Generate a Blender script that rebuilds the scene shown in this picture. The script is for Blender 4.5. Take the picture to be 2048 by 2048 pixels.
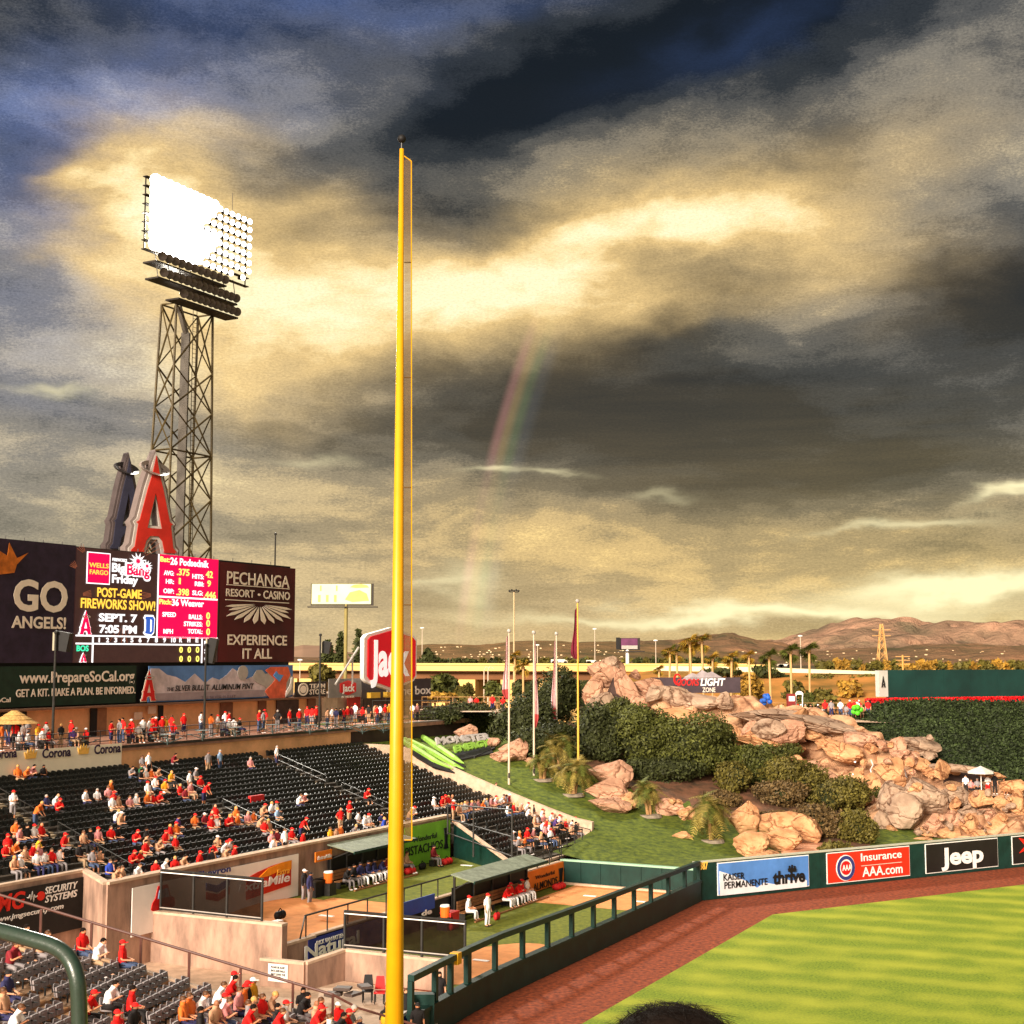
import bpy, bmesh, math, random
import numpy as np
from mathutils import Vector, Matrix, noise
random.seed(7); RNG = np.random.default_rng(7)
sc = bpy.context.scene
for o in list(bpy.data.objects): bpy.data.objects.remove(o)
COL = sc.collection
# ------------------------------------------------------------------ camera
FPX, CX, CY, HORIZ, CAMZ = 2813.0, 1024.0, 1024.0, 1315.0, 16.0
TH = math.atan((HORIZ - CY) / FPX)
cam = bpy.data.objects.new('camera', bpy.data.cameras.new('camera')); COL.objects.link(cam)
cam.location = (0, 0, CAMZ); cam.rotation_euler = (math.pi / 2 + TH, 0, 0)
cam.data.sensor_width = 36; cam.data.lens = 36 * FPX / 2048; cam.data.clip_start = .1; cam.data.clip_end = 40000
sc.camera = cam
# ------------------------------------------------------------------ view
sc.view_settings.view_transform = 'Standard'; sc.view_settings.look = 'None'
sc.view_settings.gamma = 1; sc.view_settings.use_curve_mapping = False
sc.view_settings.exposure = 0.65
sc.cycles.max_bounces = 5; sc.cycles.transparent_max_bounces = 10
# ------------------------------------------------------------------ sun (low, behind the camera and to its left)
SUN_AZ, SUN_EL = math.radians(207), math.radians(19)
sd = bpy.data.lights.new('sun', 'SUN'); sd.energy = 4.4; sd.angle = math.radians(16); sd.color = (1, .86, .70)
sun = bpy.data.objects.new('sun', sd); COL.objects.link(sun)
svec = Vector((math.sin(SUN_AZ) * math.cos(SUN_EL), math.cos(SUN_AZ) * math.cos(SUN_EL), math.sin(SUN_EL)))
sun.rotation_euler = (-svec).to_track_quat('-Z', 'Y').to_euler(); sun.location = (0, 0, 80)
# ------------------------------------------------------------------ world: stormy evening sky
W = bpy.data.worlds.new('World'); sc.world = W; W.use_nodes = True
nt = W.node_tree; nt.nodes.clear()
def nd(t, **k):
    n = nt.nodes.new(t)
    for a, b in k.items(): setattr(n, a, b)
    return n
def M(op, a, b=None, c=None, clamp=False):
    n = nd('ShaderNodeMath', operation=op, use_clamp=clamp)
    for i, x in enumerate((a, b, c)):
        if x is None: continue
        if isinstance(x, (int, float)): n.inputs[i].default_value = x
        else: nt.links.new(x, n.inputs[i])
    return n.outputs[0]
def MIX(f, a, b, mode='MIX'):
    n = nd('ShaderNodeMix', data_type='RGBA', blend_type=mode); n.clamp_factor = True
    for i, x in ((0, f), (6, a), (7, b)):
        if isinstance(x, (int, float)): n.inputs[i].default_value = x
        elif isinstance(x, tuple): n.inputs[i].default_value = (*x, 1)
        else: nt.links.new(x, n.inputs[i])
    return n.outputs[2]
def RAMP(x, st, interp='EASE'):
    r = nd('ShaderNodeValToRGB'); nt.links.new(x, r.inputs[0]); r.color_ramp.interpolation = interp
    e = r.color_ramp.elements
    while len(e) < len(st): e.new(.5)
    for k, (p, c) in enumerate(st):
        e[k].position = p; e[k].color = (*c, 1) if len(c) == 3 else c
    return r.outputs[0]
def NOISE(vec, sc_, det=6, rough=.55, dist=0):
    n = nd('ShaderNodeTexNoise'); nt.links.new(vec, n.inputs['Vector'])
    n.inputs['Scale'].default_value = sc_; n.inputs['Detail'].default_value = det
    n.inputs['Roughness'].default_value = rough; n.inputs['Distortion'].default_value = dist
    return n
tc = nd('ShaderNodeTexCoord'); sp = nd('ShaderNodeSeparateXYZ'); nt.links.new(tc.outputs['Generated'], sp.inputs[0])
X, Y_, Z_ = sp.outputs
az = M('ARCTAN2', X, Y_); el = M('ARCSINE', Z_)
# cloud deck seen in perspective, streaks running across the view
zz = M('ADD', M('MAXIMUM', Z_, 0.0), .16)
cb = nd('ShaderNodeCombineXYZ'); nt.links.new(M('DIVIDE', X, zz), cb.inputs[0]); nt.links.new(M('DIVIDE', Y_, zz), cb.inputs[1])
cd = nd('ShaderNodeCombineXYZ'); nt.links.new(M('MULTIPLY', az, 1.0), cd.inputs[0]); nt.links.new(M('MULTIPLY', el, 2.2), cd.inputs[1])
n1 = NOISE(cb.outputs[0], 1.15, 8, .60, .6); n2 = NOISE(cb.outputs[0], 4.3, 6, .6, .3); n3 = NOISE(cd.outputs[0], 6.5, 7, .60, .5)
wv = NOISE(cd.outputs[0], 9, 5, .55, .2); ws = nd('ShaderNodeSeparateColor'); nt.links.new(wv.outputs['Color'], ws.inputs[0])
azw = M('ADD', az, M('MULTIPLY', M('SUBTRACT', ws.outputs[0], .5), .11))
elw = M('ADD', el, M('MULTIPLY', M('SUBTRACT', ws.outputs[1], .5), .055))
def G(u, v, su, sv, rot=0, amp=1, soft=False):
    a0, e0 = (u - CX) / FPX, (HORIZ - v) / FPX * .985
    dx = M('SUBTRACT', azw, a0); dy = M('SUBTRACT', elw, e0)
    c, s = math.cos(math.radians(rot)), math.sin(math.radians(rot))
    p = M('DIVIDE', M('ADD', M('MULTIPLY', dx, c), M('MULTIPLY', dy, s)), su / FPX)
    q = M('DIVIDE', M('SUBTRACT', M('MULTIPLY', dy, c), M('MULTIPLY', dx, s)), sv / FPX)
    r = M('ADD', M('MULTIPLY', p, p), M('MULTIPLY', q, q))
    return M('MULTIPLY', M('EXPONENT', M('MULTIPLY', r, -1.0)), amp)
def SUM(l):
    r = l[0]
    for x in l[1:]: r = M('ADD', r, x)
    return r
n4 = NOISE(cd.outputs[0], 420, 2, .8); n5 = NOISE(cd.outputs[0], 28, 5, .6, .4)
base = M('ADD', M('ADD', M('MULTIPLY', n1.outputs['Fac'], .60), M('MULTIPLY', M('SUBTRACT', n4.outputs['Fac'], .5), .09)), M('ADD', M('MULTIPLY', n2.outputs['Fac'], .22), M('ADD', M('MULTIPLY', n3.outputs['Fac'], .26), M('MULTIPLY', M('SUBTRACT', n5.outputs['Fac'], .62), .13))))
# broad light/dark masses of the deck
lightm = SUM([G(1950, 420, 330, 200, 20, .13), G(1500, 260, 420, 110, 14, .10), G(200, 270, 330, 90, 0, .10), G(250, 700, 420, 160, -8, .16),
              G(1250, 1120, 900, 110, 0, .15), G(300, 960, 500, 110, 0, .12), G(650, 330, 150, 120, 0, .04), G(1950, 60, 240, 90, 20, .05), G(80, 30, 200, 80, 0, .05)])
darkm = SUM([G(1024, -40, 1500, 190, 0, .09), G(1350, 130, 420, 60, 16, .14), G(420, 110, 300, 30, -4, .10), G(650, 330, 200, 50, 6, .06), G(1700, 150, 300, 60, 20, .08), G(60, 640, 300, 50, -5, .07), G(1130, 190, 520, 95, 14, .20), G(1500, 840, 560, 130, -4, .20), G(2000, 640, 240, 190, 0, .19), G(950, 860, 500, 70, 0, .08), G(1350, 640, 260, 60, 10, .08), G(1150, 740, 260, 90, 20, .10),
             G(100, 130, 260, 60, 0, .07), G(1750, 960, 380, 60, 0, .09), G(850, 800, 220, 80, 0, .05), G(120, 840, 220, 40, 0, .08)])
bval = M('SUBTRACT', M('ADD', base, lightm), darkm)
cloud = RAMP(bval, [(.30, (.003, .004, .005)), (.41, (.024, .027, .030)), (.495, (.085, .084, .080)), (.58, (.22, .20, .165)), (.68, (.50, .42, .28)), (.78, (.80, .68, .42))])
blue = M('MULTIPLY', SUM([G(260, 230, 330, 90, 10, 1.0), G(560, 40, 300, 60, 5, .8), G(1000, 30, 260, 40, 8, .35), G(90, 420, 150, 140, 0, .7), G(1550, 90, 260, 36, 18, .35), G(100, 700, 260, 200, 0, .35)]),
         M('MULTIPLY', n2.outputs['Fac'], 1.9), clamp=True)
cloud = MIX(M('MULTIPLY', blue, .85), cloud, MIX(1.0, cloud, (.60, .82, 1.65), 'MULTIPLY'))
cloud = MIX(M('MULTIPLY', blue, .30), cloud, (.10, .19, .52))
warm = SUM([G(1350, 500, 500, 260, 10, .5), G(900, 600, 700, 220, 10, .5), G(1200, 1080, 900, 200, 0, .9), G(1800, 1150, 500, 120, 0, .6)])
cloud = MIX(warm, cloud, MIX(1.0, cloud, (1.28, 1.05, .62), 'MULTIPLY'))
# sunlit gap through the middle of the deck, plus floodlight glare painted as cloud
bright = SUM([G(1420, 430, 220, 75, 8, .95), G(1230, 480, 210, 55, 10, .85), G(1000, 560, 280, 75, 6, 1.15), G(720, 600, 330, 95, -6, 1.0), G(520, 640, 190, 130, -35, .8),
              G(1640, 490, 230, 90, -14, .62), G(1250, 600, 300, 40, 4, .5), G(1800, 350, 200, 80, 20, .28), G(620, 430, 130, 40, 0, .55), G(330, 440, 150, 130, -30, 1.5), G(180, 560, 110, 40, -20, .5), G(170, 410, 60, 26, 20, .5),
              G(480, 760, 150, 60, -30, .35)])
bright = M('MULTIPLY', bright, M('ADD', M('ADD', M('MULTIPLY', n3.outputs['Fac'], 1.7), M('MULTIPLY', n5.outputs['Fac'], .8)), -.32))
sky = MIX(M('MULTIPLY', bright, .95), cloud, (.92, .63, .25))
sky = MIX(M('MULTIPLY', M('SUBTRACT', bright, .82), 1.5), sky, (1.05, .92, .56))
# pale band at the horizon
hz = M('EXPONENT', M('MULTIPLY', M('MAXIMUM', el, 0.0), -1 / .062))
wid = RAMP(M('ADD', M('MULTIPLY', az, .8), .5), [(.2, (.58, .48, .30)), (.50, (.80, .56, .25)), (.8, (.86, .62, .24))])
cn = nd('ShaderNodeCombineXYZ'); nt.links.new(M('MULTIPLY', az, 1.2), cn.inputs[0]); nt.links.new(M('MULTIPLY', el, 14), cn.inputs[1])
st = NOISE(cn.outputs[0], 4.5, 7, .55, .2)
sky = MIX(M('MULTIPLY', hz, M('ADD', M('MULTIPLY', st.outputs['Fac'], 1.2), .25)), sky, wid)
gr = M('ADD', M('MULTIPLY', M('SUBTRACT', n4.outputs['Fac'], .5), .75), 1.0); sky = MIX(1.0, sky, RAMP(M('MULTIPLY', gr, .5), [(0, (0, 0, 0)), (1, (1.9, 1.9, 1.9))], 'LINEAR'), 'MULTIPLY')
wl = SUM([G(1900, 1185, 260, 22, 2, 1.2), G(1600, 1225, 330, 14, 0, .8), G(1300, 1235, 300, 11, 0, .6), G(990, 945, 46, 9, 8, .55), G(1110, 938, 50, 7, 0, .4), G(2020, 1012, 90, 10, 8, .9),
          G(1790, 1058, 120, 9, 0, .5), G(1330, 985, 70, 8, 0, .25), G(110, 805, 70, 10, 0, .45), G(650, 920, 60, 9, 0, .25), G(860, 1180, 60, 10, 5, .3), G(930, 1170, 50, 60, -70, .38)])
sky = MIX(wl, sky, (1.0, .88, .50))
# rainbow: a 42 degree circle round the antisolar point, seen where rain falls
AS = (math.sin(math.radians(40.4)) * math.cos(math.radians(-3.5)), math.cos(math.radians(40.4)) * math.cos(math.radians(-3.5)), math.sin(math.radians(-3.5)))
dt = nd('ShaderNodeVectorMath', operation='DOT_PRODUCT'); nt.links.new(tc.outputs['Generated'], dt.inputs[0]); dt.inputs[1].default_value = AS
ang = M('MULTIPLY', M('SUBTRACT', M('MULTIPLY', M('ARCCOSINE', dt.outputs['Value']), 180 / math.pi), 41.1), 1 / 2.0)
bow = RAMP(ang, [(.05, (0, 0, 0)), (.30, (.03, .04, .05)), (.48, (.07, .11, .05)), (.66, (.22, .15, .06)), (.80, (.24, .10, .09)), (.98, (0, 0, 0))])
rain = SUM([G(930, 1150, 160, 90, 0, 1.0), G(985, 860, 130, 110, 0, .9), G(1040, 720, 110, 80, 0, .7)])
sky = MIX(M('MULTIPLY', rain, .7), sky, MIX(1.0, sky, bow, 'ADD'))
# evening glow round the low sun, behind the camera
dsn = nd('ShaderNodeVectorMath', operation='DOT_PRODUCT'); nt.links.new(tc.outputs['Generated'], dsn.inputs[0]); dsn.inputs[1].default_value = svec
glow = M('POWER', M('MAXIMUM', dsn.outputs['Value'], 0.0), 2.0)
sky = MIX(M('MULTIPLY', glow, .55), sky, (3.4, 2.8, 2.1))
sk = nd('ShaderNodeTexSky', sky_type='NISHITA'); sk.sun_disc = False; sk.sun_elevation = SUN_EL; sk.sun_rotation = SUN_AZ
bg1 = nd('ShaderNodeBackground'); nt.links.new(sky, bg1.inputs[0]); bg1.inputs[1].default_value = .73
bg2 = nd('ShaderNodeBackground'); nt.links.new(MIX(1.0, sk.outputs[0], (.05, .05, .05), 'MULTIPLY'), bg2.inputs[0]); bg2.inputs[1].default_value = .05
ad = nd('ShaderNodeAddShader'); nt.links.new(bg1.outputs[0], ad.inputs[0]); nt.links.new(bg2.outputs[0], ad.inputs[1])
out = nd('ShaderNodeOutputWorld'); nt.links.new(ad.outputs[0], out.inputs[0])
W.cycles.sampling_method = 'MANUAL'; W.cycles.sample_map_resolution = 512

# ------------------------------------------------------------------ measuring helpers
def ray(u, v):
    F = Vector((0, math.cos(TH), math.sin(TH))); U = Vector((0, -math.sin(TH), math.cos(TH)))
    return F * FPX + Vector((1, 0, 0)) * (u - CX) + U * (CY - v)
C0 = Vector((0, 0, CAMZ))
def PZ(u, v, z): r = ray(u, v); return C0 + r * ((z - CAMZ) / r.z)
def PY(u, v, y): r = ray(u, v); return C0 + r * (y / r.y)
_n = math.hypot(.46, .888); AX = Vector((.46 / _n, .888 / _n, 0)); BX = Vector((-.888 / _n, .46 / _n, 0))   # stadium axes: s along the fence, t away from the field
def ST(s, t, z=0): return Vector((AX.x * s + BX.x * t, AX.y * s + BX.y * t, z))
def st_of(p): return p.x * AX.x + p.y * AX.y, p.x * BX.x + p.y * BX.y
class Pln:
    """vertical plane: position h along dir, height z"""
    def __init__(s, p0, d):
        s.p0 = Vector((p0[0], p0[1], 0)); s.d = Vector((d[0], d[1], 0)).normalized(); s.n = Vector((s.d.y, -s.d.x, 0))
        if s.n.dot(-s.p0) < 0: s.n = -s.n
    def px(s, u, v):
        r = ray(u, v); k = (s.p0 - Vector((0, 0, 0))).dot(s.n) / Vector((r.x, r.y, 0)).dot(s.n); p = C0 + r * k
        return (p - s.p0).dot(s.d), p.z
    def at(s, h, z, off=0): p = s.p0 + s.d * h + s.n * off; return Vector((p.x, p.y, z))
    def scale(s, u, v): h, z = s.px(u, v); return s.at(h, z).y / FPX
def TP(t): return Pln(ST(0, t), AX)
def SP(s): return Pln(ST(s, 0), BX)
# ------------------------------------------------------------------ materials
MATS = {}
def mat(name, col, rough=.75, var=.25, scale=6, bump=.0, metal=0, emit=0, spec=.3, col2=None, alpha=1, island=0, det=5, stretch=None, ecol=None):
    if name in MATS: return MATS[name]
    m = bpy.data.materials.new(name); m.use_nodes = True; t = m.node_tree; b = t.nodes['Principled BSDF']; L = t.links.new
    b.inputs['Roughness'].default_value = rough; b.inputs['Metallic'].default_value = metal; b.inputs['Specular IOR Level'].default_value = spec
    tcn = t.nodes.new('ShaderNodeTexCoord'); nz = t.nodes.new('ShaderNodeTexNoise'); nz.inputs['Scale'].default_value = scale; nz.inputs['Detail'].default_value = det; nz.inputs['Roughness'].default_value = .62
    if stretch:
        mp = t.nodes.new('ShaderNodeMapping'); mp.inputs['Scale'].default_value = stretch; L(tcn.outputs['Object'], mp.inputs[0]); L(mp.outputs[0], nz.inputs['Vector'])
    else: L(tcn.outputs['Object'], nz.inputs['Vector'])
    r = t.nodes.new('ShaderNodeValToRGB'); L(nz.outputs['Fac'], r.inputs[0]); c2 = col2 or tuple(c * (1 - var) for c in col)
    c1 = tuple(min(1, c * (1 + var * .6)) for c in col) if not col2 else col
    r.color_ramp.elements[0].position = .33; r.color_ramp.elements[1].position = .67
    r.color_ramp.elements[0].color = (*c2, 1); r.color_ramp.elements[1].color = (*c1, 1); co = r.outputs[0]
    if island:
        g = t.nodes.new('ShaderNodeNewGeometry'); hs = t.nodes.new('ShaderNodeHueSaturation'); mr = t.nodes.new('ShaderNodeMapRange')
        mr.inputs['To Min'].default_value = 1 - island; mr.inputs['To Max'].default_value = 1 + island; L(g.outputs['Random Per Island'], mr.inputs[0]); L(mr.outputs[0], hs.inputs['Value']); L(co, hs.inputs['Color']); co = hs.outputs[0]
    L(co, b.inputs['Base Color'])
    if emit:
        b.inputs['Emission Strength'].default_value = emit; b.inputs['Emission Color'].default_value = (*(ecol or col), 1); m.cycles.emission_sampling = 'NONE'
    if bump:
        bp = t.nodes.new('ShaderNodeBump'); bp.inputs['Strength'].default_value = 1; bp.inputs['Distance'].default_value = bump; L(nz.outputs['Fac'], bp.inputs['Height']); L(bp.outputs[0], b.inputs['Normal'])
    if alpha < 1:
        tr = t.nodes.new('ShaderNodeBsdfTransparent'); mx = t.nodes.new('ShaderNodeMixShader'); mx.inputs[0].default_value = alpha
        L(tr.outputs[0], mx.inputs[1]); L(b.outputs[0], mx.inputs[2]); L(mx.outputs[0], t.nodes['Material Output'].inputs[0])
    MATS[name] = m; return m
def led(name, col, e=1.0): return mat(name, tuple(c * .3 for c in col), .5, .05, 30, emit=e, ecol=col)
white = mat('white_paint', (.88, .85, .82), .5, .08, 3); black = mat('black_paint', (.010, .009, .009), .6, .3, 3)
dkgreen = mat('dark_green_paint', (.006, .034, .027), .45, .3, 1.2, bump=.004); concrete = mat('pink_concrete', (.52, .325, .24), .9, .35, 1.0, bump=.03, det=12, col2=(.22, .14, .105), stretch=(1.1, 1.1, .38))
concrete2 = mat('pale_concrete', (.60, .43, .31), .85, .25, 1.6, bump=.01, det=8); peach = mat('peach_stucco', (.82, .43, .21), .85, .18, .8, bump=.01, det=8)
steel = mat('dark_steel', (.03, .028, .026), .4, .3, 4); silver = mat('silver_paint', (.42, .38, .35), .45, .15, 2); brownwood = mat('bench_wood', (.30, .13, .05), .6, .3, 4)
red = mat('red_paint', (.62, .012, .012), .45, .12, 3); yellow = mat('yellow_paint', (.66, .33, .003), .38, .06, 3, spec=.5); cream = mat('cream_letter', (.86, .74, .62), .6, .06, 3)
# ------------------------------------------------------------------ mesh builder
def tag(o, label=None, cat=None, group=None, kind=None):
    if label: o['label'] = label
    if cat: o['category'] = cat
    if group: o['group'] = group
    if kind: o['kind'] = kind
    return o
def empty(name, loc, label, cat, group=None, rz=0):
    o = bpy.data.objects.new(name, None); COL.objects.link(o); o.location = loc; o.rotation_euler = (0, 0, rz); o.empty_display_size = .3
    o['wloc'] = list(loc); return tag(o, label, cat, group)
class MB:
    def __init__(s): s.v = []; s.f = []; s.m = []
    def add(s, vs, fs, mi=0):
        n = len(s.v); s.v += [tuple(v) for v in vs]; s.f += [tuple(i + n for i in f) for f in fs]; s.m += [mi] * len(fs); return s
    def box8(s, p, mi=0): return s.add(p, [(0, 3, 2, 1), (4, 5, 6, 7), (0, 1, 5, 4), (1, 2, 6, 5), (2, 3, 7, 6), (3, 0, 4, 7)], mi)
    def box(s, c, sz, ax=None, mi=0):
        c = Vector(c); a = Vector(ax).normalized() if ax is not None else Vector((1, 0, 0)); b = Vector((-a.y, a.x, 0)); x, y, z = sz[0] / 2, sz[1] / 2, sz[2] / 2
        return s.box8([c + a * i * x + b * j * y + Vector((0, 0, k * z)) for k in (-1, 1) for i, j in ((-1, -1), (1, -1), (1, 1), (-1, 1))], mi)
    def pbox(s, pl, h0, h1, z0, z1, off0, off1, mi=0):   # box on a vertical plane
        return s.box8([pl.at(h, z, o) for z in (z0, z1) for h, o in ((h0, off0), (h1, off0), (h1, off1), (h0, off1))], mi)
    def tube(s, p, q, r, r2=None, n=8, mi=0, caps=True):
        p, q = Vector(p), Vector(q); r2 = r if r2 is None else r2; d = (q - p)
        if d.length < 1e-6: return s
        d.normalize(); a = d.orthogonal().normalized(); b = d.cross(a); vs = []
        for c, rr in ((p, r), (q, r2)):
            for i in range(n): t = 2 * math.pi * i / n; vs.append(c + (a * math.cos(t) + b * math.sin(t)) * rr)
        fs = [(i, (i + 1) % n, n + (i + 1) % n, n + i) for i in range(n)]
        if caps: fs += [tuple(reversed(range(n))), tuple(range(n, 2 * n))]
        return s.add(vs, fs, mi)
    def path(s, pts, r, n=8, mi=0):
        pts = [Vector(p) for p in pts]; vs = []; prev = None; N = len(pts); rs = r if isinstance(r, (list, tuple)) else [r] * N
        for i, p in enumerate(pts):
            d = (pts[min(i + 1, N - 1)] - pts[max(i - 1, 0)]).normalized()
            a = d.orthogonal().normalized() if prev is None else (prev - d * prev.dot(d)).normalized(); prev = a; b = d.cross(a)
            vs += [p + (a * math.cos(2 * math.pi * k / n) + b * math.sin(2 * math.pi * k / n)) * rs[i] for k in range(n)]
        fs = [(i * n + k, i * n + (k + 1) % n, (i + 1) * n + (k + 1) % n, (i + 1) * n + k) for i in range(N - 1) for k in range(n)]
        fs += [tuple(reversed(range(n))), tuple(range((N - 1) * n, N * n))]
        return s.add(vs, fs, mi)
    def ball(s, c, r, nu=10, nv=6, mi=0):
        c = Vector(c); r = r if isinstance(r, tuple) else (r, r, r); vs = [c + Vector((0, 0, r[2]))]
        for j in range(1, nv):
            ph = math.pi * j / nv
            for i in range(nu): th = 2 * math.pi * i / nu; vs.append(c + Vector((r[0] * math.sin(ph) * math.cos(th), r[1] * math.sin(ph) * math.sin(th), r[2] * math.cos(ph))))
        vs.append(c - Vector((0, 0, r[2]))); L = len(vs) - 1; fs = [(0, 1 + i, 1 + (i + 1) % nu) for i in range(nu)]
        for j in range(nv - 2):
            for i in range(nu): a = 1 + j * nu; fs.append((a + i, a + nu + i, a + nu + (i + 1) % nu, a + (i + 1) % nu))
        a = 1 + (nv - 2) * nu; fs += [(a + i, L, a + (i + 1) % nu) for i in range(nu)]
        return s.add(vs, fs, mi)
    def mesh(s, name, mats, org=Vector((0, 0, 0)), smooth=False):
        me = bpy.data.meshes.new(name); me.from_pydata([tuple(Vector(v) - org) for v in s.v], [], s.f)
        for m in (mats if isinstance(mats, (list, tuple)) else [mats]): me.materials.append(m)
        if len(set(s.m)) > 1: me.polygons.foreach_set('material_index', s.m)
        if smooth: me.polygons.foreach_set('use_smooth', [True] * len(me.polygons))
        me.update(); return me
    def build(s, name, mats, parent=None, label=None, cat=None, group=None, kind=None, smooth=False, org=None):
        if org is None: org = Vector(parent['wloc']) if parent is not None and 'wloc' in parent else (Vector((0, 0, 0)))
        return link(name, s.mesh(name, mats, org, smooth), parent, label, cat, group, kind, org if parent is None else None)
def link(name, me, parent=None, label=None, cat=None, group=None, kind=None, loc=None):
    o = bpy.data.objects.new(name, me); COL.objects.link(o)
    if parent is not None: o.parent = parent
    if loc is not None: o.location = loc
    o['wloc'] = list(parent['wloc']) if parent is not None and 'wloc' in parent else (list(loc) if loc is not None else [0, 0, 0])
    return tag(o, label, cat, group, kind)
def struct(name, mb, mats, smooth=False): return mb.build(name, mats, kind='structure', smooth=smooth)
_O = 'first second third fourth fifth sixth seventh eighth ninth tenth eleventh twelfth thirteenth fourteenth fifteenth sixteenth seventeenth eighteenth nineteenth'.split()
def ORDW(k):
    k += 1
    if k < 20: return _O[k - 1]
    T_ = {2: 'twent', 3: 'thirt', 4: 'fort', 5: 'fift', 6: 'sixt', 7: 'sevent', 8: 'eight', 9: 'ninet'}[k // 10]; return T_ + ('ieth' if k % 10 == 0 else 'y-' + _O[k % 10 - 1])
# flat outlines with holes, extruded
DG = bpy.context.evaluated_depsgraph_get
def shape_mesh(loops, depth=.05, place=None, m=None):
    cu = bpy.data.curves.new('shape', 'CURVE'); cu.dimensions = '2D'; cu.fill_mode = 'BOTH'; cu.extrude = depth / 2
    for lp in loops:
        sp_ = cu.splines.new('POLY'); sp_.points.add(len(lp) - 1)
        for k, p in enumerate(lp): sp_.points[k].co = (p[0], p[1], 0, 1)
        sp_.use_cyclic_u = True
    return _curve_mesh(cu, place, m)
def _curve_mesh(cu, place, m):
    ob = bpy.data.objects.new('tmp', cu); COL.objects.link(ob); bpy.context.view_layer.update()
    me = bpy.data.meshes.new_from_object(ob.evaluated_get(DG())); bpy.data.objects.remove(ob); bpy.data.curves.remove(cu)
    if place:
        for v in me.vertices: v.co = place(v.co)
    me.materials.clear(); me.materials.append(m); return me
CAP = .70
def text_mesh(txt, bold=0, shear=0, depth=.02):
    cu = bpy.data.curves.new('txt', 'FONT'); cu.body = txt; cu.extrude = depth / 2; cu.offset = bold; cu.shear = shear; cu.resolution_u = 3
    return cu
def onplane(pl, h0, z0, w, h, off, bb):   # maps a normalised mesh to a rectangle on the plane
    def f(c):
        x = (c.x - bb[0]) / (bb[1] - bb[0]) * w; y = (c.y - bb[2]) / (bb[3] - bb[2]) * h
        if FLIP(pl): x = w - x; return pl.at(h0 + w - x, z0 + y, off + c.z)
        return pl.at(h0 + x, z0 + y, off + c.z)
    return f
def FLIP(pl): return False
def text_(*a): pass
def text(name, txt, pl, u0, v0, u1, hpx, m, parent, off=.06, bold=0.0, shear=0, v1=None, slab=False):
    """lettering: baseline starts at pixel (u0,v0), ends at u1, capitals hpx tall at the start"""
    h0, z0 = pl.px(u0, v0); h1, _ = pl.px(u1, v1 if v1 else v0); H = hpx * pl.scale(u0, v0)
    cu = text_mesh(txt, bold * (.5 if hpx < 40 else .62), shear); ob = bpy.data.objects.new('tmp', cu); COL.objects.link(ob); bpy.context.view_layer.update()
    me = bpy.data.meshes.new_from_object(ob.evaluated_get(DG())); bpy.data.objects.remove(ob); bpy.data.curves.remove(cu)
    xs = [v.co.x for v in me.vertices]; x0, x1 = min(xs), max(xs); org = Vector(parent['wloc'])
    for v in me.vertices: v.co = pl.at(h0 + (v.co.x - x0) / (x1 - x0) * (h1 - h0), z0 + v.co.y / CAP * H, off + v.co.z) - org
    me.materials.clear(); me.materials.append(m); return link(name, me, parent)
def shape(name, loops, pl, u0, v0, u1, v1, m, parent, off=.06, depth=.05, unit=(1, 1), label=None, cat=None, top=False):
    """outline in unit coordinates (y up) fitted to the pixel box (u0,v0 = left bottom, u1,v1 = right top)"""
    h0, z0 = pl.px(u0, v0); h1, _ = pl.px(u1, v0); _, z1 = pl.px(u0, v1); org = Vector(parent['wloc']) if parent else Vector((0, 0, 0))
    f = lambda c: pl.at(h0 + c.x / unit[0] * (h1 - h0), z0 + c.y / unit[1] * (z1 - z0), off + c.z) - org
    return link(name, shape_mesh(loops, depth, f, m), parent, label, cat)
def circ(cx, cy, r, n=24, ry=None): ry = ry or r; return [(cx + r * math.cos(2 * math.pi * i / n), cy + ry * math.sin(2 * math.pi * i / n)) for i in range(n)]
def rct(x0, y0, x1, y1): return [(x0, y0), (x1, y0), (x1, y1), (x0, y1)]
A_OUT = [(0, 0), (.31, 0), (.31, .06), (.35, .20), (.42, .27), (.58, .27), (.65, .20), (.69, .06), (.69, 0), (1, 0), (1, .06), (.93, .12), (.87, .48), (.91, .52), (.84, .57), (.685, 1.12), (.60, 1.36), (.5, 1.7), (.40, 1.36), (.315, 1.12), (.16, .57), (.09, .52), (.13, .48), (.07, .12), (0, .06)]
A_HOLE = [(.37, .45), (.63, .45), (.5, 1.0)]
def fat(lp, k, c=(.5, .8)): # outline grown outward
    out = []; n = len(lp)
    for i in range(n):
        p, q, r = Vector(lp[i - 1]), Vector(lp[i]), Vector(lp[(i + 1) % n]); d1 = (q - p).normalized(); d2 = (r - q).normalized()
        nn = Vector((d1.y + d2.y, -d1.x - d2.x)); nn = nn.normalized() if nn.length > 1e-4 else Vector((d1.y, -d1.x)); out.append((q.x + nn.x * k, q.y + nn.y * k))
    return out
def a_logo(pl, u0, v0, u1, v1, parent, off=.05, edge=None, face=None, halo=True, k=.07):
    shape('logo_outline', [fat(A_OUT, k)], pl, u0, v0, u1, v1, edge or white, parent, off, .04, (1, 1.7))
    shape('logo_letter', [A_OUT, A_HOLE], pl, u0, v0, u1, v1, face or red, parent, off + .06, .04, (1, 1.7))
    if halo: shape('logo_halo', [circ(.5, 1.3, .34, 20, .12), circ(.5, 1.3, .24, 20, .06)[::-1]], pl, u0, v0, u1, v1, silver, parent, off + .12, .04, (1, 1.7))
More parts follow.
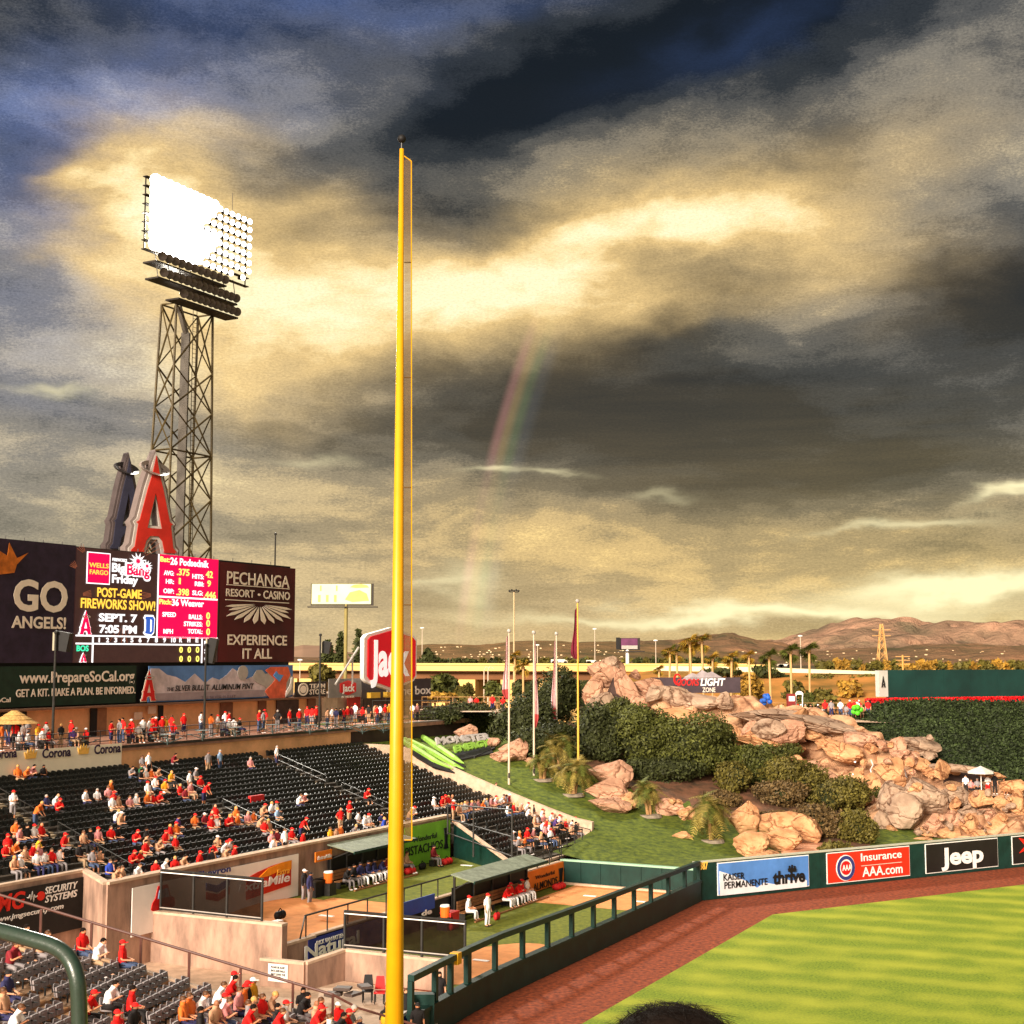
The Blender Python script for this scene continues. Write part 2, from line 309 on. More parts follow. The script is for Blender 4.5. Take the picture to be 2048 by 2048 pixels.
def board(name, pl, uL, vT, uR, vB, m, label, cat, depth=.12, parent=None, group=None, off=0.0, part='panel', border=None):
    """flat sign: an Empty at its foot and a panel; returns (root, h0, h1, z0, z1)"""
    h0, z1 = pl.px(uL, vT); _, z0 = pl.px(uL, vB); h1, _ = pl.px(uR, vT)
    root = empty(name, pl.at((h0 + h1) / 2, z0, off), label, cat, group) if parent is None else parent
    if border:
        MB().pbox(pl, h0, h1, z0, z1, off, off + depth - .015).build('border', border, root); g = .035 * (z1 - z0)
        MB().pbox(pl, h0 + g, h1 - g, z0 + g, z1 - g, off, off + depth).build(part, m, root)
    else: MB().pbox(pl, h0, h1, z0, z1, off, off + depth).build(part, m, root)
    return root, h0, h1, z0, z1
# ================================================================== GROUND
def grid_mesh(name, fn, nu, nv, m, kind='structure', smooth=True, parent=None, label=None, cat=None, keep=None):
    vs = [tuple(fn(i / nu, j / nv)) for j in range(nv + 1) for i in range(nu + 1)]; w = nu + 1
    fs = [(j * w + i, j * w + i + 1, (j + 1) * w + i + 1, (j + 1) * w + i) for j in range(nv) for i in range(nu)]
    b = MB(); b.add(vs, fs); return b.build(name, m, parent, label, cat, None, kind, smooth)
earth = mat('far_ground', (.10, .075, .035), .95, .5, .02, det=9)
struct('ground', MB().add([(-14000, -300, -.12), (14000, -300, -.12), (14000, 14000, -.12), (-14000, 14000, -.12)], [(0, 1, 2, 3)]), earth)
# field turf with mowing bands
fg = mat('field_turf', (.27, .34, .013), .95, .5, 8, col2=(.065, .125, .005), det=10, bump=.02); _t = fg.node_tree; _L = _t.links.new
_tc = _t.nodes.new('ShaderNodeTexCoord'); _sp = _t.nodes.new('ShaderNodeSeparateXYZ'); _L(_tc.outputs['Object'], _sp.inputs[0])
def _m(op, a, b):
    n = _t.nodes.new('ShaderNodeMath'); n.operation = op
    for i, x in enumerate((a, b)):
        if isinstance(x, (int, float)): n.inputs[i].default_value = x
        else: _L(x, n.inputs[i])
    return n.outputs[0]
_big = _t.nodes.new('ShaderNodeTexNoise'); _big.inputs['Scale'].default_value = .35; _big.inputs['Detail'].default_value = 6; _L(_tc.outputs['Object'], _big.inputs['Vector'])
_d = _m('ADD', _m('MULTIPLY', _sp.outputs[0], .150), _m('MULTIPLY', _sp.outputs[1], .36)); _s = _m('SINE', _m('ADD', _m('MULTIPLY', _d, 6.283 * .80), _m('MULTIPLY', _big.outputs['Fac'], .6)), 0)
_f = _m('MULTIPLY', _m('ADD', _m('MULTIPLY', _s, .62), .55), .42); _mx = _t.nodes.new('ShaderNodeMix'); _mx.data_type = 'RGBA'; _mx.clamp_factor = True
_b = _t.nodes['Principled BSDF']; _src = _b.inputs['Base Color'].links[0].from_socket
_L(_m('ADD', _f, _m('MULTIPLY', _m('SUBTRACT', _big.outputs['Fac'], .5), 2.0)), _mx.inputs[0]); _L(_src, _mx.inputs[6]); _mx.inputs[7].default_value = (.38, .40, .030, 1); _L(_mx.outputs[2], _b.inputs['Base Color'])
p1, p2, p3 = PZ(1545, 1829, 0), PZ(2048, 1769, 0), PZ(1163, 2048, 0)
e2 = p1 + (p2 - p1) * 3; e3 = p1 + (p3 - p1) * 2.2
struct('field_grass', MB().add([(p1.x, p1.y, 0), (e3.x, e3.y, 0), (90, e3.y - 10, 0), (e2.x + 40, e2.y - 20, 0), (e2.x, e2.y, 0)], [(0, 1, 2, 3, 4)]), fg)
track = mat('warning_track', (.36, .075, .022), .95, .35, 4, bump=.03, det=12, col2=(.085, .015, .006))
struct('warning_track', MB().add([(-40, -20, -.02), (160, -20, -.02), (160, 190, -.02), (-40, 190, -.02)], [(0, 1, 2, 3)]), track)
turf = mat('pen_turf', (.19, .20, .016), .95, .5, 3, col2=(.075, .10, .009), det=9, bump=.02)
slope_turf = mat('slope_turf', (.13, .165, .012), .95, .5, 2.2, col2=(.030, .052, .006), det=12, bump=.06)
clay = mat('bullpen_clay', (.72, .29, .10), .95, .2, 1.2, bump=.02, det=8)
# outfield wall line
WC = Vector((12.32, 95.06, 0)); WD = Vector((.869, .495, 0)).normalized(); PW = Pln(WC, WD); WN = -PW.n  # WN points away from the field
def dwall(p): return (Vector((p[0], p[1], 0)) - WC).dot(WN)
def hd(d): x = max(0., d - 8); return min(9.9, 1.5 + .18 * x + .0025 * x * x)
def terr(x, y):
    if y > 153: return -.6
    t = x * BX.x + y * BX.y; return min(hd(dwall((x, y))), 8.1 if t < 70.3 and t > 58 else 9.9)
def HT(u, v):
    r = ray(u, v).normalized(); k = 60
    while k < 400:
        p = C0 + r * k
        if p.z < terr(p.x, p.y): break
        k += .3
    return C0 + r * k
def s_wall(t): return 90.08 + (32.79 - t) * 1.5418
def lower(a, b):
    t = 8 + (44.7 - 8) * b; s0 = max(92.6, s_wall(t) + .35); s = s0 + (260 - s0) * a ** 1.6; p = ST(s, t); return (p.x, p.y, terr(p.x, p.y) + .08 * noise.noise(p * .2))
def upper(a, b):
    t = 44.7 + 60 * b; s0 = 100.15 + .25 * min(25.5, t - 44.7); s = s0 + (260 - s0) * a ** 1.6; p = ST(s, t); return (p.x, p.y, terr(p.x, p.y) + .08 * noise.noise(p * .2))
grid_mesh('grass_slope', lower, 70, 40, slope_turf); grid_mesh('grass_slope', upper, 70, 50, slope_turf)
# wedge of slope between the pen end wall and the stand
struct('grass_slope', MB().add([ST(92.6, 44.7, 1.5), ST(100.4, 44.7, 2.45), ST(100.4, 44.9, 2.45), ST(92.6, 44.9, 1.5)], [(0, 1, 2, 3)]), slope_turf)
# ================================================================== BULLPENS
def flat(name, pts, z, m): return struct(name, MB().add([ST(s, t, z) for s, t in pts], [tuple(range(len(pts)))]), m)
flat('home_bullpen_turf', [(60.6, 32.9), (92.4, 32.9), (92.4, 43.9), (60.6, 43.9)], .03, turf)
flat('visiting_bullpen_turf', [(59.6, 43.9), (92.4, 43.9), (92.4, 52.2), (59.6, 52.2)], 1.5, turf)
def mound(name, u, v, z, rs, rt, m):
    c = PZ(u, v, z); s0, t0 = st_of(c)
    def f(a, b): r = a; th = 2 * math.pi * b; return ST(s0 + rs * r * math.cos(th), t0 + rt * r * math.sin(th), z + .004 + .22 * max(0, 1 - r * r))
    grid_mesh(name, f, 8, 28, m)
flat('clay_apron', [(59.7, 44.2), (72.5, 44.2), (72.5, 49.8), (59.7, 49.8)], 1.506, clay)
mound('pitching_mound', 560, 1815, 1.51, 3.4, 2.6, clay)
mound('pitching_mound', 985, 1925, .034, 5.5, 2.8, clay)
flat('clay_apron', [(84.5, 35.0), (92.2, 35.0), (92.2, 42.6), (84.5, 42.6)], .036, clay)
for u, v, z, l in ((934, 1731, 1.512, 'white home plate slab on the far end of the rear bullpen turf'), (653, 1832, 1.74, 'white pitching rubber on the orange clay of the rear bullpen'), (962, 1921, .262, 'white pitching rubber on clay behind the green railing'),
                   (1180, 1792, .045, 'white home plate slab by the green end wall of the front bullpen'), (1278, 1803, .045, 'white plate slab near the far corner of the front bullpen')):
    p = PZ(u, v, z); MB().box((0, 0, 0), (.9, .28, .03), AX.cross(Vector((0, 0, 1)))).build('pitching_plate', white, None, l, 'plate').location = p + Vector((0, 0, .012))
# green fence between pens and field
tops = [PZ(822, 1950, 2.94), PZ(938, 1893, 2.94), PZ(1000, 1866, 2.94), PZ(1200, 1795, 2.78), PZ(1397, 1722, 2.60)]
fence = empty('outfield_fence', (tops[0].x, tops[0].y, 0), 'dark green fence with square posts and a top rail between bullpen and warning track', 'fence')
def fpt(a): # arclength parameter 0..1 along the fence
    L = [(tops[i + 1] - tops[i]).length for i in range(4)]; d = a * sum(L)
    for i in range(4):
        if d <= L[i] or i == 3: return tops[i].lerp(tops[i + 1], d / L[i]), (tops[i + 1] - tops[i]).normalized()
        d -= L[i]
for i in range(4):
    p, q = tops[i], tops[i + 1]; d = q - p; d.z = 0; L = d.length + .05; c = (p + q) / 2
    MB().box((c.x, c.y, .6), (L, .30, 1.2), d).build('lower_panel', dkgreen, fence)
    MB().box((c.x, c.y, 1.28), (L, .42, .16), d).build('ledge', dkgreen, fence)
    b = MB(); dn = d.normalized(); nn = Vector((-dn.y, dn.x, 0)); w = .15
    b.box8([Vector((x.x, x.y, x.z + k)) + nn * j for k in (-.26, 0) for x, j in ((p - dn * .02, -w), (q + dn * .02, -w), (q + dn * .02, w), (p - dn * .02, w))]); b.build('top_rail', dkgreen, fence)
for u in (822, 874, 905, 938, 990, 1044, 1094, 1141, 1183, 1224, 1262, 1296, 1330, 1362, 1393):
    best = min((abs(1024 + FPX * (fpt(a)[0].x / fpt(a)[0].y) / 1.0 - u), a) for a in [k / 400 for k in range(401)])[1]
    p, d = fpt(best); h = p.z - .24 - 1.34; wd = .42 if u == 938 else .24
    MB().box((p.x, p.y, 1.34 + h / 2), (wd, .22, h), (d.x, d.y, 0)).build('post', dkgreen, fence)
p, d = fpt(.12); MB().box((p.x, p.y, p.z - .22), (.42, .40, .5), (d.x, d.y, 0)).build('line_marker', yellow, fence, label='yellow painted marker wrapped over the rail')
# end wall of the front pen, green with light cap
ew = empty('bullpen_end_wall', ST(92.5, 39), 'dark green panelled end wall of the front bullpen under the grass slope', 'wall')
for i in range(7):
    t0 = 33.2 + i * 1.53; MB().box(ST(92.5, t0 + .76, .80), (.24, 1.50, 1.60), AX).build('panel', dkgreen, ew)
MB().box(ST(92.5, 38.55, 1.66), (.40, 10.8, .12), AX).build('cap', mat('pale_green_cap', (.30, .50, .36), .5, .1, 2), ew)
MB().box(ST(92.1, 38.55, .10), (.30, 10.8, .14), AX).build('kerb', concrete2, ew)
# pink concrete end walls
def wall_seg(name, p, q, z0, z1a, z1b, th, m, label, capm=None):
    r = empty(name, ((p.x + q.x) / 2, (p.y + q.y) / 2, z0), label, 'wall'); d = (q - p); d.z = 0; d.normalize(); n = Vector((-d.y, d.x, 0)) * th / 2
    b = MB(); b.box8([Vector((x.x, x.y, z)) + j for zz_ in (0, 1) for x, j, z in ((p, -n, (z0, z1a)[zz_]), (q, -n, (z0, z1b)[zz_]), (q, n, (z0, z1b)[zz_]), (p, n, (z0, z1a)[zz_]))]); b.build('wall_face', m, r)
    n2 = n * 1.12; b = MB(); b.box8([Vector((x.x, x.y, z + k)) + j for k in (0.003, .13) for x, j, z in ((p, -n2, z1a), (q, -n2, z1b), (q, n2, z1b), (p, n2, z1a))]); b.build('coping', capm or concrete2, r)
    return r
wall_seg('concrete_wall', ST(59.4, 43.7), ST(59.2, 54.6), -.1, 2.5, 2.5, .45, concrete, 'tall stained pink concrete wall below the left windscreen')
wall_seg('concrete_wall', ST(59.4, 43.9), ST(62.2, 43.9), 0, 1.45, 1.45, .3, concrete, 'short concrete return wall beside the gap between the bullpens')
wa, wb_, wc, wd_, we = PZ(523, 1918, 1.25), PZ(611, 1927, 1.25), PZ(690, 1900, 1.45), PZ(890, 1920, 1.45), None
wall_seg('concrete_wall', wa, wb_, -.1, 1.2, 1.2, .3, concrete, 'low concrete wall with the small notice on it')
wall_seg('concrete_wall', wb_, wc, -.1, 1.2, 1.4, .3, concrete, 'low concrete wall rising away below the blue sign')
wall_seg('concrete_wall', wc, wd_, -.1, 1.4, 1.35, .3, concrete, 'concrete wall behind the yellow pole below the right windscreen')
# floor of the alley
struct('alley_floor', MB().add([ST(30, 25, .01), ST(60, 33, .01), ST(60, 60, .01), ST(20, 60, .01)], [(0, 1, 2, 3)]), concrete2)
# small notice
pn = Pln(wa, wb_ - wa); n_, h0, h1, z0, z1 = board('notice_board', pn, 541, 1925, 580, 1960, white, 'small white notice with lines of dark lettering on the pink wall', 'notice', .03, off=.17)
for k, (tx, v) in enumerate((('PLEASE BE ALERT', 1934), ('BATS AND BALLS', 1941), ('MAY LEAVE THE', 1948), ('FIELD', 1955))):
    text('lettering', tx, pn, 547 + (9 if k == 3 else 0), v, 575 - (9 if k == 3 else 0), 4, black, n_, .21, .02)
# windscreens
screenm = mat('windscreen_mesh', (.014, .008, .006), 1, .35, 2, alpha=.66, spec=.0)
def windscreen(pl, us, vt, vb, label, legs):
    """us: pixel x of the posts; vt/vb: top and bottom pixel lines at first and last post"""
    pts = []
    for u in us:
        k = (u - us[0]) / (us[-1] - us[0]); h, z1 = pl.px(u, vt[0] + (vt[1] - vt[0]) * k); _, z0 = pl.px(u, vb[0] + (vb[1] - vb[0]) * k); pts.append((h, z0, z1))
    r = empty('windscreen', pl.at(pts[0][0], pts[0][1] - legs), label, 'screen'); Z1 = sum(p[2] for p in pts) / len(pts); Z0 = sum(p[1] for p in pts) / len(pts)
    for a, b in zip(pts[:-1], pts[1:]):
        MB().pbox(pl, min(a[0], b[0]) + .05, max(a[0], b[0]) - .05, Z0 + .05, Z1 - .05, -.01, .01).build('mesh_panel', screenm, r)
    for h, _, _ in pts: MB().tube(pl.at(h, Z0 - legs), pl.at(h, Z1 + .03), .075, n=6).build('post', steel, r)
    for z in (Z0, Z1): MB().tube(pl.at(pts[0][0], z), pl.at(pts[-1][0], z), .055, n=6).build('rail', steel, r)
    h0, h1 = sorted((pts[0][0], pts[-1][0]))
    MB().pbox(pl, h0, h1, Z1 - .14, Z1 - .09, .05, .07).build('hem', white, r); MB().pbox(pl, h0, h1, Z0 + .05, Z0 + .10, .05, .07).build('hem', silver, r)
windscreen(SP(59.4), [323, 388, 455, 525], (1741, 1756), (1820, 1836), 'left dark mesh windscreen on the tall concrete wall', .35)
windscreen(Pln(wc, wd_ - wc), [690, 768, 844, 930], (1822, 1842), (1894, 1914), 'right dark mesh windscreen behind the yellow foul pole', .5)
# divider between the pens: wall face, railing, signs
PD = TP(43.85)
dv = empty('bullpen_divider', ST(76, 43.9), 'dark retaining wall between the two bullpens', 'wall')
MB().box(ST(77.2, 43.98, .76), (30.2, .22, 1.50), AX).build('wall_face', black, dv); MB().box(ST(77.2, 43.98, 1.56), (30.2, .34, .09), AX).build('cap', concrete2, dv)
rl = empty('railing', ST(61.6, 43.9, 1.6), 'black pipe railing on the divider between the bullpens', 'railing')
MB().tube(ST(61.4, 43.9, 2.68), ST(92.4, 43.9, 2.68), .05, n=6).build('rail', steel, rl)
for k in range(17): MB().tube(ST(61.5 + k * 1.93, 43.9, 1.6), ST(61.5 + k * 1.93, 43.9, 2.68), .042, n=6).build('post', steel, rl)
MB().tube(ST(61.4, 43.9, 2.68), ST(60.9, 43.9, 1.3), .045, n=6).build('rail', steel, rl)
blue = mat('sign_blue', (.012, .025, .22), .5, .15, 2)
b_, *_ = board('blue_banner', PD, 613, 1880, 785, 1930, blue, 'blue banner with white lettering low on the divider, behind the mesh', 'banner', .08, off=.05)
text('lettering', "DICK VAN PATTEN'S", PD, 627, 1890, 686, 8, white, b_, .20, .03); text('lettering', 'Natural', PD, 603, 1920, 712, 26, white, b_, .20, .05)
h0, z0 = PD.px(812, 1833); b_, *_ = board('blue_banner', PD, 800, 1806, 866, 1836, mat('sign_blue2', (.015, .06, .36), .5, .15, 2), 'bright blue banner end with white letters to the right of the yellow pole', 'banner', .08, off=.05)
text('lettering', 'de', PD, 838, 1832, 858, 10, white, b_, .20, .06)
orange = mat('sign_orange', (.80, .20, .015), .55, .12, 1); green = mat('sign_lime', (.19, .46, .03), .55, .15, 1)
b_, h0, h1, z0, z1 = board('orange_banner', PD, 1046, 1746, 1132, 1790, orange, 'orange banner with black lettering at the far end of the front bullpen', 'banner', .08, off=.06)
text('lettering', 'Wonderful', PD, 1066, 1759, 1104, 7, black, b_, .2, .02); text('lettering', 'ALMONDS', PD, 1062, 1782, 1110, 14, black, b_, .2, .01)
shape('nut_bag_icon', [[(0, 0), (1, 0), (.75, .3), (.8, .6), (1, 1), (0, 1), (.2, .6), (.25, .3)]], PD, 1113, 1782, 1121, 1737, black, b_, .2)
# shelters with roof, bench
def shelter(s0, s1, t0, t1, z, label, blabel, zr=2.55):
    r = empty('dugout_shelter', ST((s0 + s1) / 2, t1, z), label, 'shelter')
    roof = mat('roof_panel', (.20, .23, .17), .6, .35, 2, bump=.01)
    n = 8
    for k in range(n):
        a, b = s0 + (s1 - s0) * k / n, s0 + (s1 - s0) * (k + 1) / n - .03
        MB().box8([ST(s, t, zz_) for dz in (0, .07) for s, t, zz_ in ((a, t0, z + zr + dz), (b, t0, z + zr + dz), (b, t1, z + zr + .35 + dz), (a, t1, z + zr + .35 + dz))]).build('roof_panel', roof, r)
    MB().box(ST((s0 + s1) / 2, t0 - .04, z + zr), (s1 - s0, .08, .16), AX).build('roof_edge', dkgreen, r)
    for k in range(5):
        s = s0 + .2 + (s1 - s0 - .4) * k / 4; MB().box(ST(s, t1 - .15, z + zr / 2 + .1), (.12, .12, zr + .2), AX).build('post', steel, r)
        MB().tube(ST(s, t1 - .2, z + zr - .5), ST(s, t0 + .5, z + zr), .04, n=5).build('bracket', steel, r)
    MB().box(ST((s0 + s1) / 2, t1 - .08, z + 1.0), (s1 - s0, .06, 1.9), AX).build('back_panel', black, r)
    b = empty('bench', ST((s0 + s1) / 2, t1 - .6, z), blabel, 'bench')
    for k in range(3): MB().box(ST((s0 + s1) / 2, t1 - .45 - k * .16, z + .44), (s1 - s0 - .5, .14, .05), AX).build('seat_plank', brownwood, b)
    for k in range(3): MB().box(ST((s0 + s1) / 2, t1 - .30, z + .62 + k * .2), (s1 - s0 - .5, .04, .17), AX).build('back_plank', brownwood, b)
    for k in range(6): MB().box(ST(s0 + .4 + (s1 - s0 - .8) * k / 5, t1 - .55, z + .21), (.08, .5, .41), AX).build('leg', steel, b)
    MB().box(ST((s0 + s1) / 2, t0 - .1, z + .05), (s1 - s0, .12, .09), AX).build('footboard', brownwood, b)
shelter(75.0, 82.6, 50.0, 52.0, 1.5, 'long pale green flat roof over the rear bullpen bench', 'wooden bench full of players under the rear shelter roof', 2.35)
shelter(76.4, 86.6, 42.2, 43.80, .03, 'pale green shelter roof behind the front bullpen bench', 'wooden bench under the front shelter roof', 2.35)
# ================================================================== BLEACHERS
NR = 20; RT = .868; RS = .213
def row_t(k): return 53.12 + RT * k
def tread(k): return 3.75 + RS * k
def s_right(t): return 99.9 + .25 * (t - 44.7)
tm = mat('terrace_concrete', (.085, .070, .055), .9, .5, 1.5, bump=.01, det=8); stepm = mat('aisle_step', (.42, .33, .22), .9, .3, 3)
b = MB()
for k in range(-9, NR):
    t0, t1 = row_t(k) - .44, row_t(k) + .44; z = tread(k); s0 = 40 if k >= 4 else (57.4 if k >= 0 else 88.0 - .30 * (k + 1)); s0 = s0 if k >= 0 else 86.8 + (k + 9) * .64
    z = tread(k) if k >= 0 else 3.75 + RS * k
    b.box8([ST(s, t, zz_) for zz_ in (z - 1.2, z) for s, t in ((s0, t0), (s_right(t0), t0), (s_right(t1), t1), (s0, t1))])
struct('terrace_steps', b, tm)
AISLES = [(57.6, 54.5, 74.0), (66.5, 60.8, 82.0)]
def aisle_s(pts, t): # pts ((s,t),(s,t))
    (sa, ta), (sb, tb) = pts; return sa + (sb - sa) * (t - ta) / (tb - ta)
_q = [((302, 1531), (603, 1674)), ((532, 1499), (850, 1640)), ((20, 1590), (282, 1741))]; AIS = []
def on_rake(u, v, lift=.9):   # hit the raked plane of the stand (raised by lift)
    r = ray(u, v); sl = RS / RT; k = (CAMZ - (3.75 - row_t(0) * sl) - lift) / (sl * (r.x * BX.x + r.y * BX.y) - r.z)
    return C0 + r * k
for a, c in _q: AIS.append((st_of(on_rake(*a)), st_of(on_rake(*c))))
print('AIS', AIS)
b = MB(); ra = []
for ai, A in enumerate(AIS):
    for k in range(0 if ai != 2 else 4, NR):
        for h in range(2): s = aisle_s(A, row_t(k)) - .55; b.box(ST(s, row_t(k) - .22 + .44 * h, tread(k) + .06 + .09 * h), (.95, .40, .12 + .06 * h), AX)
    r = empty('stair_rail', ST(aisle_s(A, 53), 53, tread(0)), ('thin rail down the middle stair of the bleachers', 'thin rail down the right stair behind the yellow pole', 'thin rail down the left stair above the black banner')[ai], 'railing')
    for lo, hi in ((1, 9), (11, 18)):
        for dz in (.95, .5): MB().tube(ST(aisle_s(A, row_t(lo)), row_t(lo), tread(lo) + dz), ST(aisle_s(A, row_t(hi)), row_t(hi), tread(hi) + dz), .028, n=5).build('rail', steel, r)
        for k in range(lo, hi + 1, 2): MB().tube(ST(aisle_s(A, row_t(k)), row_t(k), tread(k)), ST(aisle_s(A, row_t(k)), row_t(k), tread(k) + .95), .025, n=5).build('post', steel, r)
struct('aisle_steps', b, stepm)
# right edge kerb of the stand
b = MB(); ks = [row_t(k) - RT / 2 for k in range(-9, NR + 1)]; kz = []
for t in ks: p_ = ST(s_right(t) + .15, t); kz.append(max(3.75 + RS * (t - row_t(0)) / RT, terr(p_.x, p_.y)) + .28)
kz = [sum(kz[max(0, i - 2):i + 3]) / len(kz[max(0, i - 2):i + 3]) for i in range(len(kz))]
for i in range(len(ks) - 1): b.box8([ST(s_right(t) + o, t, z) for lo in (-1.9, 0) for t, o, z in ((ks[i], -.02, kz[i] + lo), (ks[i], .36, kz[i] + lo), (ks[i + 1], .36, kz[i + 1] + lo), (ks[i + 1], -.02, kz[i + 1] + lo))])
struct('stand_edge_kerb', b, concrete2)
# front wall of the bleachers (t = 52): cap, pink part, banners
PF = TP(52.1)
fw = empty('bleacher_front_wall', ST(73, 52.2, 0), 'long front wall of the bleachers with a pale cap above the rear bullpen', 'wall')
MB().box(ST(73.2, 52.25, 2.1), (35.0, .30, 4.7), AX).build('wall_face', concrete, fw); MB().box(ST(73.2, 52.3, 4.52), (35.0, .62, .14), AX).build('cap', concrete2, fw)
wall_seg('concrete_wall', ST(55.7, 52.2), ST(57.2, 55.2), -.1, 4.45, 4.72, .35, concrete, 'slanted pink wall stepping down beside the black banner', concrete2)
wall_seg('concrete_wall', ST(40, 55.2), ST(57.2, 55.2), -.1, 4.72, 4.72, .35, concrete, 'concrete wall carrying the black security banner', concrete2)
P55 = TP(54.98)
b_, *_ = board('black_banner', P55, -60, 1792, 170, 1822, black, 'black security company banner on the left wall', 'banner', .06, off=.06)
# banner height measured by hand: rebuild panel to full height
for c in list(b_.children): bpy.data.objects.remove(c)
h0, _ = P55.px(-60, 1800); h1, _ = P55.px(169, 1800); MB().pbox(P55, h0, h1, 1.9, 4.5, .06, .12).build('panel', black, b_)
bred = mat('banner_red', (.72, .02, .008), .5, .1, 2)
text('lettering', 'SECURITY', P55, 86, 1788, 151, 13, white, b_, .14, .035, .2); text('lettering', 'SYSTEMS', P55, 86, 1805, 150, 13, white, b_, .14, .035, .2)
text('lettering', 'JMG', P55, -26, 1828, 45, 32, bred, b_, .14, .05, .15); text('lettering', 'www.jmgsecurity.com', P55, -20, 1846, 122, 10, white, b_, .14, .03, .2)
shape('red_dot', [circ(.5, .5, .5)], P55, 70, 1802, 85, 1784, bred, b_, .14)
shape('pulse_line', [[(0, .5), (.15, .45), (.25, .7), (.35, .2), (.5, .95), (.62, 0), (.72, .6), (.8, .4), (1, .5), (1, .6), (.8, .5), (.7, .75), (.62, .25), (.5, 1.1), (.35, .4), (.25, .85), (.14, .55), (0, .6)]], P55, 50, 1806, 70, 1786, white, b_, .14)
b_, h0, h1, z0, z1 = board('white_banner', PF, 262, 1778, 593, 1790, white, 'long white oil company banner on the front wall, left of the rear bench', 'banner', .06, off=.06)
for c in list(b_.children): bpy.data.objects.remove(c)
MB().pbox(PF, h0, h1, 1.55, 4.05, .06, .12).build('panel', mat('banner_white', (.90, .84, .80), .6, .06, 1), b_)
navy = mat('navy_print', (.02, .03, .20), .5, .1, 3); dr = mat('banner_deep_red', (.62, .03, .01), .5, .1, 3); org = mat('banner_orange', (.95, .30, .01), .5, .2, 2)
text('lettering', 'Chevron', PF, 386, 1757, 457, 12, navy, b_, .15, .04)
shape('red_panel', [[(0, .0), (1, .16), (1, 1), (.80, 1.0), (.55, .96), (.25, .85), (0, .72)]], PF, 488, 1800, 577, 1740, dr, b_, .14); shape('orange_swash', [[(0, .35), (.3, .8), (.7, .98), (1, 1), (1, .45), (.6, .5), (.3, .35)]], PF, 511, 1768, 577, 1734, org, b_, .19)
text('lettering', 'ExtraMile', PF, 470, 1785, 572, 17, white, b_, .26, .04, .15); text('lettering', 'Extra', PF, 546, 1751, 572, 12, mat('script_orange', (1, .45, .05), .5, .1, 2), b_, .26, .04, .3)
for dz, mm, vv in ((0, mat('chevron_blue', (.03, .10, .32), .5, .1, 3), 1790), (1, mat('chevron_red', (.50, .04, .03), .5, .1, 3), 1808)):
    shape('chevron_mark', [[(0, .4), (.5, 0), (1, .4), (1, 1), (.5, .6), (0, 1)]], PF, 408, vv, 454, vv - 24, mm, b_, .14)
shape('cartoon_car', [[(0, .1), (.1, .35), (.4, .55), (.6, 1), (1.5, 1), (1.8, .5), (2.2, .4), (2.25, .08), (1.9, 0), (.3, 0)]], PF, 298, 1825, 345, 1775, red, b_, .14, unit=(2.25, 1))
shape('car_window', [[(.55, .5), (.68, .85), (1.1, .85), (1.1, .5)], [(1.2, .5), (1.2, .85), (1.45, .85), (1.65, .5)]], PF, 298, 1825, 345, 1775, mat('car_glass', (.25, .4, .6), .3, .2, 3), b_, .20, unit=(2.25, 1))
b_, h0, h1, z0, z1 = board('green_banner', PF, 806, 1690, 897, 1714, green, 'lime green banner with black lettering at the far end of the rear bullpen', 'banner', .06, off=.08)
for c in list(b_.children): bpy.data.objects.remove(c)
MB().pbox(PF, h0, h1, 1.55, 4.30, .08, .14).build('panel', green, b_)
text('lettering', 'Wonderful', PF, 821, 1685, 869, 10, black, b_, .20, .02); text('lettering', 'PISTACHIOS', PF, 806, 1713, 881, 17, black, b_, .20, .01)
shape('nut_bag_icon', [[(0, 0), (1, 0), (.75, .3), (.8, .6), (1, 1), (0, 1), (.2, .6), (.25, .3)]], PF, 883, 1698, 892, 1656, black, b_, .2)
b_, *_ = board('store_sign', PF, 619, 1704, 652, 1724, orange, 'small orange store sign above the equipment cases', 'sign', .06, off=.4); text('lettering', 'ExtraMile', PF, 622, 1719, 650, 7, white, b_, .5, .03, .2)
# dark triangular wall and kerb beside the lower right seats
wall_seg('sloping_kerb_wall', ST(91.2, 51.9), ST(86.0, 44.6), 1.4, 3.9, 2.1, .3, dkgreen, 'dark green wall with a pale sloping cap below the lower right seats', concrete2)
MB().box(ST(89, 51.0, 0), (.1, .1, .1), AX)
rf = empty('catch_fence', ST(86.4, 44.6, 1.5), 'tall dark pipe frame at the corner of the lower right seats', 'fence')
for (s, t, z0, z1) in ((86.3, 44.7, 1.5, 5.75), (87.4, 48.3, 2.2, 5.6), (89.7, 51.7, 3.3, 5.5)): MB().tube(ST(s, t, z0), ST(s, t, z1), .07, n=6).build('post', steel, rf)
for za, zb in ((5.7, 5.4), (3.9, 4.4), (2.6, 3.4)): MB().tube(ST(86.3, 44.7, za), ST(89.7, 51.7, zb), .05, n=6).build('rail', steel, rf)
lr = empty('railing', ST(93, 44.4, 1.5), 'black railing along the front of the lower right seats', 'railing')
for zz_ in (2.35, 3.3): MB().tube(ST(86.4, 44.35, zz_), ST(97.0, 44.35, zz_), .045, n=6).build('rail', steel, lr)
for k in range(9): MB().tube(ST(86.4 + k * 1.32, 44.35, 1.5), ST(86.4 + k * 1.32, 44.35, 3.3), .04, n=6).build('post', steel, lr)
MB().box(ST(93.1, 44.45, 1.72), (13.9, .25, .16), AX).build('kerb', concrete2, lr)
er = empty('railing', ST(99.8, 45, 1.9), 'short black railing at the far corner of the lower right seats', 'railing')
for k in range(3): MB().tube(ST(99.2, 44.7 + k * 1.1, 1.7 + .2 * k), ST(99.2, 44.7 + k * 1.1, 3.0 + .2 * k), .035, n=5).build('post', steel, er)
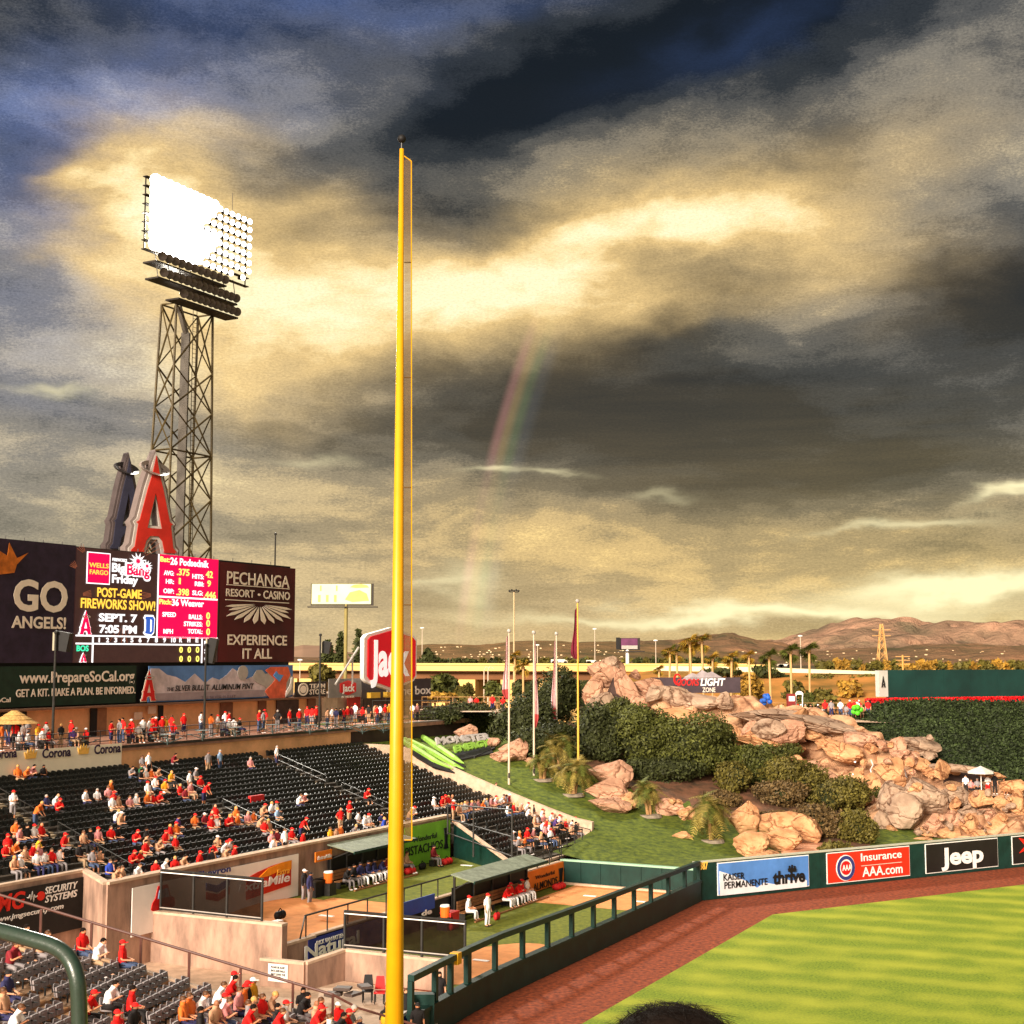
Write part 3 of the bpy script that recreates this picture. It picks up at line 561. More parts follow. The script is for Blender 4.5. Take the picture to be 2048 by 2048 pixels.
MB().tube(ST(99.2, 44.7, 3.0), ST(99.2, 46.9, 3.4), .035, n=5).build('rail', steel, er)
# ================================================================== CONCOURSE
ZC = 9.9
struct('concourse_floor', MB().box(ST(89, 76, ZC - .2), (118, 12, .4), AX), mat('concourse_floor', (.42, .22, .15), .9, .3, 1))
cw = empty('concourse_edge_wall', ST(74, 70.2, 7), 'peach stucco wall behind the top row of the bleachers', 'wall')
MB().box(ST(76, 70.25, 8.6), (57, .3, 2.2), AX).build('wall_face', peach, cw); MB().box(ST(76, 70.2, 9.78), (57, .5, .18), AX).build('edge_beam', steel, cw)
dw = empty('dark_retaining_wall', ST(115, 70.2, 7), 'dark brown retaining wall right of the top bleacher row', 'wall')
MB().box(ST(114.4, 70.25, 8.3), (19.4, .3, 3.0), AX).build('wall_face', mat('dark_brown_wall', (.05, .028, .022), .9, .3, 1), dw); MB().box(ST(114.4, 70.25, 9.87), (19.4, .5, .12), AX).build('edge_beam', silver, dw)
rl = empty('railing', ST(90, 70.3, ZC), 'dark railing along the edge of the concourse', 'railing')
for zz_ in (.35, .7, 1.05): MB().tube(ST(50, 70.3, ZC + zz_), ST(128, 70.3, ZC + zz_), .03, n=5).build('rail', steel, rl)
for k in range(52): MB().tube(ST(50 + k * 1.5, 70.3, ZC - .1), ST(50 + k * 1.5, 70.3, ZC + 1.05), .03, n=5).build('post', steel, rl)
P70 = TP(70.05)
b_, h0, h1, z0, z1 = board('beer_banner', P70, -60, 1500, 240, 1545, mat('banner_cream', (.90, .80, .62), .6, .06, 1), 'long cream beer banner with repeated dark lettering and yellow crowns', 'banner', .06, off=.1)
for c in list(b_.children): bpy.data.objects.remove(c)
MB().pbox(P70, h0, h1, 8.2, 10.05, .1, .16).build('panel', MATS['banner_cream'], b_)
dk = mat('ink', (.03, .012, .05), .5, .1, 3); gold = mat('crown_gold', (.90, .50, .10), .5, .12, 3)
CR = [(.1, 0), (.9, 0), (1, .7), (.8, .45), (.75, .95), (.6, .5), (.5, 1.1), (.4, .5), (.25, .95), (.2, .45), (0, .7)]
for u0, u1, v in ((80, 137, 1516), (184, 237, 1508), (-24, 29, 1518)): text('lettering', 'Corona', P70, u0, v, u1, 18, dk, b_, .2, .045)
for u0, u1, v in ((44, 69, 1518), (151, 174, 1509)): shape('crown_emblem', [CR], P70, u0, v, u1, v - 20, gold, b_, .2, unit=(1, 1))
# building behind the concourse
P80 = TP(80)
bd = empty('concession_building', ST(88, 84, ZC), 'peach concession building under the scoreboard with dark doorways', 'building')
MB().box(ST(83, 84.1, 11.0), (60, 8, 2.5), AX).build('wall', peach, bd)
doors = [(180, 193, black), (193, 212, mat('brown_door', (.30, .14, .07), .7, .2, 2)), (316, 325, black), (440, 464, mat('brown_door2', (.22, .09, .05), .7, .2, 2)), (516, 531, MATS['brown_door2']), (552, 596, mat('shop_window', (.06, .03, .03), .3, .5, 2)), (0, 52, black), (614, 630, MATS['brown_door2'])]
for u0, u1, m in doors:
    h0, _ = P80.px(u0, 1430); h1, _ = P80.px(u1, 1430); MB().pbox(P80, h0, h1, ZC, 12.05, .0, .09).build('door', m, bd)
MB().box(ST(83, 79.6, 12.2), (60, 1.3, .14), AX).build('canopy_slab', mat('soffit', (.20, .10, .06), .8, .2, 1), bd)
for u, v in ((262, 1432), (290, 1420)):
    h0, z0 = P80.px(u, v); MB().pbox(P80, h0, h0 + .9, z0 - .3, z0 + .3, .3, .4).build('hanging_sign', mat('sign_tan', (.7, .5, .38), .6, .1, 2), bd)
r = empty('canopy_umbrella', ST(67.5, 75, ZC), 'tan thatched umbrella on the concourse at the left edge', 'umbrella'); c = PY(28, 1455, ST(67.5, 75).y); 
r.location = (c.x, c.y, ZC); r['wloc'] = [c.x, c.y, ZC]; MB().tube((c.x, c.y, ZC), (c.x, c.y, ZC + 2.5), .05).build('pole', steel, r)
b = MB(); th = mat('thatch', (.62, .36, .12), .9, .4, 6, bump=.03)
for j in range(3): b.tube((c.x, c.y, ZC + 1.75 + j * .27), (c.x, c.y, ZC + 2.05 + j * .27), 1.6 - j * .45, 1.0 - j * .4, n=14)
b.build('canopy', th, r)
# picnic tables on the concourse
def table(u, v, label):
    c = PZ(u, v, ZC); r = empty('picnic_table', c, label, 'table', 'tables on the concourse'); m = mat('table_green', (.05, .075, .07), .5, .3, 3)
    MB().tube(c + Vector((0, 0, .72)), c + Vector((0, 0, .76)), .55, n=12).build('tabletop', m, r); MB().tube(c, c + Vector((0, 0, .72)), .05).build('leg', m, r)
    for k in range(4):
        q = c + Vector((math.cos(k * 1.57 + .4), math.sin(k * 1.57 + .4), 0)) * .95; MB().tube(q + Vector((0, 0, .45)), q + Vector((0, 0, .49)), .19, n=8).build('stool', m, r); MB().tube(c + Vector((0, 0, .12)), q + Vector((0, 0, .45)), .03, n=5).build('arm', m, r)
for i, (u, v) in enumerate([(405, 1475), (545, 1462), (592, 1458), (620, 1462), (655, 1458), (725, 1462), (767, 1460), (335, 1484), (470, 1468), (165, 1488), (300, 1478), (690, 1456), (90, 1492)]):
    table(u, v + 6, ['dark green pedestal table with four stools, %s on the concourse' % w for w in ('in front of the thin lamp mast', 'below the shop window', 'right of the shop window', 'just right of a wide gap', 'below the grey store sign', 'below the large red sign', 'against the yellow pole', 'among seated red shirts', 'among white jerseys', 'behind the cream banner', 'beside the brown doorway', 'between the signs at right', 'at the far left')][i])
# ================================================================== SCOREBOARD
sb = empty('scoreboard', ST(85, 82, ZC), 'huge scoreboard with a video screen between two dark advertising panels', 'scoreboard')
H0, _ = P80.px(-40, 1100); H1, _ = P80.px(583, 1200)
MB().box(ST((H0 + H1) / 2, 82.2, 18.4), (H1 - H0, 4, 12.4), AX).build('cabinet', black, sb)
def pan(u0, u1, z0, z1, m, name='panel', lab=None, o0=.2, o1=.35):
    h0, _ = P80.px(u0, 1200); h1, _ = P80.px(u1, 1200); return MB().pbox(P80, h0, h1, z0, z1, o0, o1).build(name, m, sb, label=lab)
pnl = mat('panel_purple_black', (.030, .018, .040), .6, .35, 1.2); mar = mat('panel_maroon', (.115, .012, .014), .6, .55, .12, det=3, col2=(.045, .008, .008)); grn = mat('panel_green', (.010, .030, .018), .6, .3, 1.2)
pan(-40, 142, 15.6, 24.6, pnl, 'advert_panel', 'dark purple panel with large pale lettering'); scr = mat('screen_off', (.03, .015, .012), .4, .4, 1.2, emit=.22, ecol=(.12, .045, .04)); pan(144, 431, 15.6, 24.5, scr, 'video_screen'); pan(433, 584, 15.6, 24.4, mar, 'advert_panel', 'maroon panel with pale casino lettering')
pan(-40, 270, 12.4, 15.35, grn, 'advert_panel', 'dark green strip with pale lettering')
k1 = cream
text('lettering', 'GO', P80, 17, 1219, 126, 60, k1, sb, .45, .05); text('lettering', 'ANGELS!', P80, 14, 1255, 123, 23, k1, sb, .45, .05)
fl = mat('flame_orange', (.60, .16, .02), .5, .4, 1.5); shape('flame_emblem', [[(0, 0), (.55, .1), (.62, .35), (1, .75), (.62, .55), (.35, 1), (.3, .6), (0, .75)]], P80, -14, 1150, 46, 1084, fl, sb, .45)
text('lettering', 'www.PrepareSoCal.org', P80, 30, 1366, 260, 22, cream, sb, .45, .035); text('lettering', 'GET A KIT. MAKE A PLAN. BE INFORMED.', P80, 23, 1394, 262, 15, cream, sb, .45, .04)
text('lettering', 'SoCal', P80, -22, 1405, 12, 9, cream, sb, .45, .03)
text('lettering', 'PECHANGA', P80, 446, 1167, 571, 25, cream, sb, .45, .02, v1=1177); text('lettering', 'RESORT', P80, 444, 1192, 501, 15, cream, sb, .45, .03); text('lettering', 'CASINO', P80, 519, 1197, 572, 16, cream, sb, .45, .03)
def bar(u0, u1, v, hp, m, off=.45):
    h0, z = P80.px(u0, v); h1, _ = P80.px(u1, v); d = hp * P80.scale(u0, v); MB().pbox(P80, h0, h1, z - d, z, off, off + .05).build('rule_line', m, sb)
bar(445, 571, 1168.5, 1.6, cream); bar(443, 570, 1198.5, 1.6, cream); shape('dot', [circ(.5, .5, .5, 10)], P80, 508, 1192, 513, 1187, cream, sb, .45)
for i in range(12):   # feather fan
    a = math.radians(-165 + i * 150 / 11 - 0); a = math.radians(195 + i * 13.6); L_ = .95 if 2 <= i <= 9 else .75
    d = (math.cos(a), math.sin(a)); nn = (-d[1], d[0]); f = [(.5 + d[0] * r + nn[0] * w, .95 + d[1] * r * .98 + nn[1] * w) for r, w in ((.15 * L_, .0), (.5 * L_, .035), (.8 * L_, .055), (L_, 0), (.8 * L_, -.055), (.5 * L_, -.035))]
    shape('feather', [f], P80, 464, 1248, 556, 1203, cream, sb, .45)
text('lettering', 'EXPERIENCE', P80, 447, 1289, 566, 20, cream, sb, .45, .035); text('lettering', 'IT ALL', P80, 477, 1317, 536, 20, cream, sb, .45, .035)
# video screen content
Lred = led('screen_red', (.95, .0, .06), .95); Lwh = led('screen_white', (1, .95, .95), 1.0); Lye = led('screen_yellow', (1, .85, .15), 1.0); Lgr = led('screen_green', (.05, .75, .40), .9); Lgo = led('screen_gold', (1, .55, .06), 1); Lbl = led('screen_blue', (.03, .10, .45), .8); Lor = led('screen_firework', (.5, .14, .06), .55)
def srect(u0, v0, u1, v1, m, off, name='screen_block'):
    h0, z0 = P80.px(u0, v0); h1, _ = P80.px(u1, v1); _, z1 = P80.px(u0, v1); MB().pbox(P80, h0, h1, z0, z1, off, off + .02).build(name, m, sb)
h0, _ = P80.px(308, 1200); h1, _ = P80.px(428, 1200); _, zt = P80.px(308, 1108); _, zm = P80.px(308, 1193); _, zb = P80.px(308, 1276)
for z0, z1 in ((zm + .07, zt), (zb, zm - .07)): MB().pbox(P80, h0 + .1, h1, z0, z1, .37, .39).build('screen_block', Lred, sb)
MB().pbox(P80, h0, h1, zm - .07, zm + .07, .38, .40).build('rule_line', Lwh, sb); MB().pbox(P80, h0 - .06, h0 + .08, zb, zt, .38, .40).build('rule_line', Lwh, sb)
def T(tx, u0, v0, u1, hp, m, b=.04, off=.42, sh=0): text('lettering', tx, P80, u0, v0, u1, hp, m, sb, off, b, sh)
T('Bat:', 313, 1123, 332, 10, Lye); T('26 Podsednik', 333, 1129, 410, 14, Lwh)
for tx, u0, v, u1, m, hp in (('AVG:', 320, 1150, 340, Lwh, 9), ('.375', 346, 1150, 371, Lye, 13), ('HITS:', 377, 1157, 400, Lwh, 9), ('42', 404, 1155, 418, Lye, 13), ('HR:', 324, 1167, 340, Lwh, 9), ('1', 350, 1168, 353.5, Lye, 12), ('RBI:', 382, 1172, 400, Lwh, 9), ('9', 407, 1173, 414, Lye, 12),
                             ('OBP:', 319, 1186, 340, Lwh, 9), ('.398', 345, 1190, 370, Lye, 13), ('SLG:', 377, 1190, 398, Lwh, 9), ('.446', 400, 1196, 424, Lye, 13), ('Pitch:', 311, 1208, 335, Lye, 10), ('36 Weaver', 336, 1211, 400, Lwh, 13), ('SPEED', 317, 1233, 344, Lwh, 9), ('BALLS:', 370, 1238, 397, Lwh, 9), ('0', 405, 1238, 412, Lye, 13),
                             ('STRIKES:', 360, 1252, 397, Lwh, 9), ('0', 405, 1253, 412, Lye, 13), ('MPH', 319, 1267, 338, Lwh, 9), ('TOTAL:', 368, 1267, 397, Lwh, 9), ('0', 405, 1270, 412, Lye, 13)): T(tx, u0, v, u1, hp, m)
srect(165, 1167, 214, 1103, Lwh, .37); srect(167, 1165, 212, 1105, Lred, .40); T('WELLS', 170, 1134, 209, 9, Lgo, .03, .44); T('FARGO', 171, 1148, 208, 9, Lgo, .03, .44)
T('FIREWORKS', 217, 1122, 246, 6, Lwh); T('Big', 216, 1143, 243, 17, Lwh, .06); T('Friday', 216, 1165, 268, 16, Lwh, .06)
T('Bang', 242, 1150, 294, 24, Lwh, .13, .40); T('Bang', 245, 1149, 291, 21, Lred, .06, .46)
for cx, cy, R in ((266, 1122, 18), (284, 1132, 12)):
    lp = [(.5 + .5 * (1 if i % 2 else .45) * math.cos(i * math.pi / 12), .5 + .5 * (1 if i % 2 else .45) * math.sin(i * math.pi / 12)) for i in range(24)]
    shape('firework_burst', [lp], P80, cx - R, cy + R, cx + R, cy - R, Lwh, sb, .50, .02); shape('firework_burst', [lp], P80, cx - R * .4, cy + R * .4, cx + R * .4, cy - R * .4, Lred, sb, .54, .02)
T('POST-GAME', 186, 1193, 275, 18, Lgo, .04, .44); T('FIREWORKS SHOW!', 153, 1215, 302, 19, Lgo, .04, .44)
T('SEPT. 7', 189, 1242, 266, 15, Lwh, .07, .44); T('7:05 PM', 190, 1265, 265, 15, Lwh, .07, .44)
a_logo(P80, 150, 1269, 174, 1222, sb, .40, Lwh, Lred)
DO = [(.0, .12), (.15, .05), (.7, 0), (.95, .15), (1, .85), (.85, 1), (.1, 1), (0, .9), (.12, .82), (.12, .2)]; DI = [(.55, .12), (.78, .2), (.78, .8), (.55, .88)]
shape('letter_mark', [fat(DO, .07, (.5, .5)), ], P80, 280, 1270, 300, 1232, Lwh, sb, .40); shape('letter_mark', [DO, DI], P80, 281, 1269, 299, 1233, Lbl, sb, .46)
rs = random.Random(4)
for (cx, cy, a0, a1, n, L_) in ((225, 1165, 0, 360, 0, 0), (265, 1120, 20, 60, 4, 60), (150, 1190, -10, 25, 5, 26), (305, 1190, 165, 200, 5, 30), (240, 1240, 230, 300, 5, 50), (165, 1110, 100, 150, 4, 22), (150, 1140, 110, 160, 5, 20)):
    for k in range(n):
        a = math.radians(a0 + (a1 - a0) * (k + .5) / n); r0 = L_ * .2; c, s = math.cos(a), -math.sin(a); w = .32; r0 = L_ * .35
        pts = [(cx + c * r0 - s * w, cy + s * r0 + c * w), (cx + c * L_ - s * w, cy + s * L_ + c * w), (cx + c * L_ + s * w, cy + s * L_ - c * w), (cx + c * r0 + s * w, cy + s * r0 - c * w)]
        bq = MB(); bq.add([P80.at(*P80.px(*p), .372) for p in pts], [(0, 1, 2, 3)]); bq.build('firework_streak', Lor, sb)
for v, u1 in ((1271, 428), (1287, 394)): h0, z = P80.px(144, v); h1, _ = P80.px(u1, v); MB().pbox(P80, h0, h1, z - .06, z + .06, .37, .39).build('rule_line', Lwh, sb)
for u, va, vb in ((177, 1271, 1325), (396, 1277, 1326)): h0, z0 = P80.px(u, vb); _, z1 = P80.px(u, va); MB().pbox(P80, h0 - .08, h0 + .08, z0, z1, .38, .40).build('rule_line', Lwh, sb)
for k, c in enumerate(['1', '2', '3', '4', '5', '6', '7', '8', '9', '10', 'R', 'H', 'E']): uu = 188 + k * 16.3; T(c, uu + (1.2 if c == '1' else 0), 1284.5, uu + (9 if c == '10' else 3.4 if c == '1' else 5.5), 9, Lwh, .05)
for k in range(3):
    for v in (1305, 1323): T('0', 351 + k * 16.5, v, 357.5 + k * 16.5, 11, Lye, .05)
T('BOS', 145, 1302, 169, 11, Lgr, .06); a_logo(P80, 152, 1324, 164, 1306, sb, .40, Lwh, Lred, k=.1)
for tx, v in (('B:', 1291), ('S:', 1307), ('O:', 1322)): T(tx, 401, v, 410, 9, Lwh, .05); T('0', 413, v, 418, 9, Lye, .05)
# beer banner with mountains below the screen
b_, h0, h1, z0, z1 = board('mountain_banner', P80, 291, 1332, 579, 1398, mat('banner_sky', (.10, .22, .50), .6, .3, .5), 'beer banner with white mountains and a can below the maroon panel', 'banner', .1, off=.3)
for c in list(b_.children): bpy.data.objects.remove(c)
MB().pbox(P80, h0, h1, 12.35, 15.3, .3, .4).build('panel', MATS['banner_sky'], b_)
snow = mat('snow_print', (.62, .52, .55), .7, .35, .8, det=8)
mt = [(0, .0), (1, 0), (1, .60), (.96, .75), (.92, .55), (.80, .62), (.70, .72), (.64, .6), (.58, .86), (.54, .98), (.50, .76), (.45, .6), (.40, .68), (.35, .5), (.28, .82), (.22, .55), (.16, .72), (.10, .8), (.05, 1.0), (0, 1.0)]
shape('mountain_print', [mt], P80, 292, 1401, 578, 1337, snow, b_, .42)
shape('grey_band', [rct(0, 0, 1, 1)], P80, 296, 1402, 519, 1387, mat('band_grey', (.36, .28, .30), .6, .2, 1), b_, .47)
text('lettering', 'THE', P80, 324, 1382, 338, 7, black, b_, .55, .03, .2); text('lettering', 'SILVER BULLET', P80, 340, 1382, 409, 11, black, b_, .55, .03, .2); text('lettering', 'ALUMINUM PINT', P80, 413, 1380, 498, 11, black, b_, .55, .03, .2); text('lettering', 'THE SILVER BULLET', P80, 392, 1398, 462, 6, mat('band_letter', (.2, .14, .16), .6, .1, 3), b_, .55, .02)
shape('bottle_cap', [circ(.5, .5, .5, 18, .5)], P80, 465, 1360, 486, 1331, silver, b_, .55); shape('aluminum_can', [[(0, .75), (.1, 1), (.22, 1), (.3, .85), (.7, 1), (1, .7), (1, .1), (.85, 0), (.45, 0), (.3, .4), (.1, .55)]], P80, 495, 1396, 578, 1340, silver, b_, .5)
shape('red_hand', [[(0, .9), (.2, 1), (.9, 1), (1, .75), (.85, .5), (.8, 0), (.2, 0), (.0, .25), (.25, .45), (.4, .6), (.2, .75)]], P80, 520, 1398, 570, 1334, mat('hand_print', (.72, .13, .06), .6, .3, 1.5), b_, .56); shape('blue_peaks', [[(0, .6), (.3, 1), (.5, .7), (1, .6), (.6, 0)]], P80, 536, 1364, 556, 1342, mat('peak_blue', (.10, .3, .7), .5, .1, 2), b_, .6)
shape('can_lettering', [[(0, 0), (.2, .1), (.8, .4), (1, 1), (.8, 1), (.55, .55), (.1, .3)], ], P80, 560, 1394, 574, 1354, white, b_, .62)
r_ = empty('halo_letter_sign', P80.at(H0 + 4, 12.4), 'small red letter A with silver halo between the green strip and mountain banner', 'emblem'); a_logo(P80, 273, 1402, 301, 1341, r_, .5, cream, red)
for i, u in enumerate(range(10, 580, 38)): h0, _ = P80.px(u, 1100); MB().tube(P80.at(h0, 24.6), P80.at(h0, 24.85), .04, n=4).build('bracket', steel, sb)
# giant letter signs on top
def giant(t, u0, v0, u1, v1, fm, em, label, hu, hv, hw, hm, om=None):
    om = om or silver
    p0_ = TP(t).at(*TP(t).px((u0 + u1) / 2, v0)); pl = Pln((p0_.x, p0_.y), (AX.x + .42, AX.y - .12)); h0, z0 = pl.px(u0, v0); r = empty('giant_letter_sign', pl.at(h0, 24.6), label, 'sign')
    shape('letter_edge', [fat(A_OUT, .085), fat(A_HOLE, -.05)], pl, u0 + 4, v0, u1 - 4, v1 + 8, em, r, .20, 1.0, (1, 1.7)); shape('letter_outline', [fat(A_OUT, .03), fat(A_HOLE, -.03)], pl, u0 + 4, v0, u1 - 4, v1 + 8, om, r, .80, .16, (1, 1.7)); shape('letter_face', [fat(A_OUT, -.028), fat(A_HOLE, .035)], pl, u0 + 4, v0, u1 - 4, v1 + 8, fm, r, .95, .12, (1, 1.7))
    c = pl.at(*pl.px(hu, hv)); b = MB(); n = 28; k = pl.scale(hu, hv); R = hw / 2 * k
    ring = [c + pl.n * .6 + AX * (R * 1.35 * math.cos(2 * math.pi * i / n)) + pl.n * (R * .45 * math.sin(2 * math.pi * i / n)) - Vector((0, 0, R * .52 * math.sin(2 * math.pi * i / n))) for i in range(n)]
    vs = []; fs = []
    for i in range(n):
        d = (ring[i] - c).normalized(); vs += [ring[i] + pl.n * .2, ring[i] - pl.n * .2, ring[i] - d * .62 - pl.n * .2, ring[i] - d * .62 + pl.n * .2]
    for i in range(n):
        j = (i + 1) % n
        for a in range(4): fs.append((i * 4 + a, i * 4 + (a + 1) % 4, j * 4 + (a + 1) % 4, j * 4 + a))
    b.add(vs, fs).build('halo', hm, r, smooth=False); return r
edge = mat('letter_edge_metal', (.20, .155, .145), .5, .15, 1)
giant(82, 246, 1106, 348, 897, mat('letter_red', (.42, .018, .010), .5, .25, .4), edge, 'large front red letter A with silver halo above the scoreboard', 303, 938, 62, mat('halo_metal', (.30, .25, .22), .45, .2, 2))
giant(88, 205, 1100, 283, 903, mat('letter_back', (.03, .03, .055), .6, .3, .5), mat('letter_edge_dark', (.085, .065, .065), .5, .2, 1), 'dark letter A seen behind the red one', 247, 938, 50, mat('halo_dark', (.05, .045, .045), .4, .2, 2), MATS['letter_edge_dark'])
# signs to the right of the scoreboard on the concourse building
bd2 = empty('store_building', P80.at(112, ZC), 'low store building right of the scoreboard', 'building')
h0, _ = P80.px(590, 1400); h1, _ = P80.px(858, 1400); MB().box(ST((h0 + h1) / 2, 82.2, 11.2), (h1 - h0, 4, 2.6), AX).build('wall', mat('store_wall', (.50, .34, .24), .8, .2, 1), bd2)
h1b, _ = P80.px(800, 1400)
for u0, u1, m in ((690, 716, mat('store_red', (.45, .03, .02), .6, .2, 1)), (722, 765, MATS['shop_window']), (640, 670, concrete2), (770, 850, MATS['shop_window'])): a, _ = P80.px(u0, 1400); c, _ = P80.px(u1, 1400); MB().pbox(P80, a, c, ZC, 12.2, .22, .30).build('shop_front', m, bd2)
for u0, u1 in ((722, 741), (755, 768)): a, _ = P80.px(u0, 1400); c, _ = P80.px(u1, 1400); MB().pbox(P80, a, c, 11.9, 12.45, .3, 1.2).build('awning', mat('awning_yellow', (.75, .45, .05), .6, .2, 2), bd2)
P79 = TP(79.6)
b_, h0, h1, z0, z1 = board('team_store_sign', P79, 587, 1364, 650, 1396, mat('sign_black', (.03, .02, .02), .5, .2, 2), 'black team store sign with a round emblem', 'sign', .1, off=.1)
text('lettering', 'TEAM', P79, 615, 1377, 646, 9, cream, b_, .25, .03); text('lettering', 'STORE', P79, 615, 1389, 646, 10, cream, b_, .25, .03); shape('round_emblem', [circ(.5, .5, .5), circ(.5, .5, .38)[::-1], circ(.5, .5, .30)], P79, 592, 1392, 612, 1366, cream, b_, .25)
b_, *_ = board('grey_store_sign', P79, 653, 1358, 718, 1396, mat('sign_grey', (.25, .23, .22), .6, .15, 1), 'grey sign with a small red hexagon logo', 'sign', .1, off=.2)
HX = [(.5, 1), (1, .8), (1, .22), (.5, 0), (0, .22), (0, .8)]
shape('hexagon_logo', [HX], P79, 674, 1391, 706, 1361, red, b_, .35); text('lettering', 'Jack', P79, 677, 1383, 702, 14, white, b_, .45, .05); text('lettering', 'IN THE BOX', P79, 677, 1396, 702, 4, cream, b_, .4, .03)
b_, *_ = board('dark_store_sign', P79, 720, 1360, 857, 1398, mat('sign_dark', (.055, .045, .055), .6, .2, 1), 'dark sign with white lettering behind the red hexagon', 'sign', .1, off=.2)
text('lettering', 'in the box', P79, 768, 1391, 857, 17, white, b_, .35, .03)
ph = TP(78.2); r = empty('hexagon_sign', ph.at(ph.px(772, 1380)[0], ZC), 'giant red hexagon restaurant sign behind the yellow pole', 'sign')
HB = [(.5, 1), (.06, .88), (0, .82), (0, .20), (.06, .13), (.5, -.01), (.94, .13), (1, .20), (1, .82), (.94, .88)]
shape('sign_rim', [HB], ph, 720, 1382, 826, 1253, white, r, .2, .45); shape('sign_face', [[(.5 + (x - .5) * .90, .5 + (y - .5) * .91) for x, y in HB]], ph, 720, 1382, 826, 1253, mat('hex_red', (.70, .006, .012), .4, .12, .6, emit=.12, ecol=(.9, .0, .03)), r, .55, .12)
Lw2 = mat('sign_letter_white', (.85, .82, .80), .5, .03, 3, emit=.35, ecol=(1, 1, 1)); text('lettering', 'Jack', ph, 730, 1350, 808, 68, Lw2, r, .68, .055)
MB().tube(ph.at(ph.px(676, 1357)[0], 13.4, -.3), ph.at(ph.px(722, 1300)[0], 17.0, -.3), .12, n=6).build('brace', silver, r); MB().tube(ph.at(ph.px(710, 1357)[0], 13.4, -.3), ph.at(ph.px(710, 1300)[0], 16.2, -.3), .10, n=6).build('brace', silver, r)
# thin masts with loudspeakers on the concourse
def mast(u, vtop, t, label, spk=None):
    pl = TP(t); h, z = pl.px(u, vtop); p = pl.at(h, ZC); r = empty('loudspeaker_mast', p, label, 'mast', None)
    MB().tube(p, pl.at(h, z), .10, .07).build('pole', steel, r)
    if spk:
        u0, v0, u1, v1 = spk; a = pl.at(*pl.px((u0 + u1) / 2, (v0 + v1) / 2)); k = pl.scale(u, vtop)
        b = MB(); b.box((0, 0, 0), ((u1 - u0) * k, .9, (v1 - v0) * k)); o = b.build('loudspeaker', black, r, org=Vector((0, 0, 0))); o.location = a - Vector(p); o.rotation_euler = (0, math.radians(10), 0)
        MB().box(a + Vector((-(u1 - u0) * k * .55, -.2, 0)), (.12, .6, (v1 - v0) * k * .95)).build('loudspeaker_side', mat('box_tan', (.40, .36, .26), .6, .1, 2), r)
    MB().ball(pl.at(h, z), .14, 8, 5).build('cap', steel, r)
mast(112, 1265, 70.8, 'dark mast with a loudspeaker in front of the purple panel', (113, 1264, 140, 1302)); mast(412, 1290, 70.8, 'dark mast with a loudspeaker in front of the maroon panel', (416, 1276, 432, 1326)); mast(641, 1270, 71, 'dark mast with a black loudspeaker left of the red hexagon sign', (645, 1283, 661, 1307))
mast(551, 1068, 82, 'thin antenna mast above the right end of the scoreboard')
# ================================================================== FOUL POLE
fp = empty('foul_pole', (-2.43, 30, 0), 'tall bright yellow foul pole with a narrow mesh wing', 'foul pole')
bot = Vector((-2.43, 30, 0)); top = PY(806, 298, 30)
MB().tube(bot, (-2.43, 30, top.z), .255, .048, n=20).build('pole', yellow, fp, smooth=True)
MB().tube((-2.43, 30, top.z), (-2.43, 30, top.z + .16), .02, n=6).build('finial_stem', steel, fp); MB().ball((-2.43, 30, top.z + .23), .095, 14, 8).build('finial_ball', black, fp, smooth=True)
def wx(z):  # inner and outer edge of the wing
    k = z / top.z; r = .255 + (.048 - .255) * k; return -2.43 + r + .005, -2.43 + .215 + (1 - k) * .215
zb, zt = PY(815, 1680, 30).z, PY(815, 312, 30).z
b = MB(); a0, a1 = wx(zb); c0, c1 = wx(zt)
for (x0, zz0, x1, zz1) in ((a1, zb, c1, zt - .12), (a0, zb, a1, zb), (c0, zt, c1, zt - .12)): b.tube((x0, 30, zz0), (x1, 30, zz1), .013, n=5)
b.build('wing_frame', yellow, fp); b = MB()
for v in (525, 525, 755, 975, 1210, 1440): z = PY(815, v, 30).z; x0, x1 = wx(z); b.tube((x0, 30, z), (x1, 30, z), .012, n=5)
b.build('wing_bars', mat('bar_dark', (.12, .06, .01), .5, .2, 3), fp)
b = MB(); z = zb
while z < zt - .1:
    x0, x1 = wx(z); b.add([(x0, 30, z), (x1, 30, z), (x1, 30, z + .012), (x0, 30, z + .012)], [(0, 1, 2, 3)]); z += .025
for k in range(1, 9): b.add([(a0 + (a1 - a0) * k / 9, 30, zb), (a0 + (a1 - a0) * k / 9 + .005, 30, zb), (c0 + (c1 - c0) * k / 9 + .005, 30, zt - .05), (c0 + (c1 - c0) * k / 9, 30, zt - .05)], [(0, 1, 2, 3)])
b.build('wire_mesh', mat('mesh_yellow', (.15, .085, .02), .5, .2, 6), fp, kind='stuff')
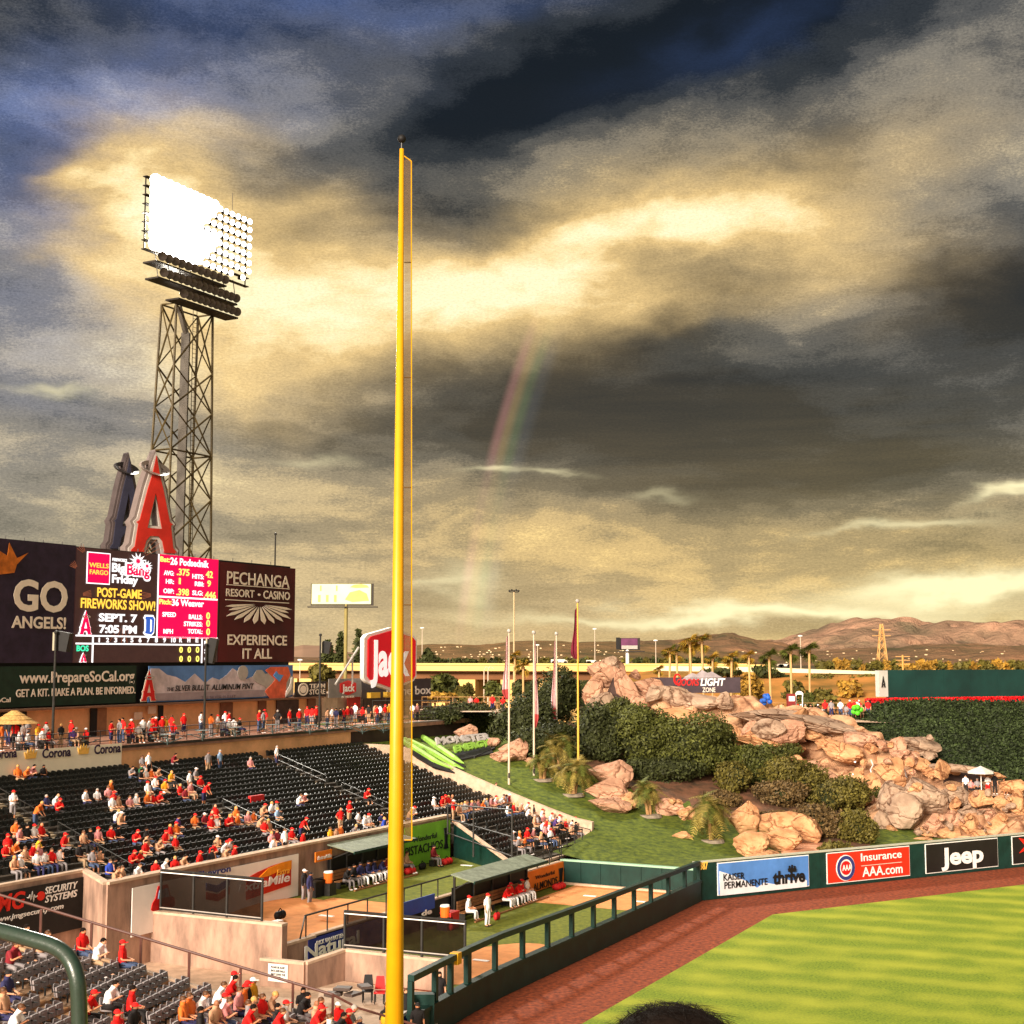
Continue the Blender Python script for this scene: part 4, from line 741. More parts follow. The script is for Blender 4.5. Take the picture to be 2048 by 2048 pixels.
# ================================================================== LIGHT TOWER
LT = 165.; tp = PY(348, 605, LT)
tw = empty('light_tower', (tp.x, tp.y, 0), 'tall lattice floodlight tower rising behind the scoreboard', 'light tower')
pipe = mat('tower_pipe', (.075, .052, .018), .5, .4, .5)
def tw_c(z, i):   # four corners, tapering upwards
    k = max(0, (z - 12) / (tp.z - 12)); near = Vector((PY(338 + 10 * k, 800, LT).x, LT, z)); wa = 8.6 - 1.9 * k; wb = 4.0 - 1.7 * k
    return near + (AX * wa if i in (1, 2) else Vector()) + (BX * wb if i in (2, 3) else Vector())
for i in range(4): MB().path([tw_c(z, i) for z in (0, 20, 34, tp.z)], .17, 6).build('leg', pipe, tw)
lev = [10, 17, 23.5, 29.5, 35.2, 40.6, 45.8, 50.8, tp.z]
for z0, z1 in zip(lev[:-1], lev[1:]):
    for i in range(4):
        j = (i + 1) % 4
        MB().tube(tw_c(z0, i), tw_c(z1, j), .12, n=5).build('brace', pipe, tw); MB().tube(tw_c(z0, j), tw_c(z1, i), .09, n=5).build('brace', pipe, tw)
for z in (40.6, tp.z):
    for i in range(4): MB().tube(tw_c(z, i), tw_c(z, (i + 1) % 4), .12, n=5).build('girt', pipe, tw)
dct = tw_c(10, 0) + AX * 3.6 + BX * 1.2; dtt = tw_c(tp.z, 0) + AX * 3.0 + BX * 1
MB().box8([Vector(p) + Vector((x, y, 0)) for p in (dct, dtt - Vector((0, 0, 3))) for x, y in ((-.5, -.3), (.5, -.3), (.5, .3), (-.5, .3))]).build('cable_duct', mat('duct', (.10, .085, .07), .6, .3, .6), tw)
MB().tube(dtt - Vector((0, 0, 3)), dtt - AX * 1.4, .4, n=6).build('cable_duct', MATS['duct'], tw)
b = MB()
for s in (-.35, .35):
    a, c = tw_c(10, 0) + AX * 5.2 + BX * .6 + AX * s, tw_c(tp.z, 0) + AX * 4.0 + BX * .5 + AX * s; b.tube(a, c, .05, n=4)
for k in range(90): p = (tw_c(10, 0) + AX * 5.2 + BX * .6).lerp(tw_c(tp.z, 0) + AX * 4.0 + BX * .5, k / 90); b.tube(p - AX * .35, p + AX * .35, .03, n=3, caps=False)
b.build('ladder', pipe, tw, kind='stuff')
# lamp bank on a plane parallel to the scoreboard
near_s, near_t = st_of(tw_c(tp.z, 0)); PB = TP(near_t - 1.2)
hL, zLb = PB.px(292, 497); hR, _ = PB.px(494, 560); _, zLt = PB.px(280, 345)
darkm_ = mat('lamp_housing', (.03, .022, .018), .5, .3, 2); lensm = mat('lamp_lens_lit', (.9, .85, .8), .3, .02, 3, emit=9, ecol=(1, .93, .86)); lensoff = mat('lamp_lens_dark', (.06, .045, .04), .3, .2, 3, spec=.5)
NC, NRW = 16, 8
for r_i in range(NRW + 1):
    z = zLb + (zLt - zLb) * r_i / NRW; MB().pbox(PB, hL - .3, hR + .3, z - .10, z, -.5, .1).build('lamp_rack', darkm_, tw)
for c in range(0, NC + 1, 4): h = hL + (hR - hL) * c / NC; MB().tube(PB.at(h, zLb, -.3), PB.at(h, zLt, -.3), .09, n=5).build('rack_post', darkm_, tw)
def lampmesh(lit, rr=.62):
    b = MB(); n = 14; b.tube((0, .55, 0), (0, 0, 0), .22, rr, n=n, caps=False); b.tube((0, .95, 0), (0, .5, 0), .2, .24, n=8); me = b.mesh('floodlight', darkm_)
    b = MB(); b.add([(rr * .96 * math.cos(2 * math.pi * i / n), .02, rr * .96 * math.sin(2 * math.pi * i / n)) for i in range(n)] + [(0, .10, 0)], [(i, (i + 1) % n, n) for i in range(n)]); return me, b.mesh('lens', lensm if lit else lensoff)
lit = lampmesh(1, .36); litb = lampmesh(1, .84); off = lampmesh(0, .55)
org = Vector(tw['wloc']); rz = math.atan2(AX.y, AX.x)
def lamp(p, kind, tilt=-.15, yaw=0):
    o = link('floodlight', kind[0], tw); o.location = p - org; o.rotation_euler = (tilt, 0, rz + yaw); l = link('lens', kind[1], o)
for r_i in range(NRW):
    for c in range(NC):
        if c > 12 and r_i == 0 and c % 2: continue
        h = hL + (hR - hL) * (c + .5) / NC; z = zLb + (zLt - zLb) * (r_i + .55) / NRW; lamp(PB.at(h, z, .75), litb if c < 7 + (r_i * 5) % 4 else lit, .1, -.35 + .02 * ((c * 7 + r_i * 3) % 5))
plat0, _ = PB.px(305, 520); plat1, _ = PB.px(462, 560); _, zp1 = PB.px(305, 553); _, zp2 = PB.px(330, 590)
_, zp0 = PB.px(300, 520)
for z, a, c in ((zp0, PB.px(300, 520)[0], PB.px(440, 540)[0]), (zp1, plat0, plat1), (zp2, PB.px(345, 590)[0], plat1 + .2)):
    MB().pbox(PB, a - .2, c, z - .35, z - .15, -.9, 1.1).build('platform', darkm_, tw); MB().pbox(PB, a, c, z + .8, z + .88, 1.0, 1.08).build('platform_rail', darkm_, tw)
    n = 14 if z == zp1 else 11
    for k in range(n): lamp(PB.at(a + (c - a) * (k + .6) / n, z + .45, 1.25), off, .25, -.45)
for k in range(8): h = plat0 + (plat1 - plat0) * k / 7; MB().tube(PB.at(h, zp1 - .3, .9), PB.at(h, zLb, .3), .06, n=4).build('strut', darkm_, tw)
MB().tube(PB.at(hR - 3.2, zLt, 0), PB.at(hR - 3.2, zLt + 2.6, 0), .04, n=4).build('antenna', darkm_, tw)
ld = bpy.data.lights.new('floodlight_beam', 'AREA'); ld.energy = 38000; ld.spread = math.radians(100); ld.size = 16; ld.size_y = 9; ld.shape = 'RECTANGLE'; ld.color = (1, .93, .80)
lo = bpy.data.objects.new('floodlight_beam', ld); COL.objects.link(lo); lo.parent = tw; pc = PB.at((hL + hR) / 2, (zLb + zLt) / 2, 2.2); lo.location = pc - org
lo.rotation_euler = (Vector((25, 62, 0)) - pc).to_track_quat('-Z', 'Z').to_euler()
# ================================================================== BILLBOARDS, MASTS, FLAGS
def billboard(uL, vT, uR, vB, Y, face, label, upole, zbase, wood):
    pl = Pln((0, Y), (1, .0)); h0, z1 = pl.px(uL, vT); h1, _ = pl.px(uR, vT); _, z0 = pl.px(uL, vB); hp, _ = pl.px(upole, vB); k = Y / FPX
    r = empty('billboard', pl.at(hp, zbase), label, 'billboard'); MB().pbox(pl, h0 - 2 * k, h1 + 5 * k, z0 - 3 * k, z1 + k, -6 * k, 0).build('cabinet', darkm_, r); MB().pbox(pl, h0, h1, z0, z1, .02, .12 * k + .05).build('screen', face, r)
    MB().tube(pl.at(hp, zbase, -3 * k), pl.at(hp, z0, -3 * k), 3.6 * k, n=12).build('pole', wood, r); MB().pbox(pl, h0 - 8 * k, h1 + 14 * k, z0 - 7 * k, z0 - 5 * k, -7 * k, 5 * k).build('catwalk', darkm_, r); return r, pl
r, pl = billboard(624, 1168, 742, 1208, 260, mat('led_board', (.5, .45, .2), .5, .5, .12, emit=.75, ecol=(1, .93, .42)), 'tall roadside billboard with a glowing yellow screen', 692, 0, mat('pole_olive', (.30, .24, .08), .6, .2, .4))
olt = mat('board_print', (.75, .55, .10), .5, .3, .4, emit=.45, ecol=(1, .62, .10))
for i, (u0, v0, u1, v1) in enumerate(((636, 1204, 641, 1190), (652, 1204, 657, 1190), (668, 1204, 673, 1190), (640, 1182, 643, 1171), (672, 1182, 675, 1171), (700, 1176, 738, 1168), (690, 1204, 738, 1180))):
    if i < 5: shape('screen_print', [rct(0, 0, 1, 1)], pl, u0, v0, u1, v1, olt, r, .1)
    else: shape('screen_print', [[(0, .2), (.3, .0), (1, .1), (.9, .7), (.6, 1), (.2, .8)]], pl, u0, v0, u1, v1, olt, r, .1)
r, pl = billboard(1242, 1277, 1275, 1297, 330, mat('board_plum', (.14, .035, .10), .5, .3, .5), 'small distant billboard with a plum coloured face above the road', 1255, 4, white)
shape('side_panel', [rct(0, 0, 1, 1)], pl, 1232, 1299, 1240, 1275, black, r, .3); shape('screen_print', [rct(0, 0, 1, 1)], pl, 1243, 1298, 1275, 1291, silver, r, .3)
polew = mat('pole_white', (.62, .50, .38), .45, .1, 1)
def pole(name, u, vt, vb, Y, r0, r1, m, label, cat, group=None, zb=None):
    p = PY(u, vb, Y); z = PY(u, vt, Y).z; zb_ = p.z if zb is None else zb; r = empty(name, (p.x, p.y, zb_), label, cat, group); MB().tube((p.x, p.y, zb_), (p.x, p.y, z), r0, r1, n=8).build('shaft', m, r); return r, p, z
def flag(u, vt, vb, Y, m, label, fcol, f0, f1, wid, side):
    r, p, z = pole('flagpole', u, vt, vb, Y, .10, .06, m, label, 'flagpole'); k = Y / FPX
    MB().ball((p.x, p.y, z + .12), .17, 10, 6).build('finial_ball', silver, r); MB().tube((p.x, p.y, p.z - .05), (p.x, p.y, p.z + .18), .45, .3, n=12).build('base_plate', silver, r)
    za, zb_ = PY(u, f0, Y).z, PY(u, f1, Y).z; n = 26; vs = []; rr = random.Random(int(u)); NW = 9
    for i in range(n + 1):
        t = i / n; w = wid * k * (.35 + .65 * math.sin(math.pi * min(1, t * 1.25) * .62)) * (1 if t < .9 else (1 - t) * 10 * .6 + .4)
        for j in range(NW): s = j / (NW - 1); vs.append((p.x + .08 * side + side * w * (s * .75 + .25 * s * math.sin(3 + 5 * t)), p.y + .10 * math.sin(s * 9 + t * 4 + u) - .05, za + (zb_ - za) * t - .5 * s * (1 - t) * k * 10))
    fs = [(i * NW + j, i * NW + j + 1, (i + 1) * NW + j + 1, (i + 1) * NW + j) for i in range(n) for j in range(NW - 1)]
    b = MB(); b.add(vs, fs); b.m = [(1 if (j + i // 6) % 4 == 0 or (i > n * .82) else 0) if len(fcol) > 1 else 0 for i in range(n) for j in range(NW - 1)]; b.build('flag', fcol, r, smooth=True)
    for c_ in (p.z + 1.2,): MB().box((p.x, p.y - .12, c_), (.14, .1, .4)).build('cleat', steel, r)
fr, fw_, fb = mat('flag_red', (.40, .05, .05), .7, .3, 1.5), mat('flag_pale', (.55, .42, .42), .7, .2, 1.5), mat('flag_maroon', (.16, .008, .025), .7, .3, 1)
flag(1018, 1265, 1580, 118, polew, 'leftmost white flagpole with a limp striped flag', [fw_, fr], 1270, 1398, 13, -1)
flag(1068, 1268, 1571, 121, polew, 'second white flagpole from the left with a limp striped flag', [fw_, fr], 1280, 1455, 8, 1)
flag(1113.5, 1270, 1495, 131, polew, 'third white flagpole, standing behind the bushy palms', [fw_, fr], 1280, 1440, 11, -1)
flag(1157, 1205, 1602, 120, mat('pole_yellow', (.80, .42, .06), .45, .1, 1), 'yellow flagpole with a limp maroon flag near the pink boulders', [fb], 1215, 1318, 13, -1)
r, p, z = pole('light_mast', 1028, 1184, 1410, 250, .20, .12, mat('mast_tan', (.62, .46, .26), .5, .1, 1), 'tall thin highway light mast with a ring of lamps', 'light mast', zb=0)
b = MB(); b.tube((p.x - .8, p.y, z), (p.x + .8, p.y, z), .08, n=5); b.build('lamp_ring', steel, r)
for k in range(5): MB().ball((p.x - .8 + k * .4, p.y, z + .2 + .12 * (k % 2)), (.2, .2, .2), 8, 5).build('lamp_head', steel, r)
for u, vt, Y, l in ((1190, 1258, 420, 'thin street light pole left of the plum billboard'), (1312, 1281, 400, 'thin street light pole right of the plum billboard'), (1602, 1272, 380, 'thin street light pole between the two right palms'), (844, 1256, 420, 'thin street light pole right of the yellow foul pole'), (1075, 1290, 420, 'short street light pole between the flagpoles'), (600, 1320, 340, 'short street light pole beside the scoreboard')):
    r, p, z = pole('street_light', u, vt, 1340, Y, .16, .10, polew, l, 'street light', 'street lights along the freeway', zb=0); MB().ball((p.x, p.y, z), (.7, .4, .25), 8, 5).build('lamp_head', white, r)
for u, l in ((968, 'left'), (976, 'right')):
    r, p, z = pole('curved_lamp', u, 1342, 1402, 290, .16, .12, polew, '%s one of the two pale crook lamps beside the bridge piers' % l, 'lamp', zb=2); MB().path([(p.x, p.y, z), (p.x + .4, p.y, z + .9), (p.x + 1.1, p.y, z + .5)], .12, 5).build('lamp_arm', polew, r)
# pylon
py = PY(1765, 1345, 900); r = empty('power_pylon', (py.x, py.y, 0), 'yellowish lattice power pylon in front of the hills', 'pylon'); k = 900 / FPX; zt_ = PY(1763, 1248, 900).z; pm = mat('pylon_steel', (.62, .34, .12), .5, .2, .1)
def pyc(z, i): f = 1 - .82 * (z - 0) / zt_; w = 11 * k * f * 1.1; return Vector((py.x + (w if i in (1, 2) else -w), py.y + (w if i > 1 else -w), z))
for i in range(4): MB().tube(pyc(0, i), pyc(zt_, i), .35, n=4).build('leg', pm, r)
b = MB(); zs = [zt_ * x for x in (0, .2, .38, .54, .68, .8, .9, 1)]
for a, c in zip(zs[:-1], zs[1:]):
    for i in range(4): b.tube(pyc(a, i), pyc(c, (i + 1) % 4), .2, n=3); b.tube(pyc(a, (i + 1) % 4), pyc(c, i), .2, n=3)
b.build('bracing', pm, r)
for f in (.8, .9): MB().tube((py.x - 6, py.y, zt_ * f), (py.x + 6, py.y, zt_ * f), .25, n=4).build('crossarm', pm, r)
r, p, z = pole('utility_pole', 1806, 1310, 1340, 600, .5, .4, mat('pole_orange', (.60, .30, .08), .6, .2, .3), 'utility pole with cross arms right of the pylon', 'pole', zb=0)
for f in (0, 1.6, 3.2): MB().box((p.x, p.y, z - .6 - f), (6, .3, .3)).build('crossarm', pm, r)
# ================================================================== FREEWAY
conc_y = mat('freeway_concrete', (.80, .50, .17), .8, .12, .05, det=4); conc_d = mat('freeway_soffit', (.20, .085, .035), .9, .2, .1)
fY = 350.; A0, A1 = PY(560, 1332, fY + 5), PY(1200, 1334, fY - 25); d = (A1 - A0); d.z = 0; d.normalize(); n_ = Vector((-d.y, d.x, 0)); zt_ = PY(900, 1326, fY).z; zb_ = PY(900, 1338, fY).z
A0 = A0 - d * 150; A1 = A1 + d * 34
r = empty('freeway_overpass', ((A0.x + A1.x) / 2, (A0.y + A1.y) / 2, 0), 'long pale concrete freeway overpass on square piers', 'overpass')
def slab(name, z0, z1, o0, o1, m): b = MB(); b.box8([Vector((p.x, p.y, z)) + n_ * o for z in (z0, z1) for p, o in ((A0, o0), (A1, o0), (A1, o1), (A0, o1))]); return b.build(name, m, r)
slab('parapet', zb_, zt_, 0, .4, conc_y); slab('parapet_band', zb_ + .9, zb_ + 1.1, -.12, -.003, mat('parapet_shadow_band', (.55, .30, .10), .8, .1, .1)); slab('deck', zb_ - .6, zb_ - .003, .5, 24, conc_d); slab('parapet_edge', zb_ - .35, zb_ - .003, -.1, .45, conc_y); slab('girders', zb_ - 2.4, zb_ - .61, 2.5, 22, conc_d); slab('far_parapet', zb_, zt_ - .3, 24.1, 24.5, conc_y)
for u in (590, 618, 882, 937, 1023, 1094, 1110): 
    best = None
    for row, off_ in enumerate((3, 9, 15, 21)):
        if u in (882, 1094) and row: continue
        if u in (590, 618, 1110) and row > 1: continue
        t = ((u - CX) / FPX * (A0.y + n_.y * off_) - (A0.x + n_.x * off_)) / (d.x - (u - CX) / FPX * d.y); p = A0 + d * t + n_ * off_
        sz = 4.6 if (u in (937, 1023)) else 3.4; MB().box((p.x + row * 4.2, p.y, (zb_ - 2.4) / 2), (sz if row == 0 else sz * .8, 2.4, zb_ - 2.41), d).build('pier', conc_y, r)
# freeway retaining strip to the right and its embankment
def loft(name, curves, nu, nv, m, amp=0, fs=.2, label=None, cat=None, kind=None, parent=None, seed=0, smooth=True, amp2=0, fs2=1.5):
    def cv(c, a):
        L = [0]
        for p, q in zip(c[:-1], c[1:]): L.append(L[-1] + math.hypot(q[0] - p[0], q[1] - p[1]))
        x = a * L[-1]
        for i in range(len(c) - 1):
            if x <= L[i + 1] + 1e-6:
                k = (x - L[i]) / max(1e-6, L[i + 1] - L[i]); return [c[i][j] + (c[i + 1][j] - c[i][j]) * k for j in range(3)]
        return c[-1]
    C = [[PY(*cv(c, i / nu)) for i in range(nu + 1)] for c in curves]
    def fn(a, b_):
        i = round(a * nu); x = b_ * (len(C) - 1); j = min(int(x), len(C) - 2); k = x - j; k = k * k * (3 - 2 * k) if len(C) > 2 else k; p = C[j][i].lerp(C[j + 1][i], k)
        if amp: p = p + Vector((.25, -1, .55)).normalized() * amp * (noise.noise(p * fs + Vector((seed, 0, 0))) * 1.2 + .25)
        if amp2: q = noise.noise(p * fs2 + Vector((seed, 9, 0))); p = p + Vector((.2, -1, .5)) * amp2 * (abs(q) * 2 - .3)
        return p
    return grid_mesh(name, fn, nu, nv, m, kind, smooth, parent, label, cat)
loft('freeway_wall', [[(1180, 1330, 335), (1500, 1334, 300), (1765, 1343, 290)], [(1180, 1340, 334), (1500, 1344, 299), (1765, 1349, 289)]], 20, 1, mat('freeway_rail_pale', (.85, .72, .45), .7, .1, .2), kind='structure')
emb = mat('embankment', (.62, .26, .06), .95, .5, .10, det=9, col2=(.17, .11, .02), bump=.05)
loft('embankment', [[(1180, 1340, 336), (1500, 1343, 301), (1775, 1348, 291)], [(1180, 1385, 300), (1500, 1385, 275), (1775, 1390, 265)], [(1180, 1444, 270), (1500, 1444, 250), (1775, 1444, 240)]], 60, 16, emb, 1.2, .08, kind='structure')
# ================================================================== HILLS
hillw = mat('hill_warm', (.46, .255, .165), 1, .4, .0036, det=13, col2=(.150, .115, .070), bump=90); hilld = mat('hill_town', (.30, .165, .07), 1, .5, .012, det=13, col2=(.085, .070, .025), bump=15)
def hill(name, crest, base_v, Yc, Yb, m, amp, fs):
    back = [(u, v + 6, Yc + 1500) for u, v in crest]; loft(name, [back, [(u, v, Yc) for u, v in crest], [(u, (v * .45 + base_v * .55), Yc * .6 + Yb * .4) for u, v in crest], [(u, base_v, Yb) for u, v in crest]], 300, 60, m, amp, fs, kind='structure', amp2=amp * .55, fs2=fs * 3.2)
hill('hills', [(1440, 1300), (1500, 1294), (1555, 1286), (1610, 1272), (1650, 1262), (1700, 1251), (1740, 1247), (1790, 1250), (1830, 1256), (1880, 1252), (1940, 1258), (2050, 1255), (2300, 1270)], 1335, 7000, 4500, hillw, 75, .0022)
hill('hills', [(1150, 1292), (1210, 1287), (1300, 1288), (1380, 1281), (1420, 1276), (1460, 1273), (1510, 1285), (1560, 1290), (1620, 1304), (1700, 1300), (1800, 1298), (1880, 1290), (2050, 1296), (2300, 1300)], 1340, 4300, 2600, mat('hill_mid', (.32, .165, .085), 1, .5, .006, det=13, col2=(.085, .070, .032), bump=50), 22, .004)
hill('hills', [(780, 1296), (850, 1290), (900, 1288), (960, 1291), (1020, 1284), (1080, 1282), (1150, 1286), (1220, 1284), (1300, 1292), (1400, 1300), (1500, 1312)], 1345, 2400, 1300, hilld, 6, .006)
hill('hills', [(520, 1312), (570, 1298), (605, 1291), (640, 1292), (680, 1304), (760, 1312), (900, 1316)], 1340, 9000, 5500, mat('hill_far', (.34, .21, .14), 1, .25, .001), 20, .001)
hill('hills', [(-300, 1310), (0, 1306), (300, 1310), (560, 1316), (700, 1318)], 1342, 5000, 2500, MATS['hill_mid'], 10, .003)
rr = random.Random(5); hm = [mat('house_pale', (.85, .68, .42), .8, .1, 3), mat('house_tan', (.55, .38, .20), .8, .1, 3), mat('house_roof', (.40, .20, .10), .8, .1, 3)]
hb = MB().box((0, 0, .5), (1, .8, 1)).mesh('wall', hm[0]); hb2 = MB().box((0, 0, .5), (1, .8, 1)).mesh('wall', hm[1]); hrf = MB(); hrf.add([(-.55, -.45, 0), (.55, -.45, 0), (.55, .45, 0), (-.55, .45, 0), (-.55, 0, .45), (.55, 0, .45)], [(0, 1, 5, 4), (2, 3, 4, 5), (0, 4, 3), (1, 2, 5), (0, 3, 2, 1)]); hrf = hrf.mesh('roof', hm[2])
for k in range(150):
    if k < 100: u = 865 + rr.random() * 400; v = rr.choice((1290, 1296, 1300, 1304, 1309, 1314, 1320)) + rr.random() * 2 + (4 if u < 980 else 0); Y = 2250 - (v - 1288) * 28; L = 'small pale hillside house above the freeway bridge'; g = 'houses on the hillside above the freeway'
    else: u = 1430 + rr.random() * 600; v = 1300 + rr.random() * 26; Y = 4000 - (v - 1296) * 48; L = 'tiny pale house on the valley side below the right hills'; g = 'houses below the right hills'
    p = PY(u, v, Y - 40); w = (1.6 + rr.random() * 2.6) * Y / FPX; e = empty('hillside_house', p, L, 'house', g); e.scale = (w, w, w * .34 * (1 + rr.random() * .4))
    e.rotation_euler = (0, 0, rr.random() * .8 - .4); o = link('wall', hb if rr.random() < .75 else hb2, e); o2 = link('roof', hrf, e); o2.location = (0, 0, 1)
# ================================================================== FOLIAGE
def leafmat(name, c, isl=.45): return mat(name, c, .65, .35, .4, island=isl, spec=.25)
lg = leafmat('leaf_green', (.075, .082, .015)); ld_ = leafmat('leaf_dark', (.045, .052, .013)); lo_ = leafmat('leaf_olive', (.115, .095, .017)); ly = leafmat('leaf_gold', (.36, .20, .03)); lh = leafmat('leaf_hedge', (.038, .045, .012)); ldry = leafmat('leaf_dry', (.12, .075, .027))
def leaves(name, blobs, n, size, m, parent, seed=0, shell=.45, kind='stuff', lump=.25, flat=0):
    """leaf-sized faces spread through uneven blobs [(centre, (rx,ry,rz))], weighted to the outside"""
    g = np.random.default_rng(seed); vol = np.array([(b[1][0] * b[1][2]) for b in blobs]); cnt = (n * vol / vol.sum()).astype(int); P = []; Nn = []
    for (c, r), k in zip(blobs, cnt):
        d = g.normal(size=(k, 3)); d /= np.linalg.norm(d, axis=1)[:, None]; rad = shell + (1 - shell) * g.random(k) ** .5
        ph = g.random(3) * 6; lum = 1 + lump * (np.sin(d[:, 0] * 5 + ph[0]) * np.sin(d[:, 1] * 4 + ph[1] + d[:, 2] * 5 + ph[2])) + g.normal(size=k) * .05
        P.append(np.array(c) + d * (rad * lum)[:, None] * np.array(r)); Nn.append(d)
    P = np.vstack(P); Nn = np.vstack(Nn); k = len(P); nn = Nn + g.normal(size=(k, 3)) * .65; nn /= np.linalg.norm(nn, axis=1)[:, None]
    a = np.cross(nn, g.normal(size=(k, 3))); a /= np.linalg.norm(a, axis=1)[:, None]; b2 = np.cross(nn, a); s = size * (.6 + .8 * g.random(k))[:, None]
    V = np.stack([P - a * s, P + b2 * s * .55, P + a * s, P - b2 * s * .55], 1).reshape(-1, 3); V -= np.array(parent['wloc'])
    me = bpy.data.meshes.new(name); me.vertices.add(4 * k); me.vertices.foreach_set('co', V.ravel().astype('f')); me.loops.add(4 * k); me.loops.foreach_set('vertex_index', np.arange(4 * k, dtype='i')); me.polygons.add(k)
    me.polygons.foreach_set('loop_start', np.arange(0, 4 * k, 4, dtype='i')); me.polygons.foreach_set('loop_total', np.full(k, 4, 'i')); me.materials.append(m); me.update(); me.validate(); return link(name, me, parent, kind=kind)
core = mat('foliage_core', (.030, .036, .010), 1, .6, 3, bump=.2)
def shrub(u, v, w, h, Y, m, n, label, size=.17, name='shrub', cat='shrub', dy=None, seed=0, lobes=5, group=None):
    """clipped bush: centre pixel, pixel width/height; a dark woody core under the leaves"""
    Y = HT(u, min(v + h * .5, 1710)).y + 1.2 if u < 1760 else Y
    c = PY(u, v, Y); k = Y / FPX; rx, rz = w * k / 2, h * k / 2; ry = dy or min(rx, rz * 1.6); r = empty(name, (c.x, c.y, c.z - rz), label, cat, group); g = random.Random(seed + int(u * 7 + v))
    bl = [(tuple(c), (rx * .86, ry * .86, rz * .86))]
    for i in range(lobes): a = g.random() * 6.28; f = .35 + .3 * g.random(); e = .5 + .12 * g.random(); bl.append(((c.x + rx * e * math.cos(a), c.y - ry * .35 * g.random(), c.z + rz * e * math.sin(a)), (rx * f, ry * f, rz * f)))
    leaves('foliage', bl, int(n * 1.5), size, m, r, seed=g.randrange(9999))
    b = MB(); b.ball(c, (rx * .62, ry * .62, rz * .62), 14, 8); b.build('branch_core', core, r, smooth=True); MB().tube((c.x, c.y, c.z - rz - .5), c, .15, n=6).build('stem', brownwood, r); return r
hedge = []
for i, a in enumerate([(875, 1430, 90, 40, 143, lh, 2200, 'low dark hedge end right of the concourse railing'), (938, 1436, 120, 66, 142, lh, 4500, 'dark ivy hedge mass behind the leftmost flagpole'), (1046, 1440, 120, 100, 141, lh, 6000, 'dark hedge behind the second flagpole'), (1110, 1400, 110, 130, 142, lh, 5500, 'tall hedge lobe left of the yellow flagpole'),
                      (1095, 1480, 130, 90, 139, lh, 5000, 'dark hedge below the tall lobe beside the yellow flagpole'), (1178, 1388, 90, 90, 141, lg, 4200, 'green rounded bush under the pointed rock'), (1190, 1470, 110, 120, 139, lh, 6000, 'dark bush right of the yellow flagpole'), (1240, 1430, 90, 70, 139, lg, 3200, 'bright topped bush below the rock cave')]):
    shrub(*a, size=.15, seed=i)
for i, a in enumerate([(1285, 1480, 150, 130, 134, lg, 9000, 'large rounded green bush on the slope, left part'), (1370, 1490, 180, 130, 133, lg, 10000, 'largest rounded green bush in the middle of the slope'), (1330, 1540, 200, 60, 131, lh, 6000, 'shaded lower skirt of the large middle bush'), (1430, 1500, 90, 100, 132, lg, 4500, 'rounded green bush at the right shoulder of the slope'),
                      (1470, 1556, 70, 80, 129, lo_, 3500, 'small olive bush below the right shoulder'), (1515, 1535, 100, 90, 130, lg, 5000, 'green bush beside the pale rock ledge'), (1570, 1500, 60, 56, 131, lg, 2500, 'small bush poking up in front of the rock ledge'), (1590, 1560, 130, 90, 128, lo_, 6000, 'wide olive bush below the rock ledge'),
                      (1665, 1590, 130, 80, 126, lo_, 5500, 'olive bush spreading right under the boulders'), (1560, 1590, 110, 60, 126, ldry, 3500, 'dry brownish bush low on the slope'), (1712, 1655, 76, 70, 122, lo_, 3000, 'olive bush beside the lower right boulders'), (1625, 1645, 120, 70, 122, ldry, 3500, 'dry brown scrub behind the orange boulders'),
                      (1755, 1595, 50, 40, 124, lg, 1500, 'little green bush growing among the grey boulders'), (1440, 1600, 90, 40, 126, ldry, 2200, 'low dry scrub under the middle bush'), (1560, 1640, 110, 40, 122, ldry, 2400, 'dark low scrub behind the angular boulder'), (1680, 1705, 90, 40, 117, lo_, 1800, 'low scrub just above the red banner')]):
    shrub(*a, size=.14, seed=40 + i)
# bare soil bank under the bushes
soil = mat('bare_soil', (.20, .085, .045), .95, .5, .8, det=9, col2=(.045, .030, .016), bump=.05)
def drape(name, top, bot, nu, nv, m, off=.1):
    def cv(c, a):
        x = c[0][0] + (c[-1][0] - c[0][0]) * a
        for p, q in zip(c[:-1], c[1:]):
            if x <= q[0]: return x, p[1] + (q[1] - p[1]) * (x - p[0]) / (q[0] - p[0])
        return c[-1]
    def fn(a, b_):
        (u0, v0), (u1, v1) = cv(top, a), cv(bot, a); p = HT(u0 + (u1 - u0) * b_, v0 + (v1 - v0) * b_); e = min(1, 6 * min(b_, 1 - b_, a * 3, (1 - a) * 3)); return p + Vector((0, 0, off * e + .25 * e * (noise.noise(p * .6) + .3)))
    grid_mesh(name, fn, nu, nv, m)
drape('soil_bank', [(1130, 1440), (1300, 1500), (1500, 1540), (1740, 1640)], [(1150, 1540), (1300, 1600), (1400, 1625), (1500, 1650), (1600, 1700), (1740, 1716)], 110, 22, soil)
drape('soil_bank', [(1560, 1690), (1640, 1680), (1740, 1700)], [(1560, 1712), (1640, 1712), (1740, 1722)], 20, 4, mat('bare_clay', (.55, .26, .15), .95, .3, 1))
def proj0(p): return (CX + FPX * p.x / p.y, 0)
